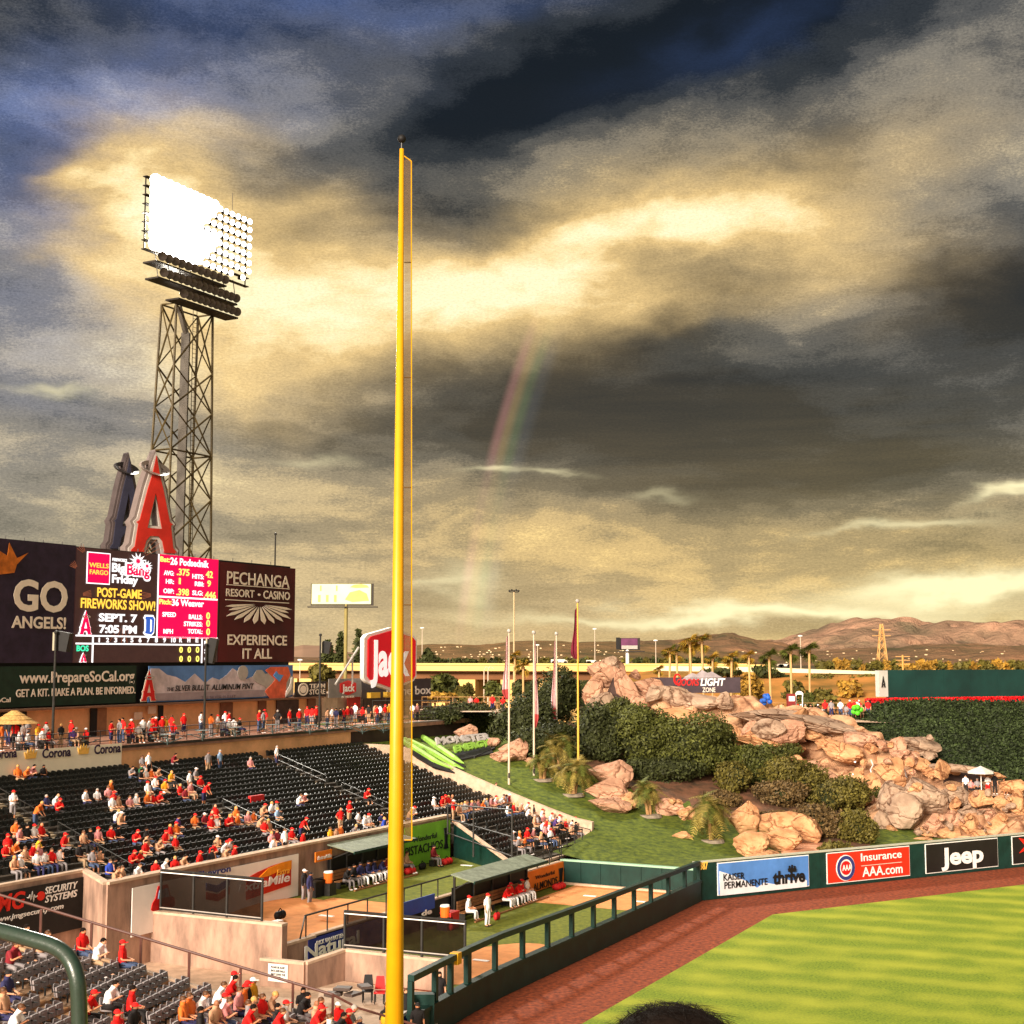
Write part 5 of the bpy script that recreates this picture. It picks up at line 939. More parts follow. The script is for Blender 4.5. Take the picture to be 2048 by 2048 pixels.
# ================================================================== ROCKS
rk = [mat('rock_pink', (.60, .34, .22), .85, .35, .55, bump=.14, det=12, col2=(.24, .115, .07)), mat('rock_orange', (.68, .38, .19), .85, .35, .55, bump=.14, det=12, col2=(.30, .12, .05)), mat('rock_grey', (.46, .32, .225), .85, .35, .5, bump=.14, det=12, col2=(.20, .125, .085))]
def crack(m, sc_, depth=.12):
    t = m.node_tree; L = t.links.new; b = t.nodes['Principled BSDF']; tc_ = t.nodes.new('ShaderNodeTexCoord'); g = t.nodes.new('ShaderNodeNewGeometry'); nz = t.nodes.new('ShaderNodeTexNoise'); nz.inputs['Scale'].default_value = sc_ * 1.3; nz.inputs['Detail'].default_value = 5; L(g.outputs['Position'], nz.inputs['Vector'])
    mp = t.nodes.new('ShaderNodeMapping'); mp.inputs['Scale'].default_value = (1, 1, 1.9); va = t.nodes.new('ShaderNodeVectorMath'); va.operation = 'MULTIPLY_ADD'; L(nz.outputs['Color'], va.inputs[0]); va.inputs[1].default_value = (3.6, 3.6, 3.6); L(g.outputs['Position'], va.inputs[2]); L(va.outputs[0], mp.inputs[0])
    vo = t.nodes.new('ShaderNodeTexVoronoi'); vo.feature = 'DISTANCE_TO_EDGE'; vo.inputs['Scale'].default_value = sc_; L(mp.outputs[0], vo.inputs['Vector']); r = t.nodes.new('ShaderNodeValToRGB'); r.color_ramp.elements[0].position = .0; r.color_ramp.elements[1].position = .045; r.color_ramp.elements[0].color = (.36, .26, .21, 1); r.color_ramp.elements[1].color = (1, 1, 1, 1); L(vo.outputs['Distance'], r.inputs[0])
    for l in list(b.inputs['Base Color'].links): src = l.from_socket
    mx = t.nodes.new('ShaderNodeMix'); mx.data_type = 'RGBA'; mx.blend_type = 'MULTIPLY'; mx.inputs[0].default_value = 1; L(src, mx.inputs[6]); L(r.outputs[0], mx.inputs[7]); L(mx.outputs[2], b.inputs['Base Color'])
    r2 = t.nodes.new('ShaderNodeMath'); r2.operation = 'MINIMUM'; r2.inputs[1].default_value = .12; L(vo.outputs['Distance'], r2.inputs[0]); bp = t.nodes.new('ShaderNodeBump'); bp.inputs['Distance'].default_value = depth * 3; L(r2.outputs[0], bp.inputs['Height']); old = b.inputs['Normal'].links[0].from_socket; L(old, bp.inputs['Normal']); L(bp.outputs[0], b.inputs['Normal'])
for m_, s__ in zip(rk, (.34, .32, .28)): crack(m_, s__)
def boulder_mesh(seed):
    g = random.Random(seed); bm = bmesh.new(); bmesh.ops.create_icosphere(bm, subdivisions=4, radius=1)
    pl = [(Vector((g.gauss(0, 1), g.gauss(0, 1), g.gauss(0, 1))).normalized(), .55 + .28 * g.random()) for _ in range(16)]; off = Vector((seed * 3.1, 0, 0))
    for v in bm.verts:
        p = v.co.copy()
        for n, d in pl:
            k = p.dot(n)
            if k > d: p -= n * (k - d) * .97
        p *= 1 + .08 * noise.noise(p * 1.6 + off) + .05 * noise.noise(p * 5 + off) + .025 * noise.noise(p * 11 + off); c = noise.noise(Vector((p.x, p.y, p.z * 2.6)) * 1.5 + off); p -= p.normalized() * max(0, .07 - abs(c)) * 1.6; v.co = p
    me = bpy.data.meshes.new('boulder'); bm.to_mesh(me); bm.free(); return me
BM = []
for s in range(6):
    for m in rk: me = boulder_mesh(s) if m is rk[0] else BM[-1][0].copy(); me.materials.clear(); me.materials.append(m); BM.append((me, m))
def boulder(u, v, w, h, mi, label, Y=None, tilt=0, sh=None, depth=.8, group=None):
    if Y is None: p = HT(u, v + h * .45); Y = p.y + .4
    c = PY(u, v, Y); k = Y / FPX; sh = (int(u * 3 + v * 5) % 6) if sh is None else sh; o = link('boulder', BM[sh * 3 + mi][0], None, label, 'rock', group, None, c)
    o.scale = (w * k / 2 * 1.12, w * k / 2 * depth, h * k / 2 * 1.15); o.rotation_euler = (0, math.radians(tilt), ((u * 13) % 7 - 3) * .04); return o
for a in [(1222, 1550, 96, 62, 0, 'pink cracked boulder, uppermost beside the yellow flagpole'), (1222, 1584, 102, 50, 0, 'pale pink boulder in the middle of the stack beside the flagpole'), (1250, 1604, 60, 38, 1, 'small orange boulder at the right of the pink stack'), (1220, 1610, 94, 34, 0, 'long flat pink boulder lying lowest beside the flagpole'),
          (1343, 1616, 60, 38, 0, 'pink boulder half hidden between the two bushy palms'), (1372, 1628, 40, 30, 1, 'small orange boulder left of the front palm'), (1365, 1671, 44, 15, 1, 'small flat orange stone lying alone on the grass'), (1488, 1640, 66, 72, 1, 'tall orange boulder right of the front palm'),
          (1563, 1650, 110, 56, 1, 'broad flat topped boulder in the orange group'), (1620, 1660, 50, 68, 1, 'angular orange boulder ending in a point at the right of the group'), (1507, 1693, 80, 50, 1, 'pale orange boulder at the lower left of the group by the blue banner'), (1570, 1684, 84, 44, 1, 'orange boulder at the lower right of the group by the blue banner'), (1530, 1712, 66, 22, 1, 'low orange stone just above the blue banner'),
          (932, 1466, 52, 34, 0, 'reddish rock at the end of the dark retaining wall'), (1028, 1502, 64, 50, 0, 'large reddish boulder between the left flagpoles'), (1008, 1516, 60, 22, 0, 'flat reddish rock below the boulder between the flagpoles'), (988, 1486, 34, 18, 0, 'small reddish rock beside the white raised lettering'), (1062, 1522, 30, 12, 0, 'small flat rock at the foot of the second flagpole')]:
    boulder(*a, Y=(None if a[0] > 1100 else HT(a[0], a[1] + a[3] * .4).y + .3), tilt={1563: 6, 1620: -50, 1220: 10, 1222: 8}.get(a[0], 0))
rockm = mat('rock_formation', (.64, .37, .21), .85, .35, .40, bump=.2, det=13, col2=(.20, .095, .05), stretch=(1, 1, 2.2)); crack(rockm, .22, .2)
rf_ = empty('rock_formation', PY(1500, 1480, 138), 'long artificial rock ridge falling from the pointed peak to the banners', 'rock formation')
loft('rock_slope', [[(1170, 1400, 153), (1230, 1345, 153), (1300, 1372, 152), (1360, 1376, 151), (1420, 1396, 149), (1520, 1404, 146), (1620, 1424, 142), (1700, 1444, 139), (1760, 1468, 136), (1850, 1520, 131), (1930, 1560, 127), (2100, 1590, 125)],
                    [(1180, 1410, 149), (1240, 1405, 149), (1310, 1420, 146), (1380, 1440, 144), (1460, 1470, 142), (1560, 1500, 139), (1640, 1512, 136), (1720, 1540, 132), (1790, 1560, 129), (1860, 1590, 125), (1930, 1610, 121), (2100, 1625, 119)],
                    [(1190, 1440, 146), (1280, 1440, 143), (1340, 1455, 140), (1400, 1490, 138), (1480, 1520, 135), (1550, 1550, 132), (1620, 1580, 129), (1680, 1610, 126), (1740, 1640, 122), (1800, 1680, 118), (1900, 1700, 115), (2100, 1700, 114)],
                    [(1190, 1500, 142), (1280, 1480, 140), (1340, 1500, 137), (1400, 1530, 134), (1480, 1570, 130), (1550, 1600, 126), (1620, 1640, 122), (1680, 1680, 118), (1740, 1720, 115), (1800, 1740, 113), (1900, 1740, 111.5), (2100, 1730, 112)]], 240, 90, rockm, 1.5, .22, parent=rf_, amp2=.75, fs2=.55, seed=3, smooth=False)
# pointed arch-like peak with a cave opening; dark flat sheet painted as its shade
cave = mat('cave_shade', (.06, .035, .03), .95, .3, .8); MB().add([PY(1214, 1386, 145.6), PY(1228, 1350, 146.6), PY(1246, 1382, 145.6), PY(1256, 1408, 145.2), PY(1216, 1408, 145.2)], [(0, 4, 3, 2, 1)]).build('cave_shade_sheet', cave, rf_)
for a in [(1212, 1346, 84, 70, 0, 147.5, 10, 'rounded tan peak stone topping the rock ridge'), (1188, 1386, 50, 84, 0, 147, 16, 'left shoulder stone below the rounded peak'), (1254, 1382, 44, 108, 0, 146, -36, 'long leaning slab right of the peak cave'), (1205, 1410, 60, 50, 2, 145, 0, 'dark stone at the foot of the peak'), (1275, 1408, 60, 46, 0, 145.5, 20, 'low stone right of the peak cave'), (1222, 1326, 40, 26, 2, 147.2, 20, 'overhanging cap stone over the peak cave')]:
    boulder(a[0], a[1], a[2], a[3], a[4], a[7], Y=a[5], tilt=a[6])
for a in [(1300, 1380, 100, 42, 0, 148, 12, 'rounded brown rock right of the pointed peak'), (1345, 1392, 90, 40, 2, 146.5, 15, 'smooth grey brown rock below the dark beer sign'), (1400, 1408, 110, 34, 2, 146, 8, 'long low rock left of the basin wall'), (1270, 1350, 26, 20, 0, 151, 0, 'small pointed stone on the ridge right of the peak'),
          (1640, 1452, 260, 34, 2, 139, 12, 'long pale ledge under the far patio'), (1560, 1440, 200, 40, 2, 141, 8, 'smooth basin wall in the upper rock ridge'), (1380, 1445, 130, 44, 1, 142, 14, 'pale orange rock above the large middle bush'), (1450, 1470, 120, 40, 1, 139, 12, 'long pale orange rock ledge mid ridge'), (1540, 1482, 150, 36, 1, 137, 6, 'broad pale ledge below the basin wall'),
          (1832, 1490, 108, 38, 2, 133.5, 12, 'long grey rock slab jutting right from the ridge'), (1795, 1494, 40, 40, 0, 132, 0, 'blocky rock at the root of the jutting slab'), (1850, 1505, 50, 20, 2, 133, 10, 'small slab under the jutting rock'), (1725, 1480, 90, 36, 0, 134, 8, 'brown rock step left of the jutting slab'), (1690, 1510, 90, 40, 1, 132, 14, 'orange brown rock step above the small waterfall'),
          (1783, 1545, 74, 56, 1, 127, 20, 'large orange rock face above the grey boulders'), (1838, 1530, 80, 26, 1, 128, 12, 'rounded orange ledge left of the patio cave'), (1815, 1512, 60, 22, 0, 130, 12, 'flat rock below the jutting slab'), (1880, 1546, 70, 22, 1, 126.5, -4, 'rounded rim rock at the left of the patio cave'), (1720, 1560, 36, 44, 1, 127, -20, 'narrow pale rock left of the thin waterfall'),
          (1745, 1572, 40, 50, 1, 125.5, -25, 'leaning pale rock right of the thin waterfall'), (1855, 1594, 112, 62, 2, 120, 32, 'long striped grey boulder slanting down to the right'), (1795, 1600, 90, 70, 2, 120, 25, 'big grey boulder left of the slanting striped one'), (1812, 1630, 80, 74, 2, 118, 10, 'tall grey boulder face above the black banner, left'), (1912, 1592, 66, 46, 2, 120, 20, 'grey boulder below the left patio guest'),
          (1963, 1598, 48, 34, 1, 119, 0, 'orange block under the patio umbrella'), (2000, 1604, 40, 34, 1, 119, 0, 'orange block right of the one under the umbrella'), (2034, 1608, 44, 52, 1, 119, 0, 'tall orange block at the right edge'), (1998, 1650, 52, 40, 1, 117, 4, 'orange boulder low at the right beside the dark gap'), (1938, 1652, 42, 48, 1, 117, -10, 'cracked orange boulder above the black banner'),
          (1868, 1650, 46, 40, 0, 117.5, 0, 'brown boulder under the slanting striped one'), (1896, 1670, 52, 40, 1, 116, 5, 'orange rock just above the black banner'), (1962, 1675, 40, 36, 1, 115.5, 0, 'small orange rock above the black banner, right'), (1836, 1664, 20, 18, 2, 116, 0, 'round pale stone above the black banner'), (1856, 1670, 28, 14, 1, 115.5, 0, 'flat pale stone beside the round one'),
          (1848, 1684, 50, 16, 1, 115, 0, 'low pale stone lying on the top of the wall line'), (1765, 1650, 36, 60, 2, 118, -20, 'narrow grey rock at the edge of the olive bush'), (2025, 1572, 60, 26, 1, 122, 0, 'flat orange block behind the right patio guests'), (1935, 1625, 50, 26, 2, 119, 5, 'grey ledge below the orange blocks'), (1975, 1630, 46, 30, 0, 118.5, 0, 'brown block between the orange boulders'), (1905, 1640, 34, 36, 0, 118, 10, 'cracked brown block mid pile'),
          (1580, 1530, 90, 30, 1, 133, 15, 'smooth pale rock lip above the small bush'), (1655, 1556, 90, 26, 0, 129, 28, 'sloping pinkish rock along the bush line'), (1700, 1600, 80, 22, 1, 124, 30, 'pale rock rim along the olive bush'), (1620, 1470, 80, 24, 1, 137, 5, 'low pale rock behind the central ledge'), (1660, 1492, 60, 24, 1, 135, 10, 'small pale rock left of the brown step')]:
    boulder(a[0], a[1], a[2], a[3], a[4], a[7], Y=a[5], tilt=a[6])
MB().add([PY(1885, 1582, 124.4), PY(1888, 1550, 125.5), PY(1905, 1542, 126), PY(1985, 1548, 126), PY(2000, 1580, 124.4)], [(0, 1, 2, 3, 4)]).build('cave_shade_sheet', cave, rf_)  # flat dark sheet painted as the shade inside the patio cave
boulder(1925, 1538, 120, 16, 2, 'thin slab roofing the patio cave', Y=123.5, tilt=5, depth=.6); boulder(1985, 1551, 60, 12, 1, 'right end of the slab over the patio cave', Y=123.4, tilt=2)
g = random.Random(77); RB = [o for o in bpy.data.objects if o.name.startswith('boulder') and o.location.y > 114 and proj0(o.location)[0] > 1290]
for k in range(90):
    o = g.choice(RB); a = g.uniform(0, 6.28); s = g.uniform(.16, .34); q = link('boulder', BM[(k % 6) * 3 + g.choice([0, 1, 1, 2])][0], None, 'small angular stone wedged between the larger rocks of the ridge', 'rock', 'small stones wedged in the rock ridge', None, o.location + Vector((math.cos(a) * o.scale.x * .8, -o.scale.y * g.uniform(.55, .8), math.sin(a) * o.scale.z * .75)))
    w = max(o.scale.x, o.scale.z); q.scale = (w * s * g.uniform(.8, 1.8), w * s, w * s * g.uniform(.6, 1.1)); q.rotation_euler = (g.random(), g.uniform(-.6, .9), g.random() * 6)
wt = mat('waterfall', (.80, .76, .72), .2, .1, 3, spec=.6)
for pts, w, l in (([(1706, 1548), (1711, 1556), (1718, 1564), (1726, 1580), (1730, 1592)], .06, 'thin white waterfall trickling over the left rock steps'), ([(1742, 1520), (1746, 1530), (1741, 1540), (1745, 1552)], .06, 'short upper white trickle of water'), ([(1806, 1534), (1810, 1546), (1813, 1556)], .10, 'short white water chute on the orange rock face'), ([(1690, 1512), (1696, 1520), (1712, 1524)], .10, 'small white splash beside the upper rock step')):
    MB().path([PY(u, v, 125.5 + (1600 - v) * .07) for u, v in pts], w, 6).build('waterfall', wt, None, l, 'waterfall', kind=None)
# ================================================================== MONSTER SIGN on the slope
def on_hill(u, v, Y=128): return Pln((0, Y), (1, .0))
pm_ = Pln((PY(960, 1500, 131).x, 131), (.93, -.37)); blk = mat('raised_black', (.02, .02, .02), .5, .3, 1); limeg = mat('claw_green', (.24, .44, .06), .5, .3, .8)
r = empty('raised_lettering_sign', pm_.at(0, PY(960, 1520, 131).z), 'raised white and green drink lettering lying on a black board on the slope', 'sign')
def tilt_text(tx, u0, v0, u1, v1, hp, m):   # letters laid back on the slope
    p0, p1 = HT(u0, v0) + Vector((0, 0, .5)), HT(u1, v1) + Vector((0, 0, .5 if hp < 12 else 1.4)); X = p1 - p0; up = Vector((-.25, .75, .62)).normalized(); n = X.cross(up).normalized(); cu = text_mesh(tx, .05, 0, .35); ob = bpy.data.objects.new('tmp', cu); COL.objects.link(ob); bpy.context.view_layer.update(); me = bpy.data.meshes.new_from_object(ob.evaluated_get(DG())); bpy.data.objects.remove(ob)
    xs = [v.co.x for v in me.vertices]; x0, x1 = min(xs), max(xs); o_ = Vector(r['wloc']); H = hp * p0.y / FPX / .62
    for v in me.vertices: v.co = p0 + X * ((v.co.x - x0) / (x1 - x0)) + up * (v.co.y / CAP * H) + n * v.co.z * .6 - o_
    me.materials.clear(); me.materials.append(m); link('lettering', me, r)
def hb(u, v, dz=.22): return HT(u, v) + Vector((0, 0, dz))
for q in ([(878, 1508), (950, 1517), (990, 1500), (972, 1472), (890, 1480)], [(908, 1509), (920, 1524), (986, 1510), (980, 1496)]):
    a_ = [hb(*x) for x in q]; b_2 = [p - Vector((0, 0, .5)) for p in a_]; n = len(q); MB().add(a_ + b_2, [tuple(range(n))[::-1], tuple(range(n, 2 * n))] + [(i, (i + 1) % n, n + (i + 1) % n, n + i) for i in range(n)]).build('black_board', blk, r)
tilt_text('MONSTER', 874, 1500, 982, 1490, 11, mat('raised_letter_grey', (.42, .38, .36), .6, .2, 2)); tilt_text('ENERGY', 910, 1516, 980, 1502, 10, limeg)
r = empty('claw_mark_sign', PY(850, 1540, 124), 'three long lime green claw marks laid down the slope beside the bleachers', 'sign')
for pts in ([(768, 1474), (790, 1478), (830, 1505), (870, 1530), (905, 1545)], [(790, 1478), (822, 1490), (870, 1516), (910, 1540), (928, 1545)], [(815, 1474), (845, 1480), (880, 1505), (910, 1525), (928, 1534)]):
    ph_ = [HT(u, v) + Vector((0, 0, .30)) for u, v in pts]
    MB().path([p - Vector((-.12, .1, .30)) for p in ph_], [.08, .36, .42, .36, .06], 8).build('claw_base', blk, r); MB().path(ph_, [.05, .26, .34, .28, .04], 8).build('claw_mark', limeg, r)
# ================================================================== PALMS
def frond(length, droop, rise, wdt=.34, n=7):
    b = MB(); pts = [Vector((length * (i / n) * (1 - .25 * (i / n) * droop), 0, rise * length * math.sin(math.pi * .5 * min(1, i / n * 1.6)) - droop * length * (i / n) ** 2)) for i in range(n + 1)]
    for i in range(n):
        p, q = pts[i], pts[i + 1]; w = wdt * math.sin(math.pi * (.12 + .88 * (i + .5) / n)) + .05
        for s in (-1, 1):
            for k in range(3):
                a = p.lerp(q, k / 3); c = p.lerp(q, (k + .7) / 3); tip = a + (q - p).normalized() * w * .8 + Vector((0, s * w, -w * .35)); b.add([a, c, tip], [(0, 1, 2)])
    return b
def fan_leaf(R):   # fan palm leaf
    b = MB(); n = 9
    for i in range(n):
        a = math.radians(-70 + 140 * i / (n - 1)); c, s = math.cos(a), math.sin(a); b.add([(R * .35, 0, 0), (R * .35 + R * .4 * math.cos(a - .1), R * .4 * math.sin(a - .1), 0), (R * .35 + R * .75 * c, R * .75 * s, -.22 * R), (R * .35 + R * .4 * math.cos(a + .1), R * .4 * math.sin(a + .1), 0)], [(0, 1, 2, 3)])
    b.add([(0, -.03 * R, 0), (R * .4, 0, 0), (0, .03 * R, 0)], [(0, 1, 2)]); return b
pfm = leafmat('palm_frond', (.12, .14, .022), .35); pfd = leafmat('palm_frond_warm', (.25, .19, .04), .35); pfy = leafmat('palm_gold', (.55, .33, .04), .3); bark = mat('palm_bark', (.40, .22, .09), .9, .35, 1.5, bump=.03)
FR = [frond(1, .75, .45, .2).mesh('frond', m) for m in (pfm, pfd)]; FAN = [fan_leaf(1).mesh('frond', m) for m in (pfm, pfy)]; FRD = frond(1, 1.25, .1, .16).mesh('frond', pfd)
def bushy_palm(u, vb, ht, R, label, Y=None, seed=0, stems=3, nf=26):
    p = PY(u, vb, Y) if Y else HT(u, vb); g = random.Random(seed); k = p.y / FPX; H = ht * k; Rm = R * k; r = empty('bushy_palm', p, label, 'palm tree')
    MB().tube(p + Vector((0, 0, -.1)), p + Vector((0, 0, .12)), 1.0, .9, n=16).build('planting_ring', mat('ring_stone', (.25, .20, .15), .9, .3, 2), r)
    for s in range(stems):
        a = g.random() * 6.28; tp_ = p + Vector((math.cos(a) * Rm * .35, math.sin(a) * Rm * .35, H * (.42 + .2 * g.random()))); MB().path([p + Vector((math.cos(a) * .15, math.sin(a) * .15, 0)), p.lerp(tp_, .5) + Vector((0, 0, .1)), tp_], [.16, .12, .12], 7).build('trunk', bark, r)
        cr = link('crown', MB().ball((0, 0, 0), .16, 6, 4).mesh('crown', bark), r); cr.location = tp_ - p
        for i in range(nf):
            o = link('frond', g.choice(FR + [FRD]), cr); L = Rm * (.62 + .35 * g.random()); o.scale = (L, L * 1.5, L); o.rotation_euler = (g.uniform(-.3, .3), -g.uniform(-.5, 1.25) * (.6 + .4 * (i % 3)), i * 2.4 + g.random())
bushy_palm(1112, 1535, 78, 44, 'bushy palm behind the yellow flagpole, furthest left', seed=1); bushy_palm(1146, 1590, 74, 44, 'bushy palm immediately at the foot of the yellow flagpole', seed=2); bushy_palm(1300, 1632, 84, 40, 'bushy palm between the pink boulders', seed=3); bushy_palm(1424, 1682, 110, 56, 'largest bushy palm standing on the grass in front', seed=4, nf=30); bushy_palm(1085, 1560, 60, 34, 'small bushy palm right of the second flagpole', seed=5)
def fan_palm(u, vt, vb, Y, Rpx, gold, label, zb=0, seed=0):
    p = PY(u, vb, Y); z = PY(u, vt, Y).z; k = Y / FPX; g = random.Random(seed); r = empty('fan_palm', (p.x, p.y, zb), label, 'palm tree', None); lean = g.uniform(-.5, .5)
    top_ = Vector((p.x + lean, p.y, z - Rpx * k * .7)); MB().path([(p.x, p.y, zb), (p.x + lean * .3, p.y, (zb + z) / 2), top_], [.22, .16, .17], 7).build('trunk', mat('fan_bark', (.62, .38, .16), .9, .25, .6), r)
    cr = link('crown', MB().ball((0, 0, 0), .3, 6, 4).mesh('crown', bark), r); cr.location = top_ - Vector((p.x, p.y, zb))
    for i in range(34):
        o = link('frond', FAN[1 if (gold and g.random() < .75) else 0], cr); R = Rpx * k * (1.5 + .5 * g.random()); o.scale = (R, R, R); e = -1.25 + 2.5 * ((i * .618) % 1); o.rotation_euler = (g.uniform(-.4, .4), e, i * 2.4)
for i, (u, vt, Y, R, gd, l) in enumerate([(1337, 1296, 215, 11, 1, 'leftmost tall fan palm by the freeway'), (1359, 1300, 215, 10, 1, 'second fan palm, short and yellow'), (1376, 1290, 220, 10, 1, 'thin fan palm behind the pair'), (1385, 1277, 210, 13, 1, 'left of the two tallest fan palms'), (1409, 1275, 208, 14, 1, 'tallest fan palm right of the pair'), (1425, 1312, 225, 10, 1, 'short fan palm above the dark beer sign'),
        (1461, 1310, 210, 12, 1, 'fan palm right above the dark beer sign'), (1502, 1306, 205, 9, 1, 'slim fan palm beside the orange tree'), (1544, 1306, 200, 13, 0, 'fan palm above the blue clothed people'), (1584, 1295, 200, 14, 0, 'green fan palm second from the right'), (1620, 1293, 202, 14, 0, 'rightmost green fan palm with brown skirt'), (1047, 1328, 220, 11, 1, 'small fan palm between the flagpoles'), (1030, 1308, 240, 10, 1, 'fan palm top beside the tall light mast'), (1322, 1335, 220, 8, 1, 'small fan palm below the leftmost tall one')]):
    fan_palm(u, vt, 1425, Y, R, gd, l, zb=0, seed=i)
# ================================================================== BACKGROUND TREES
def tree(u, v, w, h, Y, m, n, label, size=.5, conifer=False, group=None, zb=0):
    c = PY(u, v, Y); k = Y / FPX; rx, rz = w * k / 2, h * k / 2; r = empty('tree', (c.x, c.y, zb), label, 'tree', group); g = random.Random(int(u * 3 + v))
    bl = [(tuple(c), (rx * .7, rx * .7, rz * .7))] + [((c.x + g.uniform(-.6, .6) * rx, c.y + g.uniform(-.4, .4) * rx, c.z + g.uniform(-.6, .6) * rz), (rx * g.uniform(.3, .5), rx * .4, rz * g.uniform(.3, .45))) for _ in range(6)]
    if conifer: bl = [((c.x + g.uniform(-.15, .15) * rx, c.y, c.z - rz + 2 * rz * f), (rx * (1.05 - f) * .8 + .2, rx * (1.05 - f) * .8 + .2, rz * .22)) for f in (.1, .3, .5, .7, .88)]
    leaves('crown', bl, n, size, m, r, seed=g.randrange(999), shell=.2, kind=None, lump=.35); MB().tube((c.x, c.y, zb), (c.x, c.y, c.z), .5 * k * 3, .2, n=6).build('trunk', bark, r)
    for s in (-1, 1): MB().tube((c.x, c.y, c.z - rz * .4), (c.x + s * rx * .6, c.y, c.z + rz * .3), .12 * k * 3, .06, n=5).build('limb', bark, r)
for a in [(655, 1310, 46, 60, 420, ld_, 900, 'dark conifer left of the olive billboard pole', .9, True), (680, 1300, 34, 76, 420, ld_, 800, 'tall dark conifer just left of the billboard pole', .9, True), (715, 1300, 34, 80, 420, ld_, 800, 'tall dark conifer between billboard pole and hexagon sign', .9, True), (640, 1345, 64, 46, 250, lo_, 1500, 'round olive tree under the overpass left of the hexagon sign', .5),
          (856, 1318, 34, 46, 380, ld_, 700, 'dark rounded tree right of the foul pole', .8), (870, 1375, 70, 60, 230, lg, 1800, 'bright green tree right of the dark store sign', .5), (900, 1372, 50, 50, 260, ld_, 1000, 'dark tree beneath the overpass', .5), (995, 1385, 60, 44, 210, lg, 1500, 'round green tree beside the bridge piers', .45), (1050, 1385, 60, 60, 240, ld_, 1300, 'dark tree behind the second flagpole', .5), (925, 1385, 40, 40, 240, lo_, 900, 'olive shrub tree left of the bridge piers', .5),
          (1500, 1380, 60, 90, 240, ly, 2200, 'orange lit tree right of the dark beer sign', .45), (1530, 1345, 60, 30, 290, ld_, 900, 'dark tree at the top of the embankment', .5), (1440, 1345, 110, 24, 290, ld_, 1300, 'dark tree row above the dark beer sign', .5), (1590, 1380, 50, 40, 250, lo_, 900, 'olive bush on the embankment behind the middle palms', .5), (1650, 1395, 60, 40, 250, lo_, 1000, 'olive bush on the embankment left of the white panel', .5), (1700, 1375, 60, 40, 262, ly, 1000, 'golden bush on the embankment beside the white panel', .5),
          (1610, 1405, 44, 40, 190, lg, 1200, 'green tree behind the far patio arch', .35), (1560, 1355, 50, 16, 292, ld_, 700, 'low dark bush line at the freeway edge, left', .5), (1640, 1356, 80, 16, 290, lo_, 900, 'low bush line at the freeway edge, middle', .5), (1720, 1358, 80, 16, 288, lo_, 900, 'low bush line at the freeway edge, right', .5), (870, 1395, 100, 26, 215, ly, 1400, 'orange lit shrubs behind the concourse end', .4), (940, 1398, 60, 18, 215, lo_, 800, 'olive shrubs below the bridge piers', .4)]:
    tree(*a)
rr = random.Random(11)
for k in range(26):
    u = 1640 + k * 16 + rr.random() * 8; h = 14 + rr.random() * 16; tree(u, 1338 - h * .2, 18 + rr.random() * 16, h, 620, ly if rr.random() < .4 else lo_, 160, '%s tree from left in the roadside row above the green wall' % ORDW(k), 1.6, group='trees in front of the right hills')
for k in range(40):
    u = 780 + k * 18 + rr.random() * 10; 
    if 1190 < u < 1250: continue
    tree(u, 1324, 16 + rr.random() * 10, 10 + rr.random() * 8, 700, ld_ if rr.random() < .6 else lo_, 130, '%s small tree from left in the band between freeway and hills' % ORDW(k), 1.7, group='trees beyond the freeway')
# small vehicles on the freeway
vm = mat('vehicle_white', (.8, .72, .6), .4, .05, 2)
for u, w, h, l in ((1118, 34, 8, 'long white truck crossing the freeway bridge'), (1183, 22, 6, 'white car on the bridge beside the pointed rock'), (1567, 24, 5, 'pale van on the freeway between the palms')):
    c = PY(u, 1325 - h * .4 + (7 if u > 1500 else 0), 352 if u < 1500 else 303); k = c.y / FPX; r = empty('truck' if w > 30 else 'car', (c.x, c.y, c.z - h * k / 2), l, 'truck' if w > 30 else 'car')
    MB().box(c + Vector((-.06 * w * k, 0, 0)), (w * k * .82, 2.4, h * k * .8)).build('body', vm, r); MB().box(c + Vector((w * k * .42, 0, -h * k * .12)), (w * k * .14, 2.2, h * k * .55)).build('cab', vm, r); MB().box(c + Vector((w * k * .46, -1.15, 0)), (w * k * .05, .1, h * k * .2)).build('window', black, r)
    for s in (-.34, -.2, .36): MB().tube(c + Vector((s * w * k, -1.2, -h * k * .45)), c + Vector((s * w * k, -1.0, -h * k * .45)), .45, n=8).build('wheel', black, r)
# white plaza buildings seen under the bridge
r = empty('car_park_building', PY(960, 1380, 420), 'pale building seen between the bridge piers', 'building'); c = PY(975, 1362, 420)
for v, h in ((1352, 5), (1372, 9)): q = PY(1010, v, 420); MB().box(q, (44, 8, h * 420 / FPX)).build('facade_band', white, r)
for k in range(9): q = PY(912 + k * 17, 1361, 418); MB().box(q, (.8, .8, 2.2)).build('column', white, r)
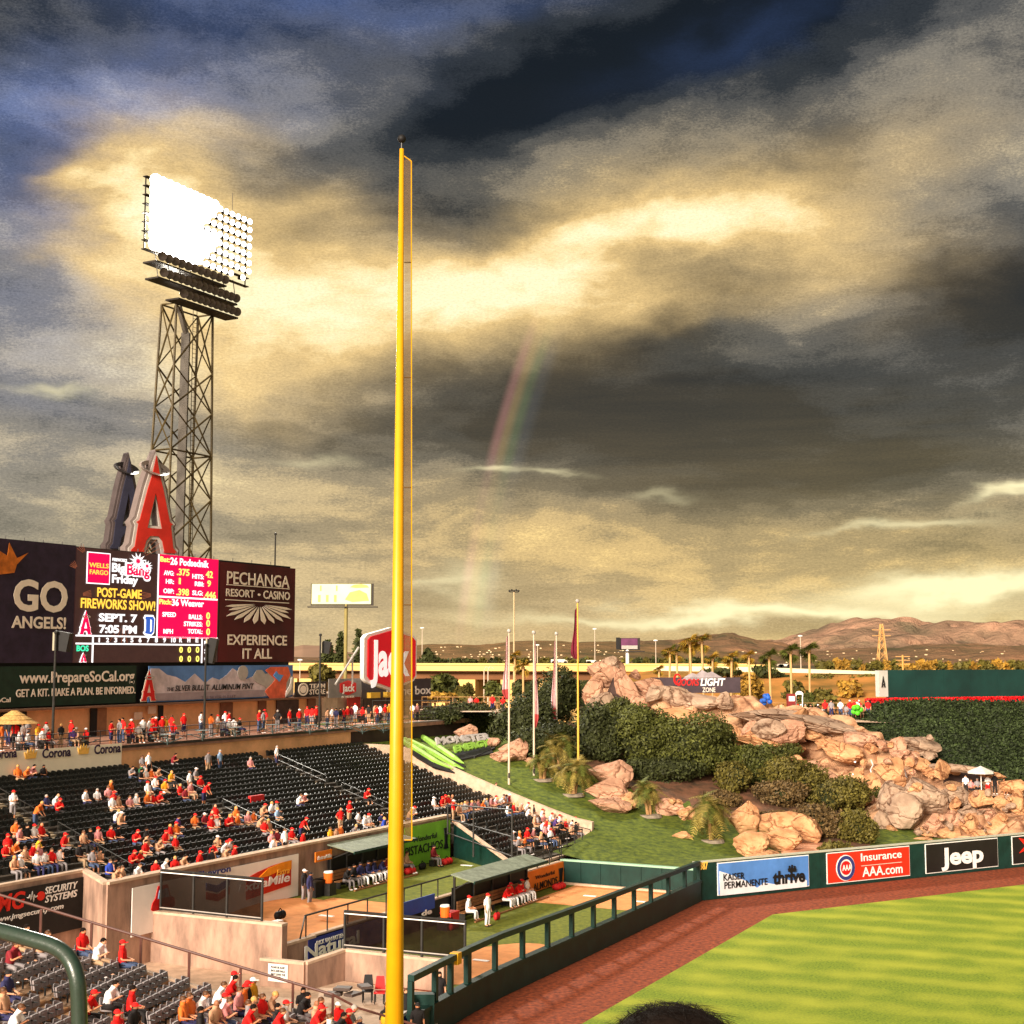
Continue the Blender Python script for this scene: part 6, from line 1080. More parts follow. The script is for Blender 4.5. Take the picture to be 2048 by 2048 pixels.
# ================================================================== BATTER'S EYE and right side
P_B = Pln((PY(1760, 1380, 150).x, 150), (.93, .37)); dg2 = mat('batters_eye', (.006, .038, .032), .8, .35, .25)
r = empty('batters_eye_wall', P_B.at(6, 9), "dark green backdrop wall at the right edge above the red flowers", 'wall')
h0, z1 = P_B.px(1775, 1340); _, z0 = P_B.px(1775, 1384); h1, _ = P_B.px(2200, 1340)
for k in range(8): a, c = h0 + (h1 - h0) * k / 8, h0 + (h1 - h0) * (k + 1) / 8 - .02; MB().pbox(P_B, a, c, z0 - 2, z1, -.4, 0).build('panel', dg2, r)
ha, _ = P_B.px(1757, 1340); MB().pbox(P_B, ha, h0 - .02, z0 - .5, z1 - .05, -.6, .05).build('end_panel', mat('panel_pale', (.50, .48, .44), .6, .1, 1), r, label='pale end panel with a small dark emblem'); a_logo(P_B, 1761, 1374, 1769, 1352, r, .12, silver, black, halo=False)
# red flower band: planter with flowers
hf0, _ = P_B.px(1724, 1385); r = empty('flower_planter', P_B.at(hf0 + 4, z0 - 1.6, 1.0), 'long band of red flowers along the top of the ivy wall', 'flower bed'); g = np.random.default_rng(3)
MB().pbox(P_B, hf0, h1, z0 - 1.9, z0 - .9, .5, 1.3).build('planter', dg2, r)
n = 15000; hh = hf0 + (h1 - hf0) * g.random(n); zz_ = z0 - .85 + .42 * g.random(n) ** .8 * 2.3 - .75; oo = .3 + 1.1 * g.random(n); bl = MB()
for i in range(n):
    c = P_B.at(hh[i], zz_[i], oo[i]); a = Vector(g.normal(size=3)).normalized() * .11; b3 = a.cross(Vector(g.normal(size=3))).normalized() * .09; bl.add([c - a, c - b3, c + a, c + b3], [(0, 1, 2, 3)])
bl.build('flowers', mat('flower_red', (.75, .008, .012), .6, .3, 1, island=.35), r, kind='stuff')
# ivy wall and ivy slope
ivy = mat('ivy', (.018, .032, .008), .9, .6, 1.6, det=10, col2=(.006, .014, .004), bump=.12)
loft('ivy_slope', [[(1700, 1416, 147), (1780, 1404, 147), (1900, 1404, 149), (2100, 1408, 153), (2300, 1410, 156)], [(1690, 1445, 146), (1800, 1450, 143), (1900, 1470, 140), (2060, 1490, 140), (2300, 1500, 142)], [(1740, 1490, 138), (1850, 1530, 134), (1930, 1570, 129), (2060, 1600, 126), (2300, 1620, 126)]], 80, 50, ivy, .5, .3, kind='structure', amp2=.2, fs2=1.2)
loft('ivy_slope', [[(1560, 1425, 149), (1640, 1432, 149), (1730, 1432, 148)], [(1640, 1446, 145), (1700, 1455, 144), (1780, 1470, 140)]], 20, 8, ivy, .2, .3, kind='structure')
ivr = empty('ivy_cover', PY(1900, 1560, 134), 'dark ivy leaves covering the slope under the red flowers', 'ivy')
def scatter_leaves(objs, n, size, m, parent, seed):
    g = np.random.default_rng(seed); P = []; A_ = []; NN = []
    for o in objs:
        me = o.data; k = len(me.polygons); c = np.zeros(k * 3); me.polygons.foreach_get('center', c); c = c.reshape(-1, 3) + np.array(o.location); a = np.zeros(k); me.polygons.foreach_get('area', a); nn = np.zeros(k * 3); me.polygons.foreach_get('normal', nn); P.append(c); A_.append(a); NN.append(nn.reshape(-1, 3))
    P = np.vstack(P); A_ = np.concatenate(A_); NN = np.vstack(NN); NN[NN[:, 2] < 0] *= -1; idx = g.choice(len(P), n, p=A_ / A_.sum()); r = np.sqrt(A_[idx])[:, None]
    Q = P[idx] + (g.random((n, 3)) - .5) * r * 1.3 * np.array([1, 1, .6]) + NN[idx] * (.05 + .22 * g.random((n, 1))); nn = NN[idx] + g.normal(size=(n, 3)) * .6; nn /= np.linalg.norm(nn, axis=1)[:, None]
    a = np.cross(nn, g.normal(size=(n, 3))); a /= np.linalg.norm(a, axis=1)[:, None]; b2 = np.cross(nn, a); s = size * (.6 + .8 * g.random(n))[:, None]
    V = np.stack([Q - a * s, Q + b2 * s * .6, Q + a * s, Q - b2 * s * .6], 1).reshape(-1, 3) - np.array(parent['wloc']); b = bpy.data.meshes.new('leaves'); k = n
    b.vertices.add(4 * k); b.vertices.foreach_set('co', V.ravel().astype('f')); b.loops.add(4 * k); b.loops.foreach_set('vertex_index', np.arange(4 * k, dtype='i')); b.polygons.add(k); b.polygons.foreach_set('loop_start', np.arange(0, 4 * k, 4, dtype='i')); b.polygons.foreach_set('loop_total', np.full(k, 4, 'i')); b.materials.append(m); b.update(); return link('ivy_leaves', b, parent, kind='stuff')
scatter_leaves([o for o in bpy.data.objects if o.name.startswith('ivy_slope')], 60000, .15, mat('ivy_leaf', (.026, .040, .010), .7, .4, .5, island=.7), ivr, 9)
# dark beer sign on the ridge
pc = Pln((PY(1400, 1380, 158).x, 158), (1, .1)); b_, *_ = board('dark_beer_sign', pc, 1300, 1355, 1480, 1386, mat('sign_charcoal', (.06, .04, .05), .6, .3, .8), 'dark beer sign with mountain top behind the rock ridge', 'sign', .15)
text('lettering', 'COORS', pc, 1352, 1371, 1398, 13, mat('sign_red_letter', (.5, .02, .02), .5, .1, 2), b_, .2, .06, .2); text('lettering', 'LIGHT', pc, 1400, 1371, 1450, 14, white, b_, .2, .06, .2); text('lettering', 'ZONE', pc, 1404, 1384, 1430, 9, cream, b_, .2, .02)
shape('mountain_top', [[(0, 0), (.1, .35), (.25, .7), (.36, .55), (.48, 1), (.6, .7), (.7, .85), (.85, .45), (1, .1), (1, 0)]], pc, 1362, 1360, 1450, 1340, mat('mountain_print2', (.40, .34, .36), .7, .3, .8), b_, .0, .3)
shape('red_initial', [circ(.5, .5, .5, 20), circ(.58, .5, .34, 20)[::-1]], pc, 1346, 1370, 1362, 1347, red, b_, .2)
# far patio
struct('patio_floor', MB().add([PY(1500, 1425, 150), PY(1500, 1440, 143), PY(1800, 1446, 143), PY(1800, 1432, 152)], [(0, 1, 2, 3)]), concrete2)
struct('patio_floor', MB().add([PY(840, 1418, 150), PY(840, 1424, 140), PY(1070, 1424, 140), PY(1070, 1418, 150)], [(0, 1, 2, 3)]), concrete2)
for nm, u0, u1, v, Y, l in (('railing', 1500, 1724, 1427, 150, 'thin railing behind the far patio people'), ('railing', 844, 1060, 1415, 149, 'brown railing at the end of the concourse under the bridge'), ('railing', 745, 900, 1424, 138, 'dark double railing right of the foul pole')):
    a, c = PY(u0, v, Y), PY(u1, v, Y); z = a.z; c.z = z; r = empty(nm, (a.x, a.y, z), l, 'railing'); hh_ = 1.15
    for f in (.55, 1.1): MB().tube(a + Vector((0, 0, f)), c + Vector((0, 0, f)), .04, n=5).build('rail', steel if Y < 140 else bark, r)
    N = int((c - a).length / 1.6)
    for k in range(N + 1): q = a.lerp(c, k / N); MB().tube(q, q + Vector((0, 0, hh_)), .035, n=5).build('post', steel if Y < 140 else bark, r)
pa = PY(1598, 1425, 148); r = empty('arched_sign', pa, 'small white arched sign over the far patio', 'sign'); pq = Pln((pa.x, pa.y), (1, 0)); shape('arch', [[(0, 0), (0, .55), (.2, .9), (.5, 1), (.8, .9), (1, .55), (1, 0), (.85, 0), (.85, .3), (.15, .3), (.15, 0)]], pq, 1591, 1392, 1606, 1382, white, r, 0, .2)
MB().tube(PY(1592, 1425, 148), PY(1592, 1390, 148), .06).build('post', white, r); MB().tube(PY(1605, 1425, 148), PY(1605, 1390, 148), .06).build('post', white, r)
for u, v, m, l in ((1532, 1400, mat('tarp_blue', (.02, .12, .55), .5, .4, .8), 'bundle of blue balloons or tarps at the left of the far patio'), (1716, 1422, mat('lime_cloth', (.10, .55, .02), .5, .2, 2), 'lime green cloth bundle at the right of the far patio')):
    c = PY(u, v, 144); k = 144 / FPX; b = MB(); g = random.Random(u)
    for i in range(9): b.ball(c + Vector((g.uniform(-9, 9) * k, g.uniform(-.4, .4), g.uniform(-8, 9) * k)), (5.5 * k, 5 * k, 5 * k), 8, 5)
    b.build('cloth_bundle', m, None, l, 'bundle', smooth=True)
for i, u in enumerate((1585, 1612, 1640, 1672)): c = PY(u, 1434, 145); r = empty('patio_table', c, 'small dark table on the far patio, number %s from the left' % ('one', 'two', 'three', 'four')[i], 'table'); MB().tube(c + Vector((0, 0, .7)), c + Vector((0, 0, .75)), .5, n=10).build('tabletop', white if u == 1640 else black, r); MB().tube(c, c + Vector((0, 0, .7)), .05).build('leg', steel, r)
r = empty('kiosk', PY(1582, 1426, 147), 'small red and dark kiosk on the far patio', 'kiosk'); c = PY(1582, 1405, 147); MB().box(c, (.8, .8, 1.8)).build('cabinet', mat('kiosk_red', (.22, .02, .02), .5, .2, 2), r); MB().box(c + Vector((0, -.42, .4)), (.6, .02, .5)).build('front_panel', white, r)
# umbrella in the rock patio
c = PY(1963, 1585, 121.5); r = empty('patio_umbrella', c, 'white patio umbrella beside the rock cave', 'umbrella'); k = 121.5 / FPX; z = PY(1963, 1540, 121.5).z; MB().tube(c, (c.x, c.y, z), .04, n=6).build('pole', white, r)
b = MB(); n = 8; R = 26 * k; b.add([(c.x, c.y, z + .35)] + [(c.x + R * math.cos(6.283 * i / n), c.y + R * math.sin(6.283 * i / n), z - .12) for i in range(n)] + [(c.x + R * math.cos(6.283 * i / n), c.y + R * math.sin(6.283 * i / n), z - .28) for i in range(n)], [(0, 1 + i, 1 + (i + 1) % n) for i in range(n)] + [(1 + i, 1 + n + i, 1 + n + (i + 1) % n, 1 + (i + 1) % n) for i in range(n)]); b.build('canopy', mat('canopy_white', (.65, .60, .55), .6, .15, 2), r)
struct('patio_floor', MB().add([PY(1880, 1584, 126.5), PY(1880, 1592, 120.6), PY(2060, 1592, 120.6), PY(2060, 1584, 126.5)], [(0, 1, 2, 3)]), concrete2)
# ================================================================== OUTFIELD WALL with banners
ow = empty('outfield_wall', WC, 'dark green padded outfield wall with banners and the yellow 387', 'wall'); hw, _ = PW.px(2048, 1700)
L_ = 46.; N = 26
for k in range(N): MB().pbox(PW, L_ * k / N + (.0 if k else -.15), L_ * (k + 1) / N - .015, 0, 2.44, -.35, 0).build('pad', dkgreen, ow)
MB().pbox(PW, -.15, L_, 2.443, 2.52, -.42, .05).build('cap', mat('cap_pale', (.45, .45, .36), .5, .1, 2), ow)
text('distance_number', '387', PW, 1399, 1739, 1415, 14, mat('number_yellow', (.95, .55, .10), .5, .05, 2), ow, .05, .06)
def ban(uL, uR, m, label, zt=2.36, zb=.22):
    h0, _ = PW.px(uL, 1750); h1, _ = PW.px(uR, 1740); r = empty('outfield_banner', PW.at((h0 + h1) / 2, zb), label, 'banner'); MB().pbox(PW, h0, h1, zb, zt, .003, .05).build('border', white, r); MB().pbox(PW, h0 + .06, h1 - .06, zb + .06, zt - .06, .004, .08).build('panel', m, r); return r
r1 = ban(1434, 1617, mat('banner_cloudblue', (.09, .24, .62), .5, .3, .3), 'blue and cloud white health company banner with dark lettering')
cl = mat('cloud_print', (.72, .72, .76), .6, .1, 1); shape('cloud_print', [[(0, 0), (1, 0), (1, .16), (.93, .28), (.82, .18), (.72, .30), (.62, .15), (.5, .22), (.42, .10), (.30, .30), (.2, .42), (.08, .55), (0, .62)]], PW, 1438, 1791, 1612, 1712, cl, r1, .10)
text('lettering', 'KAISER', PW, 1444, 1761, 1486, 13, black, r1, .16, .015, v1=1756); text('lettering', 'PERMANENTE', PW, 1446, 1777, 1532, 13, black, r1, .16, .015, v1=1770); text('lettering', 'thrive', PW, 1543, 1768, 1607, 24, black, r1, .16, .07, v1=1762)
for k in range(3): shape('people_emblem', [circ(.5, .8, .2, 10), [(.2, 0), (.8, 0), (.9, .5), (.5, .62), (.1, .5)]], PW, 1572 + k * 5, 1743, 1580 + k * 5, 1729 + abs(k - 1) * 2, black, r1, .16 + k * .012)
r2 = ban(1653, 1819, mat('banner_red2', (.78, .030, .010), .5, .08, 1), 'red motoring club banner with a round seal and white lettering')
shape('round_seal', [circ(.5, .5, .5, 28)], PW, 1671, 1763, 1708, 1711, white, r2, .11); shape('seal_ring', [circ(.5, .5, .47, 28), circ(.5, .5, .34, 28)[::-1]], PW, 1671, 1763, 1708, 1711, mat('seal_navy', (.03, .04, .18), .5, .1, 2), r2, .15); shape('seal_centre', [circ(.5, .5, .27, 24)], PW, 1671, 1763, 1708, 1711, red, r2, .15)
text('lettering', 'AAA', PW, 1681, 1741, 1699, 11, white, r2, .21, .03); text('lettering', 'Insurance', PW, 1719, 1722, 1800, 15, white, r2, .16, .02, v1=1712); text('lettering', 'AAA.com', PW, 1722, 1753, 1802, 18, white, r2, .16, .02, v1=1742)
h0, z = PW.px(1720, 1731); h1, _ = PW.px(1801, 1722); MB().pbox(PW, h0, h1, z - .03, z, .13, .15).build('rule_line', cream, r2)
r3 = ban(1851, 1996, mat('banner_black2', (.015, .013, .012), .45, .2, 1), 'black car company banner with large white lettering'); text('lettering', 'Jeep', PW, 1880, 1730, 1964, 32, white, r3, .16, .065, v1=1722)
r4 = ban(2025, 2100, MATS['banner_black2'], 'black banner cut off by the right edge with a red star shape'); shape('red_star', [[(0, 0), (.3, .4), (0, .9), (.45, .7), (.9, 1), (.7, .5), (1, 0), (.5, .25)]], PW, 2036, 1706, 2080, 1672, bred, r4, .12)
# ================================================================== FOREGROUND handrail and deck
struct('upper_deck_floor', MB().box((0, 2.2, 13.9), (30, 5.6, .3)), concrete2)
hr = empty('handrail', (-1.3, 4.4, 14.05), 'thick dark green metal handrail bending down at the lower left corner', 'handrail'); hg = mat('handrail_green', (.018, .042, .027), .30, .4, 60, bump=.001, spec=.7, col2=(.015, .03, .02))
pts = [PY(u, v, y) for u, v, y in ((-400, 1776, 4.9), (-150, 1824, 4.7), (0, 1862, 4.55), (60, 1878, 4.5), (105, 1892, 4.47), (130, 1908, 4.45), (146, 1932, 4.43), (155, 1965, 4.42), (158, 2010, 4.42), (159, 2060, 4.42), (160, 2250, 4.42))]; pts.append(Vector((pts[-1].x, pts[-1].y, 14.05)))
sm = [pts[0]]
for i in range(1, len(pts) - 1):
    for k in range(4): t = k / 4; p0, p1_, p2_, p3_ = pts[i - 1], pts[i], pts[i + 1], pts[min(i + 2, len(pts) - 1)]; sm.append(.5 * ((2 * p1_) + (p2_ - p0) * t + (2 * p0 - 5 * p1_ + 4 * p2_ - p3_) * t * t + (3 * p1_ - p0 - 3 * p2_ + p3_) * t ** 3))
sm.append(pts[-1]); MB().path(sm, .0245, 20).build('rail_tube', hg, hr, smooth=True)
# ================================================================== PEOPLE: prototypes
def proj(p):
    d = Vector(p) - C0; F = Vector((0, math.cos(TH), math.sin(TH))); U = Vector((0, -math.sin(TH), math.cos(TH))); k = FPX / d.dot(F); return CX + k * d.x, CY - k * d.dot(U)
def skeleton(pose):
    """joint -> (x,y,z), facing -Y; z=0 is the floor under the feet"""
    J = {}; sit = pose.startswith('sit'); lean = {'sit': .06, 'sitlean': .34, 'sitback': -.10, 'sitface': .12, 'stand': .0, 'standfold': .02, 'standhip': 0, 'walk': .06, 'bend': .55}[pose]
    hz = .53 if sit else .93; hy = 0
    def up(d): return (0, hy - math.sin(lean) * d, hz + math.cos(lean) * d)
    J['pel'] = (0, hy, hz); J['spi'] = up(.20); J['che'] = up(.38); J['nec'] = up(.55); hd_ = up(.64); f = .05 if lean > .3 else .0
    J['hed'] = (0, hd_[1] - .02 - f, hd_[2] + .02); J['top'] = (0, hd_[1] - .03 - f * 1.2, hd_[2] + .13)
    sh = up(.47)
    for s, n in ((1, 'L'), (-1, 'R')):
        J['sh' + n] = (s * .175, sh[1], sh[2]); J['hi' + n] = (s * .09, hy, hz - .03)
        if sit:
            spread = .16 if pose == 'sitlean' else .11; J['kn' + n] = (s * (spread + .02), -.44, .50); J['an' + n] = (s * spread, -.42 - (.08 if s > 0 else 0), .10); J['to' + n] = (s * (spread + .02), -.58 - (.08 if s > 0 else 0), .04)
        elif pose == 'walk': J['kn' + n] = (s * .1, -.12 if s > 0 else .03, .50); J['an' + n] = (s * .1, -.14 if s > 0 else .26, .10 if s > 0 else .16); J['to' + n] = (s * .11, -.30 if s > 0 else .12, .04)
        else: J['kn' + n] = (s * .105, -.02, .50); J['an' + n] = (s * .12, .02, .09); J['to' + n] = (s * .14, -.14, .04)
        x, y, z = J['sh' + n]
        if pose in ('sit', 'sitback'): el, wr = (x + s * .05, y - .05, z - .28), (x - s * .06, y - .28, z - .32)
        elif pose == 'sitlean': el, wr = (x + s * .02, y - .14, z - .25), (s * .06, y - .28, z - .16)
        elif pose == 'sitface': el, wr = ((x + .04 * s, y - .12, z - .25), (s * .08, y - .20, z + .02)) if s > 0 else ((x + .05 * s, y - .05, z - .28), (x - s * .10, y - .28, z - .30))
        elif pose == 'standfold': el, wr = (x + s * .04, y - .06, z - .27), (s * .03, y - .27, z - .20)
        elif pose == 'standhip': el, wr = (x + s * .16, y + .06, z - .25), (x + s * .0, y - .04, z - .42)
        elif pose == 'walk': el, wr = (x + s * .04, y + s * .08, z - .28), (x + s * .03, y - .06 + s * .10, z - .50)
        elif pose == 'bend': el, wr = (x, y - .10, z - .26), (x - s * .05, y - .24, z - .42)
        else: el, wr = (x + s * .05, y + .01, z - .29), (x + s * .06, y - .06, z - .53)
        J['el' + n], J['wr' + n] = el, wr; d = (Vector(wr) - Vector(el)).normalized(); J['ha' + n] = tuple(Vector(wr) + d * .07)
    return J
BON = [('pel', 'spi', 'T'), ('spi', 'che', 'T'), ('che', 'nec', 'T'), ('nec', 'hed', 'H'), ('hed', 'top', 'H')] + [b for n in 'LR' for b in (('che', 'sh' + n, 'T'), ('sh' + n, 'el' + n, 'U'), ('el' + n, 'wr' + n, 'A'), ('wr' + n, 'ha' + n, 'N'), ('pel', 'hi' + n, 'P'), ('hi' + n, 'kn' + n, 'G'), ('kn' + n, 'an' + n, 'S'), ('an' + n, 'to' + n, 'F'))]
RAD = {'pel': .135, 'spi': .125, 'che': .135, 'nec': .058, 'hed': .092, 'top': .070, 'sh': .066, 'el': .043, 'wr': .028, 'ha': .034, 'hi': .095, 'kn': .062, 'an': .042, 'to': .036}
ph_mat = mat('person_slot', (.5, .5, .5))
def proto(pose):
    J = skeleton(pose); names = list(J); me = bpy.data.meshes.new('p'); idx = {n: i for i, n in enumerate(names)}
    me.from_pydata([J[n] for n in names], [(idx[a], idx[b]) for a, b, _ in BON], []); ob = bpy.data.objects.new('p', me); COL.objects.link(ob)
    sk_ = ob.modifiers.new('s', 'SKIN'); 
    if not me.skin_vertices: me.attributes
    bm = bmesh.new(); bm.from_mesh(me); lay = bm.verts.layers.skin.verify(); bm.verts.ensure_lookup_table()
    for n in names: r = RAD[n[:2] if n[-1] in 'LR' and n[:-1] in RAD else n]; bm.verts[idx[n]][lay].radius = (r, r); bm.verts[idx[n]][lay].use_root = (n == 'pel')
    bm.to_mesh(me); bm.free(); ss = ob.modifiers.new('u', 'SUBSURF'); ss.levels = ss.render_levels = 1; bpy.context.view_layer.update()
    ev = bpy.data.meshes.new_from_object(ob.evaluated_get(DG())); bpy.data.objects.remove(ob)
    segs = [(Vector(J[a]), Vector(J[b]), t) for a, b, t in BON]
    def reg(p):
        best = (9, None, 0)
        for a, b, t in segs:
            d = b - a; k = max(0, min(1, (p - a).dot(d) / d.length_squared)); q = (p - a - d * k).length - {'T': .12, 'P': .12, 'G': .07, 'H': .07}.get(t, .04)
            if q < best[0]: best = (q, t, k)
        return best
    V = [v.co.copy() for v in ev.vertices]; Nn = [v.normal.copy() for v in ev.vertices]; R_ = [reg(p) for p in V]; F_ = [tuple(p.vertices) for p in ev.polygons]
    def part(test, off, name):
        fs = [f for f in F_ if sum(1 for i in f if test(R_[i])) * 2 >= len(f)]; used = sorted({i for f in fs for i in f}); mp = {i: k for k, i in enumerate(used)}; b = MB(); b.add([V[i] + Nn[i] * off for i in used], [tuple(mp[i] for i in f) for f in fs]); return b.mesh(name, ph_mat, smooth=True)
    body = MB(); body.add(V, F_); hc = (Vector(J['hed']) + Vector(J['top'])) / 2; hc = hc + Vector((0, 0, -.005))
    body.ball(hc + Vector((0, -.012, 0)), (.073, .090, .108), 12, 8); body.ball(hc + Vector((0, -.104, -.012)), (.012, .018, .022), 6, 4)
    for s in (-1, 1):
        body.ball(hc + Vector((s * .076, .005, -.01)), (.012, .02, .03), 6, 4); body.ball(hc + Vector((s * .030, -.091, .012)), (.013, .010, .008), 6, 4, mi=1)
        h = Vector(J['ha' + 'RxL'[s + 1]]); w = Vector(J['wr' + 'RxL'[s + 1]]); d = (h - w).normalized(); sd_ = d.cross(Vector((0, 0, 1)) if abs(d.z) < .9 else Vector((0, 1, 0))).normalized()
        for k in range(4): a = h + sd_ * (k - 1.5) * .020; L = (.050, .062, .058, .044)[k]; body.path([a, a + d * L * .6 + Vector((0, 0, -.006)), a + d * L + Vector((0, 0, -.022))], [.0095, .0088, .0070], 5)
        a = w.lerp(h, .35) + sd_ * (-.026); body.path([a, a - sd_ * .022 + d * .022, a - sd_ * .026 + d * .045], [.0105, .0095, .008], 5)
    body.ball(hc + Vector((0, -.094, -.052)), (.024, .008, .006), 6, 4, mi=1)
    res = {'body': body.mesh('body', [ph_mat, mat('eye_dark', (.05, .02, .015), .4, .1, 5)], smooth=True)}
    res['shirt'] = part(lambda r: r[1] == 'T' or (r[1] == 'P' and False) or (r[1] == 'U' and r[2] < .72), .022, 'shirt')
    res['jacket'] = part(lambda r: r[1] == 'T' or r[1] == 'U' or (r[1] == 'A' and r[2] < .9), .026, 'shirt')
    res['trousers'] = part(lambda r: r[1] in 'PG' or (r[1] == 'T' and r[0] > 9) or (r[1] == 'S' and r[2] < .95), .016, 'trousers')
    res['shorts'] = part(lambda r: r[1] == 'P' or (r[1] == 'G') , .020, 'shorts')
    sh = MB()
    for n in 'LR': a, t = Vector(J['an' + n]), Vector(J['to' + n]); sh.ball((a + t) / 2 + Vector((0, -.01, -.028)), (.050, .125, .045), 8, 5)
    res['shoes'] = sh.mesh('shoes', ph_mat, smooth=True)
    def dome(r, zc, cut, long_=0, name='hair'):
        b = MB(); b.ball(hc + Vector((0, .008, zc)), r, 14, 9); fs = []
        for f in b.f:
            c = sum((Vector(b.v[i]) for i in f), Vector()) / len(f) - hc
            if cut(c): fs.append(f)
        b.f = fs; b.m = [0] * len(fs)
        if long_: b.ball(hc + Vector((0, .055, -.11)), (.080, .045, .15), 10, 6)
        return b
    res['hair'] = dome((.090, .106, .108), .022, lambda c: c.z > -.02 + (-c.y * .75 if c.y < 0 else -.06)).mesh('hair', ph_mat, smooth=True)
    res['longhair'] = dome((.090, .106, .108), .022, lambda c: c.z > -.02 + (-c.y * .75 if c.y < 0 else -.06), 1).mesh('hair', ph_mat, smooth=True)
    cp = dome((.094, .110, .095), .035, lambda c: c.z > .018); n0 = hc + Vector((0, -.10, .035)); cp.ball(n0 + Vector((0, -.035, 0)), (.072, .075, .010), 10, 4); res['cap'] = cp.mesh('cap', ph_mat, smooth=True)
    res['hc'] = hc; return res
PROTO = {p: proto(p) for p in ('sit', 'sitlean', 'sitback', 'sitface', 'stand', 'standfold', 'standhip', 'walk', 'bend')}
CLO = {'r': ('red', (.80, .012, .010)), 'w': ('white', (.92, .88, .88)), 'o': ('orange', (.80, .17, .025)), 'y': ('yellow', (.85, .55, .03)), 'g': ('gold', (.80, .36, .02)), 'k': ('black', (.018, .015, .016)), 'n': ('navy', (.03, .03, .10)), 'b': ('blue', (.03, .07, .45)), 'l': ('light blue', (.30, .45, .68)),
       'p': ('pink', (.75, .30, .30)), 't': ('tan', (.62, .34, .20)), 'e': ('grey', (.28, .25, .26)), 'm': ('maroon', (.26, .02, .03)), 'v': ('purple', (.10, .05, .22)), 'f': ('green', (.04, .16, .07)), 'i': ('lime', (.2, .6, .05))}
CM = {k: mat('cloth_' + v[0].replace(' ', '_'), v[1], .8, .14, 5) for k, v in CLO.items()}
HM = {'dk': ('dark hair', mat('hair_dark', (.012, .007, .005), .75, .3, 20, spec=.1)), 'br': ('brown hair', mat('hair_brown', (.11, .045, .018), .5, .3, 20)), 'bl': ('blond hair', mat('hair_blond', (.62, .34, .10), .5, .3, 20)), 'gy': ('grey hair', mat('hair_grey', (.42, .36, .32), .5, .2, 20)), 'bd': ('bald head', None),
      'rc': ('red cap', CM['r']), 'wc': ('white cap', CM['w']), 'kc': ('black cap', CM['k'])}
SK = [mat('skin_tan', (.62, .26, .13), .55, .1, 8), mat('skin_pale', (.72, .36, .21), .55, .1, 8), mat('skin_brown', (.34, .14, .07), .55, .1, 8)]
TRS = [('k', CM['k']), ('n', CM['n']), ('t', mat('cloth_khaki', (.42, .27, .16), .8, .15, 5)), ('e', CM['e']), ('d', mat('cloth_denim', (.06, .09, .18), .8, .2, 5))]
PEOPLE = []
prng = random.Random(21)
def setm(o, m):
    o.material_slots[0].link = 'OBJECT'; o.material_slots[0].material = m
def person(loc, face, pose, shirt, head, region, trs=None, long_trs=None, scale=None, extra='', jacket=False, u=None):
    g = prng; P = PROTO[pose]; rz = math.atan2(face[1], face[0]) + math.pi / 2 + g.uniform(-.30, .30); r = empty('person', loc, '', 'person', None, rz); sc_ = scale or g.uniform(.94, 1.05); r.scale = (sc_ * 1.06, sc_ * 1.06, sc_)
    long_h = head.endswith('l') and head[:-1] in HM; hk = head[:-1] if long_h else head; sk = g.choice(SK[:2] + SK); hn, hm_ = HM[hk]
    b = link('body', P['body'], r); setm(b, sk); s = link('shirt', P['jacket' if jacket else 'shirt'], r); setm(s, CM[shirt]); tk, tm_ = (trs, CM.get(trs)) if trs else g.choice(TRS)
    lt = g.random() < .5 if long_trs is None else long_trs; t = link('trousers' if lt else 'shorts', P['trousers' if lt else 'shorts'], r); setm(t, tm_)
    sh = link('shoes', P['shoes'], r); setm(sh, CM['w'] if g.random() < .5 else CM['k'])
    if hk != 'bd':
        if hk in ('rc', 'wc', 'kc'): c = link('cap', P['cap'], r); setm(c, hm_); h = link('hair', P['hair'], r); setm(h, HM[g.choice(['dk', 'br'])][1]); h.scale = (.985, .985, .985); h.location = P['hc'] * .015
        else: h = link('hair', P['longhair' if long_h else 'hair'], r); setm(h, hm_)
    PEOPLE.append(dict(o=r, u=u if u is not None else proj(loc)[0], shirt=CLO[shirt][0], head=('long ' if long_h else '') + hn, pose=pose, region=region, extra=extra)); return r
def parse(txt):
    for tok in txt.replace('\n', ' ').split(';'):
        f = tok.split()
        if f: yield float(f[0]), float(f[1]), f[2], (f[3] if len(f) > 3 and f[3] != '-' else None), (f[4] if len(f) > 4 else None)
OR = {'A': (0, 1540, 6.232), 'B': (300, 1500, 6.232), 'C': (0, 1800, 6.232), 'D': (300, 1800, 6.232), 'E': (600, 1800, 6.232), 'F': (880, 1520, 6.232), 'G': (0, 1380, 6.232), 'H': (600, 1560, 6.232), 'I': (300, 1380, 6.232), 'J': (600, 1240, 6.232), 'K': (1500, 1240, 6.44)}
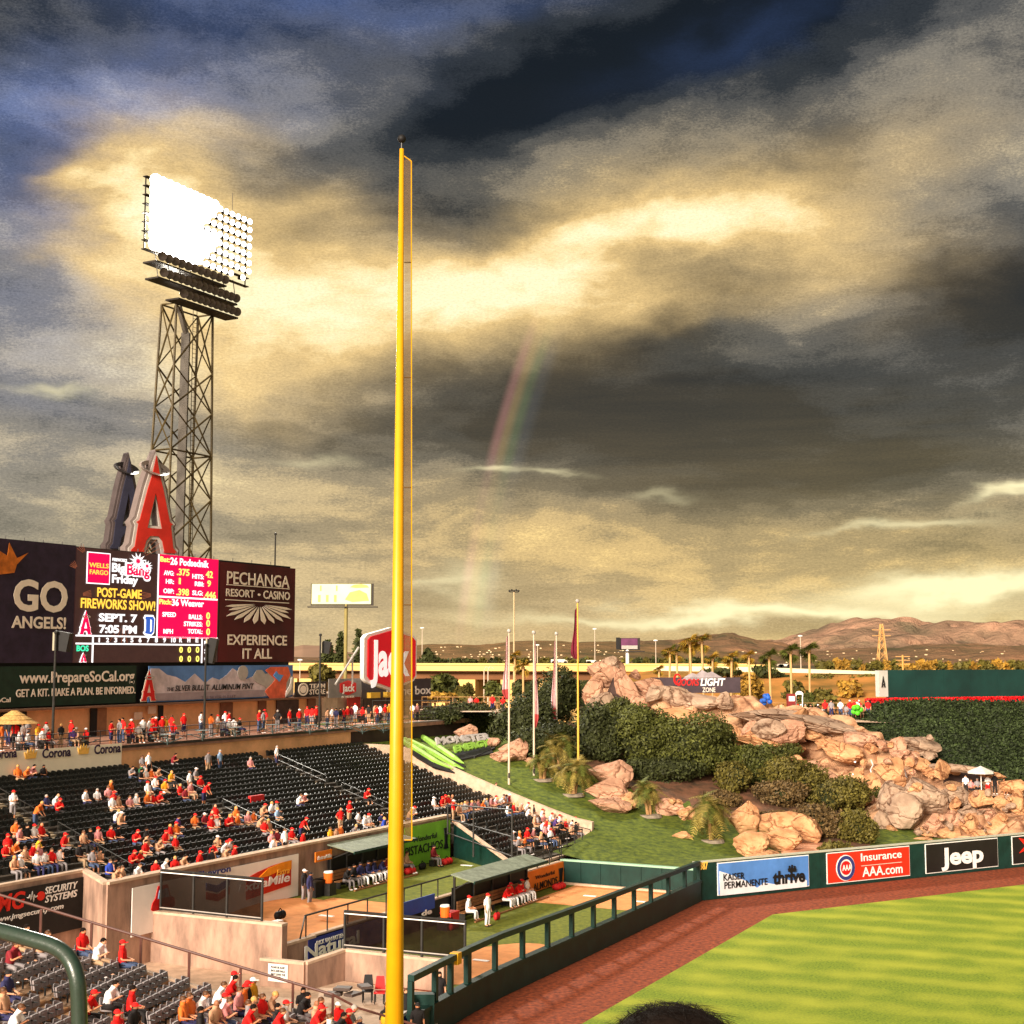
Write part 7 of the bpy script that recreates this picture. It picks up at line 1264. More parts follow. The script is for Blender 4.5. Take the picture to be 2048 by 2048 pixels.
BLEACH = {'A': """130 330 w rc standfold;410 440 o bl bend;690 410 w bd;590 400 n;745 480 r rc;1070 370 w br;1220 340 w gy;1330 330 p br;1370 440 w rc;1430 390 r rc;1495 400 t br;1580 400 p brl;1680 400 w gy;1790 380 o bl;1890 380 r br;1395 600 w bl;1510 640 t wc;1380 220 o bll;1860 220 w rc;
170 770 o brl;380 780 w rc;500 740 r bd;270 820 p dkl;60 930 r rc;200 860 k dkl;390 990 y br;110 1240 o bd;310 1200 t br;420 1180 w br;460 1190 p bl;540 1150 w dk;630 1140 r br;700 1120 w dk sitface;800 1150 r rc;975 1130 k dkl;1040 1180 t br;240 1340 w wc;340 1330 r br;20 1330 r rc;150 1200 t bll;
1140 850 k br;1220 820 p rc;1340 830 r brl;1480 820 k dkl;1660 860 r rc;1800 850 k dkl;1850 900 t dkl;1830 1020 r dk;1610 1060 r rc;1740 1110 r bl;1240 1110 t dkl;1320 1230 b br;1460 1200 k dk sitback;1540 1260 t br;1130 1140 e dk;1420 1280 t brl;1640 1350 w br;200 60 o bl""",
 'G': """320 980 o bl;410 960 p dkl;510 1000 k dk;1620 1010 e dk;1750 1000 f br;1810 1040 w gy;1880 1030 o br;1720 1080 k dk;1820 850 w bd stand;1760 910 e br""",
 'B': """250 90 m dkl;695 120 e br stand;840 100 l gy stand;1230 190 p gy;1550 30 w gy stand;30 280 t br;40 450 w rc;175 460 g rc;235 370 g bl;460 380 w br stand;550 330 e wc;620 400 r rc;640 460 r rc bend;350 490 r bl;480 510 p br;390 600 m dkl;150 600 k wc;40 640 r rc;1830 600 w br;1890 600 p wc;1850 860 r rc bend;
540 860 o rc sitface;660 890 m wc;760 850 r bd;830 810 r bd;840 930 w rc;750 950 r br;930 900 r bl;1000 900 r bll;1040 850 o bll;1100 860 o bll;1180 850 p bd;1280 850 o br;1390 780 t rc;1490 760 w bl;1550 720 w rc;1570 820 l bl;1390 980 r br;1460 950 t bl;1350 920 t br;
320 1000 o rc;230 1020 r bl;350 930 v dk;150 1130 r rc;320 1130 r bl;50 1180 t brl;730 1240 r br;790 1200 t wc;890 1210 w rc;970 1210 w rc sitface;1030 1300 r rc;610 1360 r rc;760 1310 k dk;870 1400 t br sitlean;60 1440 r bd;150 1430 w gy;260 1400 r bl;370 1400 t dk;
1480 1120 p bl;1550 1080 m brl;1640 1090 w br stand;1730 1090 r rc;1490 1210 w br;1900 1110 r dkl""",
 'H': """825 200 r rc sitlean;470 420 r bd standhip;580 370 r rc standfold;690 450 w dk;790 500 w gy;840 490 w rc;655 610 e bll;380 690 g br sitback;500 690 o br;450 710 t dk;1040 560 b bl;1110 510 w gyl;1020 490 n dk;1330 430 t wc;1410 420 w rc;1690 260 w wc;1750 260 r rc;1830 260 r bl;1880 240 t bd;1880 450 r wc stand""",
 'F': """250 690 w bl;330 680 t br;375 700 p bl;430 690 e br;220 780 t bl;280 760 w bl;350 770 p br;400 780 o bl;455 810 l gy;540 800 w bl;590 800 p br;640 900 p bl;730 850 w gy;540 930 w rc;600 870 t dk;60 520 r rc"""}
LOWR = """690 430 t brl stand;750 520 l dk;850 500 m wc;830 600 w dk;910 620 r bl;960 540 t bl;1000 620 t gy;1040 600 w rc;1080 650 w dk;1180 650 k dk;1250 660 w rc;1290 680 r rc;1340 700 w rc;1290 740 p br;1480 740 w rc;1420 760 v br;1240 830 w br;1330 800 r bd;1560 800 r bl;1600 830 w dk;1670 830 r rc;1150 790 t gy;1190 730 w br;920 960 e wc;980 970 o bl;1060 940 r rc;1140 920 p gy;1240 970 t bl;1310 920 p rc;1330 880 w bl;1400 990 m br;950 1060 e wc;1040 1040 o rc;1620 920 t brl;1690 900 k dk;1380 940 w rc;1500 860 k dk"""
def default_head(g): return g.choice(['dk', 'br', 'br', 'rc', 'rc', 'bl', 'gy', 'kc', 'brl'])
down = -BX; used_seats = set()
def blk_name(s, t):
    if t < 52: return 'in the lower right seats'
    n = sum(1 for A in AIS[:2] if s > aisle_s(A, t)); n += 1 if s > aisle_s(AIS[2], t) else 0
    return ['left of the first bleacher stair', 'between left and middle stairs', 'between middle and right stairs', 'right of the right bleacher stair'][n]
for key, txt in BLEACH.items():
    ox, oy, k = OR[key]
    for x, y, sh, hdk, ps in parse(txt):
        u, v = ox + x / k, oy + y / k; ps = ps or prng.choice(['sit', 'sit', 'sitlean', 'sitback', 'sit', 'sitface']); st_ = not ps.startswith('sit'); p = on_rake(u, v, 1.25 if st_ else .85); s, t = st_of(p); row = round((t - row_t(0)) / RT); row = max(0, min(NR - 1, row)); row = (row if row >= 4 else 4 + int(x) % 3) if s < 57.6 else row; t = row_t(row)
        # keep the same pixel column on the snapped row
        r = ray(u, v); s = t * (r.x * AX.x + r.y * AX.y) / (r.x * BX.x + r.y * BX.y)
        if not st_:
            q = round(s / .52)
            while (row, q) in used_seats: q += 1
            used_seats.add((row, q)); s = q * .52
        person(ST(s, t - (.22 if st_ else .04), tread(row)), down, ps, sh, hdk or default_head(prng), blk_name(s, t), u=u)
ox, oy, k = OR['F']
for x, y, sh, hdk, ps in parse(LOWR):
    u, v = ox + x / k, oy + y / k; ps = ps or prng.choice(['sit', 'sit', 'sitlean', 'sitback']); p = on_rake(u, v, .85); s, t = st_of(p); row = max(-8, min(4, round((t - row_t(0)) / RT))); t = row_t(row); r = ray(u, v); s = t * (r.x * AX.x + r.y * AX.y) / (r.x * BX.x + r.y * BX.y); q = round(s / .52)
    while (row, q) in used_seats: q += 1
    used_seats.add((row, q)); person(ST(q * .52, t - .04, tread(row)), down, ps, sh, hdk or 'br', 'in the lower right seats', u=u)
CONC = {'G': """60 480 k dkl stand;110 470 k dk stand;190 500 r gy stand;290 490 w dk stand;350 460 e br standfold;470 510 g rc standfold;570 490 w rc standfold;760 510 k bll stand;890 470 r rc stand;1385 500 r dk standfold;1490 480 e dk stand;1530 440 r dk stand;1640 450 r wc stand;1780 460 w dk stand;1860 430 w br stand;1900 420 r dk stand;
 230 650 w gy sit;340 610 w dk sit;520 610 w rc sit;600 620 r dk sit;910 590 v dk sit;960 580 t gy sit;1080 600 r wc sit;1610 560 r rc sit;1870 550 r bl sit;1720 560 w br sit;20 520 o br stand""",
 'I': """70 410 r wc stand;150 430 r rc stand;190 420 g br stand;270 390 r br stand;420 380 r rc stand;635 360 w dk standfold;760 400 o dk standfold;840 390 w rc standfold;935 350 w rc stand;985 350 r br stand;1360 340 r bl standfold;1430 330 r rc stand;1410 400 e dk stand;1590 340 k gy standhip;1740 320 r br stand;1860 330 r wc stand;290 530 r bl sit;980 480 w wc sit;1040 460 w dk sit;1110 430 k rc sit;30 540 r rc sit;900 500 e br sit""",
 'J': """90 1150 r rc stand;150 1160 r dk stand;200 1150 r rc stand;340 1180 t dk stand;400 1160 w br stand;500 1160 k dk stand;540 1170 r br stand;590 1190 r bl stand;640 1170 m dk stand;690 1110 w rc stand;740 1160 p br sit;780 1140 r rc stand;820 1170 t br sit;860 1130 k dk stand;930 1120 t dk stand;960 1160 r br stand;1000 1120 w kc stand;1060 1130 r rc stand;1110 1170 g bl stand;1140 1110 o dk stand;450 1200 n dk stand;1400 1120 w br stand;1460 1110 p bl stand"""}
STN = []
for key, txt in CONC.items():
    ox, oy, k = OR[key]
    for x, y, sh, hdk, ps in parse(txt):
        u, v = ox + x / k, oy + y / k; sit = ps.startswith('sit'); p = PZ(u, v, ZC + (.85 if sit else 1.25)); s, t = st_of(p); t = max(70.9, min(79.0, t)); r = ray(u, v); s = t * (r.x * AX.x + r.y * AX.y) / (r.x * BX.x + r.y * BX.y)
        person(ST(s, t, ZC), (down if prng.random() < .7 else AX * prng.choice([-1, 1])), ps, sh, hdk or 'dk', 'on the concourse ' + ('above the cream banner' if u < 240 else 'under the mountain banner' if u < 560 else 'near the store signs' if u < 780 else 'right of the yellow pole'), u=u)
        if sit: MB().tube(ST(s, t, ZC), ST(s, t, ZC + .44), .16, n=8).build('stool', steel, None, 'dark stool under a seated guest in %s, %s on the concourse' % (CLO[sh][0], ORDW(STN.__len__())) if STN.append(1) is None else '', 'stool', 'stools on the concourse')
ox, oy, k = OR['K']
for x, y, sh, hdk, ps in parse("""380 1080 p br;430 1080 m dk;620 1070 r rc;660 1050 k wc;720 1060 t gy;790 1080 k dk;970 1070 r rc stand;1050 1020 e dk stand;1170 1070 w dk stand;1240 1090 e dk;1290 1050 r wc stand;1345 1040 r rc stand;1385 1050 w rc stand;1410 1020 r wc stand;1525 1080 r br stand;1440 1120 t br;880 1130 k wc;560 1090 n br"""):
    u, v = ox + x / k, oy + y / k; ps = ps or 'sit'; p = PY(u, 1437, 146); z = 9.75; person((p.x, p.y, z), (-.3, -1), ps, sh, hdk, 'on the far patio', u=u, scale=1.08)
for u, ps, sh, hdk in ((941, 'stand', 'p', 'br'), (953, 'stand', 'r', 'dk'), (985, 'stand', 'r', 'bl'), (1006, 'stand', 'r', 'rc'), (1034, 'sit', 'f', 'dk'), (1046, 'sit', 'n', 'dk')): p = PY(u, 1420, 145); person((p.x, p.y, p.z - .3), (0, -1), ps, sh, hdk, 'behind the dark hedge', u=u)
for u, v, ps, sh, hdk, tr in ((1932, 1588, 'stand', 'w', 'dk', 'k'), (1942, 1588, 'sit', 'p', 'br', None), (1976, 1588, 'standfold', 'w', 'br', 'r'), (1990, 1586, 'stand', 'k', 'dk', 'k'), (2008, 1586, 'sit', 'k', 'dk', 'k'), (1955, 1586, 'sit', 'e', 'gy', 'k')):
    p = PY(u, v, 122.5); person((p.x, p.y, p.z - .1), (0, -1), ps, sh, hdk, 'under the white patio umbrella', trs=tr, u=u)
# bullpen players
for u, v, ps, sh, hdk, tr, ex, t_, z in ((936, 1802, 'sit', 'w', 'rc', 'w', 'white uniform', 42.9, .03), (975, 1790, 'stand', 'w', 'rc', 'w', 'white uniform', 40.9, .03), (1008, 1782, 'sitlean', 'r', 'rc', 'w', '', 42.9, .03), (1020, 1778, 'sit', 'r', 'rc', 'w', '', 42.9, .03), (1031, 1776, 'sitlean', 'r', 'kc', 'w', '', 42.9, .03), (1042, 1774, 'sit', 'r', 'rc', 'w', '', 42.9, .03), (1053, 1770, 'sit', 'w', 'dk', 'w', 'white uniform', 42.9, .03)):
    r = ray(u, v); s = t_ * (r.x * AX.x + r.y * AX.y) / (r.x * BX.x + r.y * BX.y); person(ST(s, t_, z), down, ps, sh, hdk, 'in the front bullpen', trs=tr, long_trs=True, jacket=(sh == 'r'), scale=1.1, u=u)
for u, v, ps, sh, hdk, tr, t_ in ((620, 1752, 'stand', 'n', 'kc', 'e', 49.6), (608, 1755, 'stand', 'k', 'wc', 'e', 50.6), (690, 1735, 'sitlean', 'k', 'kc', 'e', 50.9), (706, 1730, 'sit', 'k', 'dk', 'e', 50.9), (722, 1726, 'sitback', 'n', 'kc', 'w', 50.9), (735, 1722, 'sit', 'n', 'kc', 'w', 50.9), (747, 1718, 'sit', 'n', 'kc', 'w', 50.9), (758, 1716, 'sitlean', 'n', 'kc', 'w', 50.9), (770, 1712, 'sit', 'm', 'dk', 'w', 50.9), (812, 1710, 'sit', 't', 'br', 'e', 51.0), (866, 1697, 'sit', 'm', 'kc', 'e', 51.0)):
    r = ray(u, v); s = t_ * (r.x * AX.x + r.y * AX.y) / (r.x * BX.x + r.y * BX.y); person(ST(s, t_, 1.5), down, ps, sh, hdk, 'in the rear bullpen', trs=tr, long_trs=True, jacket=True, scale=1.08, u=u)
    if u > 800: MB().box(ST(s, t_, 1.72), (.4, .4, .42), AX).build('folding_stool', steel, None, 'small stool under the player by the lime green banner' if u > 850 else 'small stool beside the yellow pole under a player in tan', 'stool')
# people by the near wall
for u, v, ps, sh, hdk, z, l in ((675, 2040, 'stand', 'r', 'wc', .6, 0), (773, 2040, 'stand', 'k', 'dk', .6, 1), (812, 2010, 'standhip', 'k', 'br', .3, 0), (835, 2040, 'stand', 'k', 'kc', .02, 0), (879, 1975, 'stand', 'k', 'dk', .02, 0), (606, 2010, 'standfold', 'k', 'dk', 1.0, 0), (718, 2046, 'sit', 'n', 'gy', .6, 0)):
    p = PZ(u, v, z + 1.2); q = person((p.x, p.y, z), (.5, -1), ps, sh, hdk, 'by the low concrete walls', trs='k', long_trs=True, scale=1.08, u=u, extra=('yellow backpack' if l else ''))
    MB().box((p.x, p.y, z - .3), (1.2, 1.2, .58)).build('landing_slab', concrete2, None, None, None, None, 'structure')
    if l: MB().ball((p.x - .02, p.y - .20, z + 1.25), (.20, .14, .27), 10, 7).build('backpack', CM['y'], None, 'round yellow backpack worn beside the yellow pole', 'backpack', smooth=True)
# ================================================================== LOWER LEFT SEATING
A2 = Vector((.224, .975, 0)).normalized(); B2 = Vector((A2.y, -A2.x, 0)); EC = PY(422, 1962, 55); EC.z -= .82
def near_row(j): return EC + B2 * (.90 * j) + Vector((0, 0, -.19 * j))
b = MB(); bt = MB()
for j in range(-14, 9):
    e = near_row(j); b.box8([e + B2 * w + A2 * l + Vector((0, 0, z)) for z in (-3.0, 0) for w, l in ((-.45, 1.0), (.45, 1.0), (.45, -26), (-.45, -26))])
    for m in (9.9, 22.4): 
        for h in range(2): c = e - A2 * (m * .5 + .45) + B2 * (-.22 + .44 * h) + Vector((0, 0, .04 - .04 * h)); bt.box(c, (1.15, .42, .12), A2)
struct('terrace_steps', b, mat('terrace_tan', (.40, .24, .14), .9, .35, 2)); struct('aisle_steps', bt, mat('aisle_tan', (.72, .42, .22), .9, .2, 2))
seatg = mat('seat_grey', (.27, .235, .24), .6, .25, 3, spec=.2); seatk = mat('seat_frame', (.012, .012, .012), .4, .2, 3); seatb = mat('seat_dark', (.010, .011, .009), .42, .4, 2, spec=.35)
def seat_parts(down_, m, cheap=False):
    b = MB(); n = 6   # curved backrest with rounded top
    xs = [-.22 + .44 * i / n for i in range(n + 1)]; vs = []
    for z, w, y in ((.42, 1, .02), (.60, 1, .05), (.76, 1, .09), (.83, .78, .105)):
        for x in xs: vs.append((x * w, y - .03 * (1 - (x / .22) ** 2) * -1 - .0 + .035 * (x / .22) ** 2 * -1, z + (.0 if z < .8 else -.05 * (x / .22) ** 2)))
    W_ = n + 1; fs = [(r * W_ + i, r * W_ + i + 1, (r + 1) * W_ + i + 1, (r + 1) * W_ + i) for r in range(3) for i in range(n)]; k = len(vs); vs += [(x, y + .035, z) for x, y, z in vs]; fs += [tuple(i + k for i in reversed(f)) for f in fs]
    fs += [(3 * W_ + i, 3 * W_ + i + 1, k + 3 * W_ + i + 1, k + 3 * W_ + i) for i in range(n)] + [(i + 1, i, k + i, k + i + 1) for i in range(n)] + [((r + 1) * W_, r * W_, k + r * W_, k + (r + 1) * W_) for r in range(3)] + [(r * W_ + n, (r + 1) * W_ + n, k + (r + 1) * W_ + n, k + r * W_ + n) for r in range(3)]
    b.add(vs, fs); back = b
    p = MB(); (p.box((0, -.21, .43), (.42, .40, .05)) if down_ else p.box8([(x, y, z) for z, yo in ((.40, 0), (.74, .05)) for x, y in ((-.20, -.10 + yo), (.20, -.10 + yo), (.20, -.03 + yo), (-.20, -.03 + yo))]))
    if not down_: p.box((0, -.075, .66), (.22, .02, .05))
    f = MB(); f.box((-.245, .0, .30), (.03, .30, .06)).box((-.245, .06, .2), (.04, .06, .40)).box((-.245, -.12, .60), (.035, .28, .03))
    return back, p, f
bk, pu, fr_ = seat_parts(False, seatg); _, pd, _ = seat_parts(True, seatg)
SEAT = {'back': bk.mesh('backrest', seatg), 'pan': pu.mesh('seat_pan', seatg), 'pand': pd.mesh('seat_pan', seatg), 'frame': fr_.mesh('seat_frame', seatk)}
bk2, pu2, _ = seat_parts(False, seatb); DS = MB(); DS.v = list(bk2.v); DS.f = list(bk2.f); DS.m = list(bk2.m); DS.add(pu2.v, pu2.f); DSM = DS.mesh('seat', seatb)
near_people = {'C': """1090 540 r dk;1135 620 w dk;1635 640 r rc sitback;1290 1270 w dk;1590 1400 r dk;1700 1400 k rc;50 730 m br;60 1130 n kc;40 1330 t br;110 1500 w br;1100 1400 r rc;870 1290 t br;250 500 t dk;400 540 t br;1350 1540 r rc""",
 'D': """1090 1050 w rc;960 1120 r dk;1340 1160 g wc;1200 1160 k rc;790 1280 w br;600 1370 w br;470 1410 o br;370 1460 o br;970 1420 w rc;870 1450 p br;1110 1290 o rc;1420 1300 t bl;1310 1390 r br;1640 1440 w rc;1090 1350 p br;1230 1300 t bl;720 1460 t bd;1450 1490 r br;1180 1420 e br;1550 1400 k dk;1260 1500 r dk;560 1510 k dk""",
 'E': """270 1350 r br;130 1390 t bd;110 1470 r rc;280 1480 w br;400 1500 r rc;350 1400 k dk;40 1250 k dk;600 1480 e gy"""}
occ = set()
for key, txt in near_people.items():
    ox, oy, k = OR[key]
    for x, y, sh, hdk, ps in parse(txt):
        u, v = ox + x / k, oy + y / k; best = None
        for j in range(-13, 9):
            e = near_row(j) + Vector((0, 0, .85)); 
            for m in range(0, 44):
                if (j, m) in occ or 9 < m < 12 or 21 < m < 24: continue
                pu_, pv_ = proj(e - A2 * (m * .5 + .3)); dd = (pu_ - u) ** 2 + (pv_ - v) ** 2
                if best is None or dd < best[0]: best = (dd, j, m)
        _, j, m = best; occ.add((j, m)); person(near_row(j) - A2 * (m * .5 + .3) + B2 * .10, B2, ps or prng.choice(['sit', 'sitlean', 'sitback']), sh, hdk, 'in the lower left seats', u=u, scale=1.1)
nseat = 0
for j in range(-13, 9):
    for m in range(0, 44):
        if 9 <= m < 12 and m != 9 or m in (22, 23): continue
        p = near_row(j) - A2 * (m * .5 + .3); u, v = proj(p + Vector((0, 0, .8)))
        if u < -30 or v > 2085 or u > 760: continue
        blk = 'right block' if m < 10 else 'middle block' if m < 22 else 'left block'
        r = empty('stadium_seat', p, 'grey folding seat, %s from the handrail end, in the %s row from the lower right' % (ORDW(m), ORDW(8 - j)), 'seat', 'grey seats in the %s of the lower left seating' % blk, math.atan2(B2.y, B2.x) + math.pi / 2); nseat += 1
        link('backrest', SEAT['back'], r); link('seat_pan', SEAT['pand' if (j, m) in occ else 'pan'], r); link('seat_frame', SEAT['frame'], r)
print('near seats', nseat)
# bleacher seats: nearest ones single, the rest as one object
pos = []; rzb = math.atan2(down.y, down.x) + math.pi / 2
for row in range(-8, NR):
    t = row_t(row); smin = 40 if row >= 4 else 58.0; smin = smin if row >= 0 else 87.8 + (row + 8) * .64; q = math.ceil(smin / .52)
    while q * .52 < s_right(t) - .5:
        s = q * .52; q += 1
        if row >= 0 and any(abs(s - (aisle_s(A, t) - .55)) < .72 for A in AIS): continue
        if row < 0 and abs(s - (93.2 + (row) * .1)) < .6: continue
        p = ST(s, t, tread(row)); u, v = proj(p + Vector((0, 0, .7)))
        if u < -25: continue
        pos.append((p.length, p, row))
pos.sort(key=lambda a: a[0]); nb = max(0, 300 - nseat)
near_b = sorted(pos[:nb], key=lambda a: (a[2], proj(a[1])[0])); cnt_ = {}
for _, p, row in near_b:
    cnt_[row] = cnt_.get(row, -1) + 1; r = link('stadium_seat', DSM, None, 'dark plastic seat, %s from left in the %s row behind the front wall' % (ORDW(cnt_[row]), ORDW(max(0, row))), 'seat', 'dark seats nearest the black security banner', None, p); r.rotation_euler = (0, 0, rzb)
base_v = np.array(DS.v); c, s_ = math.cos(rzb), math.sin(rzb); Rm_ = np.array([[c, -s_, 0], [s_, c, 0], [0, 0, 1]]); bv = base_v @ Rm_.T; rest = [p for _, p, _ in pos[nb:]]
allv = (bv[None] + np.array([tuple(p) for p in rest])[:, None]).reshape(-1, 3); nv = len(bv); mb = MB(); mb.v = allv.tolist(); mb.f = [tuple(i + k * nv for i in f) for k in range(len(rest)) for f in DS.f]; mb.m = [0] * len(mb.f)
mb.build('bleacher_seats', seatb, None, 'rows of dark green plastic bleacher seats filling the stand', 'seats', None, 'stuff', org=Vector((0, 0, 0)))
# sloping rail beside the lower left seats
r = empty('sloping_handrail', PY(335, 1900, 56), 'dark sloping handrail with square posts beside the lower left seats', 'railing'); RP = [near_row(j) + A2 * 1.0 for j in (-14, -8, -3, 2, 5.2)]
def rlp(j): return near_row(j) + A2 * 1.1
MB().tube(rlp(-14) + Vector((0, 0, 1.45)), rlp(5) + Vector((0, 0, 1.25)), .055, n=8).build('rail', mat('rail_bronze', (.10, .035, .025), .4, .2, 3), r)
for j in (-11.2, -8.8, -6.3, -3.9, -1.6, .8, 3.2, 5): MB().box(rlp(j) + Vector((0, 0, .66)), (.09, .09, 1.3)).build('post', MATS['rail_bronze'], r)
MB().path([rlp(5) + Vector((0, 0, 1.25)), rlp(6) + Vector((.1, 0, 1.0)), rlp(8.5) + Vector((.4, 0, .9))], .05, 6).build('rail', MATS['rail_bronze'], r)
MB().box8([q + Vector((0, 0, z)) for z in (-3, .12) for q in (near_row(-14) + A2 * 1.0, near_row(8) + A2 * 1.0, near_row(8) + A2 * 1.25, near_row(-14) + A2 * 1.25)]).build('kerb', concrete2, r)
# ================================================================== SMALL THINGS
def thing(name, mbs, label, cat, loc, group=None):
    r = empty(name, loc, label, cat, group)
    for n, b, m in mbs: b.build(n, m, r, smooth=(n in ('bag_body',)))
    return r
def pick(u, v, t, z): r = ray(u, v); s = t * (r.x * AX.x + r.y * AX.y) / (r.x * BX.x + r.y * BX.y); return ST(s, t, z)
cool = mat('cooler_orange', (.85, .16, .02), .4, .1, 2)
for u, t, z, l in ((657, 50.6, 1.5, 'orange drinks cooler with white lid beside the rear bullpen bench'), (890, 42.6, .03, 'orange drinks cooler with white lid at the left end of the front bench')):
    c = pick(u, 1740 if u < 800 else 1815, t, z); thing('drinks_cooler', [('body', MB().tube(c + Vector((0, 0, .75)), c + Vector((0, 0, 1.35)), .26, .30, n=14), cool), ('lid', MB().tube(c + Vector((0, 0, 1.352)), c + Vector((0, 0, 1.45)), .30, .26, n=14), white), ('stand', MB().box(c + Vector((0, 0, .37)), (.7, .7, .74), AX), steel)], l, 'cooler', c)
bagr = mat('bag_red', (.62, .02, .02), .6, .2, 3)
for u, v, t, z, w, m, l in ((820, 1722, 50.6, 1.5, .8, bagr, 'red equipment bag on the rear bullpen grass beside the yellow pole'), (845, 1716, 50.9, 1.5, .5, black, 'dark catcher gear heap under the lime green banner'), (893, 1705, 50.6, 1.5, .9, bagr, 'red equipment bag at the right end of the rear bullpen'), (1118, 1776, 42.9, .03, 1.0, bagr, 'red equipment bag under the orange banner'),
                            (906, 1822, 42.2, .03, .5, bagr, 'red bag left of the sitting player in white'), (994, 1822, 41.4, .03, .42, bagr, 'round red bag beside the standing player in white'), (560, 1822, 46.6, 1.7, .6, black, 'black bag on the clay near the top of the concrete wall')):
    c = pick(u, v, t, z) if u != 560 else PZ(560, 1838, 1.6); b = MB()
    for k in range(3): b.ball(c + AX * (k - 1) * w * .4 + Vector((0, 0, .22)), (w * .34, .25, .24), 10, 6)
    thing('equipment_bag', [('bag_body', b, m), ('strap', MB().path([c + AX * -w * .5 + Vector((0, 0, .35)), c + Vector((0, 0, .58)), c + AX * w * .5 + Vector((0, 0, .35))], .03, 5), black)], l, 'bag', c)
c = PZ(552, 1846, 1.6); thing('towel', [('cloth', MB().box(c + Vector((0, 0, .06)), (.8, .4, .12), AX), white)], 'white towel lying beside the black bag on the clay', 'towel', c)
for i, (u, l) in enumerate(((632, 'black equipment case under the small orange sign'), (645, 'dark crate left of the orange cooler'), (900, 'red table with gear at the left end of the front bench'))):
    t, z = (51.0, 1.5) if u < 800 else (42.6, .03); c = pick(u, 1760, t, z); thing('equipment_case', [('body', MB().box(c + Vector((0, 0, .45)), (1.0, .7, .9), AX), black if u < 800 else bagr), ('lid', MB().box(c + Vector((0, 0, .94)), (1.06, .76, .08), AX), steel if u < 800 else bagr)], l, 'case', c)
for u, v, m, l in ((735, 2003, black, 'black office chair against the pink wall'), (759, 2006, bagr, 'red plastic chair beside the black one')):
    c = PZ(u, v, .5); k = Vector((0, 0, 1)); thing('chair', [('seat', MB().box(c + k * .48, (.5, .5, .06)), m), ('backrest', MB().box8([c + Vector((x, y, z)) for z, d in ((.55, 0), (1.12, .08)) for x, y in ((-.24 + d * .8, .22 + d), (.24 - d * .8, .22 + d), (.24 - d * .8, .27 + d), (-.24 + d * .8, .27 + d))]), m)] + [('leg', MB().tube(c + Vector((x, y, 0)), c + Vector((x, y, .46)), .03, n=5), steel) for x in (-.2, .2) for y in (-.2, .2)], l, 'chair', c)
c = PZ(690, 2008, .5); g = random.Random(8); b = MB()
for k in range(7): b.box(c + Vector((g.uniform(-.9, .9), g.uniform(-.3, .3), .3 + g.random() * .8)), (.7, .5, .12), (math.cos(k), math.sin(k), 0))
b.build('stacked_chairs_heap', mat('heap_dark', (.10, .07, .06), .6, .3, 2), None, 'dark heap of folded chairs against the pink wall', 'heap')
struct('lower_landing', MB().add([PZ(600, 2150, .48), PZ(900, 2150, .48), PZ(860, 1985, .48), PZ(640, 1975, .48)], [(0, 1, 2, 3)]), concrete2)
# low white capped wall at the bottom by the pole
wall_seg('padded_wall', PZ(745, 2075, 1.1), PZ(838, 1998, 1.3), 0, 1.05, 1.25, .35, blue, 'low blue padded wall with a white cap at the bottom beside the pole', white)
MB().box(PZ(848, 2030, .9), (.9, .5, 1.8)).build('pad', dkgreen, None, 'short dark green padded block at the near end of the green fence', 'pad')
# red jackets over a seat
c = pick(513, 1586, row_t(9), tread(9)); thing('draped_jacket', [('cloth', MB().box(c + Vector((0, -.05, .62)), (1.5, .25, .55), AX).box(c + Vector((0, .12, .55)), (1.3, .2, .4), AX), bagr)], 'red jackets draped over two empty seats in the middle rows', 'jacket', c)
# person in front of the camera: only the crown of dark hair enters the picture
hp = PY(1362, 2060, 2.9); pr = person((hp.x, hp.y + .06, hp.z - 1.32), (0.02, 1), 'sit', 'k', 'dkl', 'at the bottom edge', u=1336, scale=1.12, trs='k')
pr.rotation_euler = (0, 0, math.pi); pr.scale = (1.75, 1.5, 1.12); pr.name = 'person'; zhead = pr.location.z + 1.12 * PROTO['sit']['hc'].z
target = PY(1362, 2052, 2.9).z; pr.location.z += target - (zhead + .13 * 1.12); gh = np.random.default_rng(5); b = MB(); cc = Vector((0, 0, 0)) + PROTO['sit']['hc']
for k in range(2600):
    a = gh.random() * 6.283; e = math.asin(.15 + .85 * gh.random()); r0 = Vector((math.cos(a) * math.cos(e) * .088, math.sin(a) * math.cos(e) * .105, math.sin(e) * .112 + .022)); n_2 = r0.normalized(); d = Vector((gh.normal() * .5, gh.normal() * .5 - .2, gh.normal() * .3)); d = (d - n_2 * d.dot(n_2)).normalized(); L = .012 + .022 * gh.random()
    p0 = cc + r0 * .97; p1_ = p0 + d * L + n_2 * .003; p2_ = p0 + d * L * 2 - n_2 * .001; w = Vector((.0004, .0004, 0)); b.add([p0 - w, p0 + w, p1_ + w, p1_ - w], [(0, 1, 2, 3)]); b.add([p1_ - w, p1_ + w, p2_], [(0, 1, 2)])
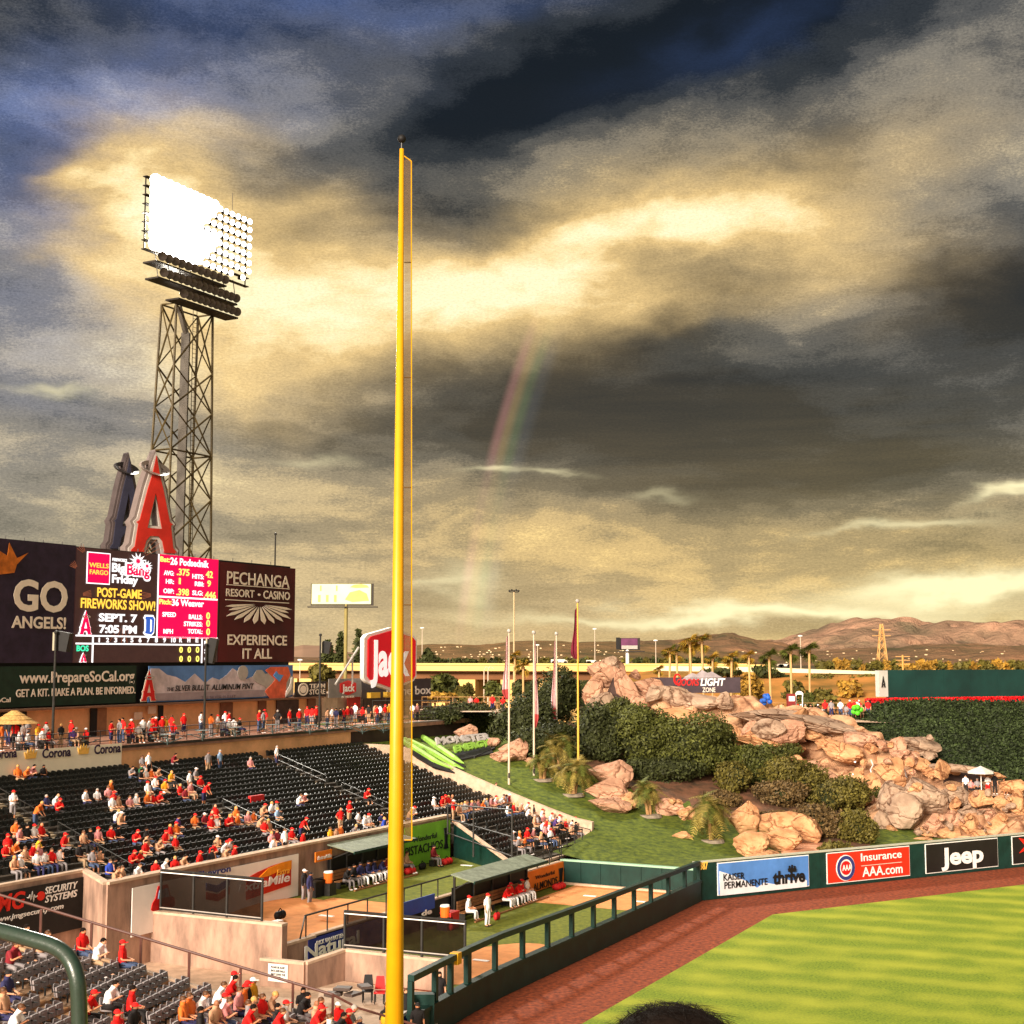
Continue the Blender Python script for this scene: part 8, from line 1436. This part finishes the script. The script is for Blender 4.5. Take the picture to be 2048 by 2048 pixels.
for k in range(0): b.add([cc + Vector((-.02 + k * .002, -.0, .125)), cc + Vector((-.018 + k * .002, 0, .125)), cc + Vector((.02 + k * .004, .02, .150)), cc + Vector((.045 + k * .005, .02, .158 + k * .002))], [(0, 1, 2), (0, 2, 3)])
hs = link('hair_strands', b.mesh('hair_strands', HM['dk'][1]), pr, kind='stuff')
MB().box((hp.x, hp.y + .05, 14.05 + (pr.location.z - 14.05) / 2), (.6, .6, max(.05, pr.location.z - 14.05))).build('seat_riser', concrete2, None, None, None, None, 'structure')
# ================================================================== LABELS for the people
from collections import defaultdict
ORD = ['first', 'second', 'third', 'fourth', 'fifth', 'sixth', 'seventh', 'eighth', 'ninth', 'tenth', 'eleventh', 'twelfth']
PW_ = {'sit': 'sitting', 'sitlean': 'leaning in', 'sitback': 'leaning back', 'sitface': 'sitting, hand at face', 'stand': 'standing', 'standfold': 'standing arms bent', 'standhip': 'standing akimbo', 'walk': 'walking', 'bend': 'bending over'}
grp = defaultdict(list)
for p in PEOPLE: grp[(p['shirt'], p['head'], p['pose'], p['region'])].append(p)
for (sh, hdn, ps, reg), l in grp.items():
    l.sort(key=lambda p: p['u'])
    for i, p in enumerate(l):
        t = '%s in %s top, %s, %s' % (PW_[ps], sh, hdn, reg)
        if len(l) > 1: t = ('leftmost' if i == 0 else ORD[i] + ' from left') + ' ' + t
        if len(t.split()) > 16: t = t.replace('standing arms bent', 'standing').replace('sitting, hand at face', 'sitting hand to face').replace(' from left', '')
        if p['extra']: t += ', ' + p['extra']
        if p['region'] == 'at the bottom edge': t = 'dark haired head seen from behind at the bottom edge'
        p['o']['label'] = t
        if 'stair' in reg: p['o']['group'] = 'spectators on the bleachers'
        elif 'lower left' in reg: p['o']['group'] = 'spectators in the lower left seats'
        elif 'concourse' in reg: p['o']['group'] = 'people on the concourse'
        elif 'lower right' in reg: p['o']['group'] = 'spectators in the lower right seats'
        elif 'bullpen' in reg: p['o']['group'] = 'players in the bullpens'
        elif 'patio' in reg: p['o']['group'] = 'people on the far patio'
for o in list(bpy.data.objects):
    if 'wloc' in o: del o['wloc']
print('people', len(PEOPLE), 'objects', len(bpy.data.objects))
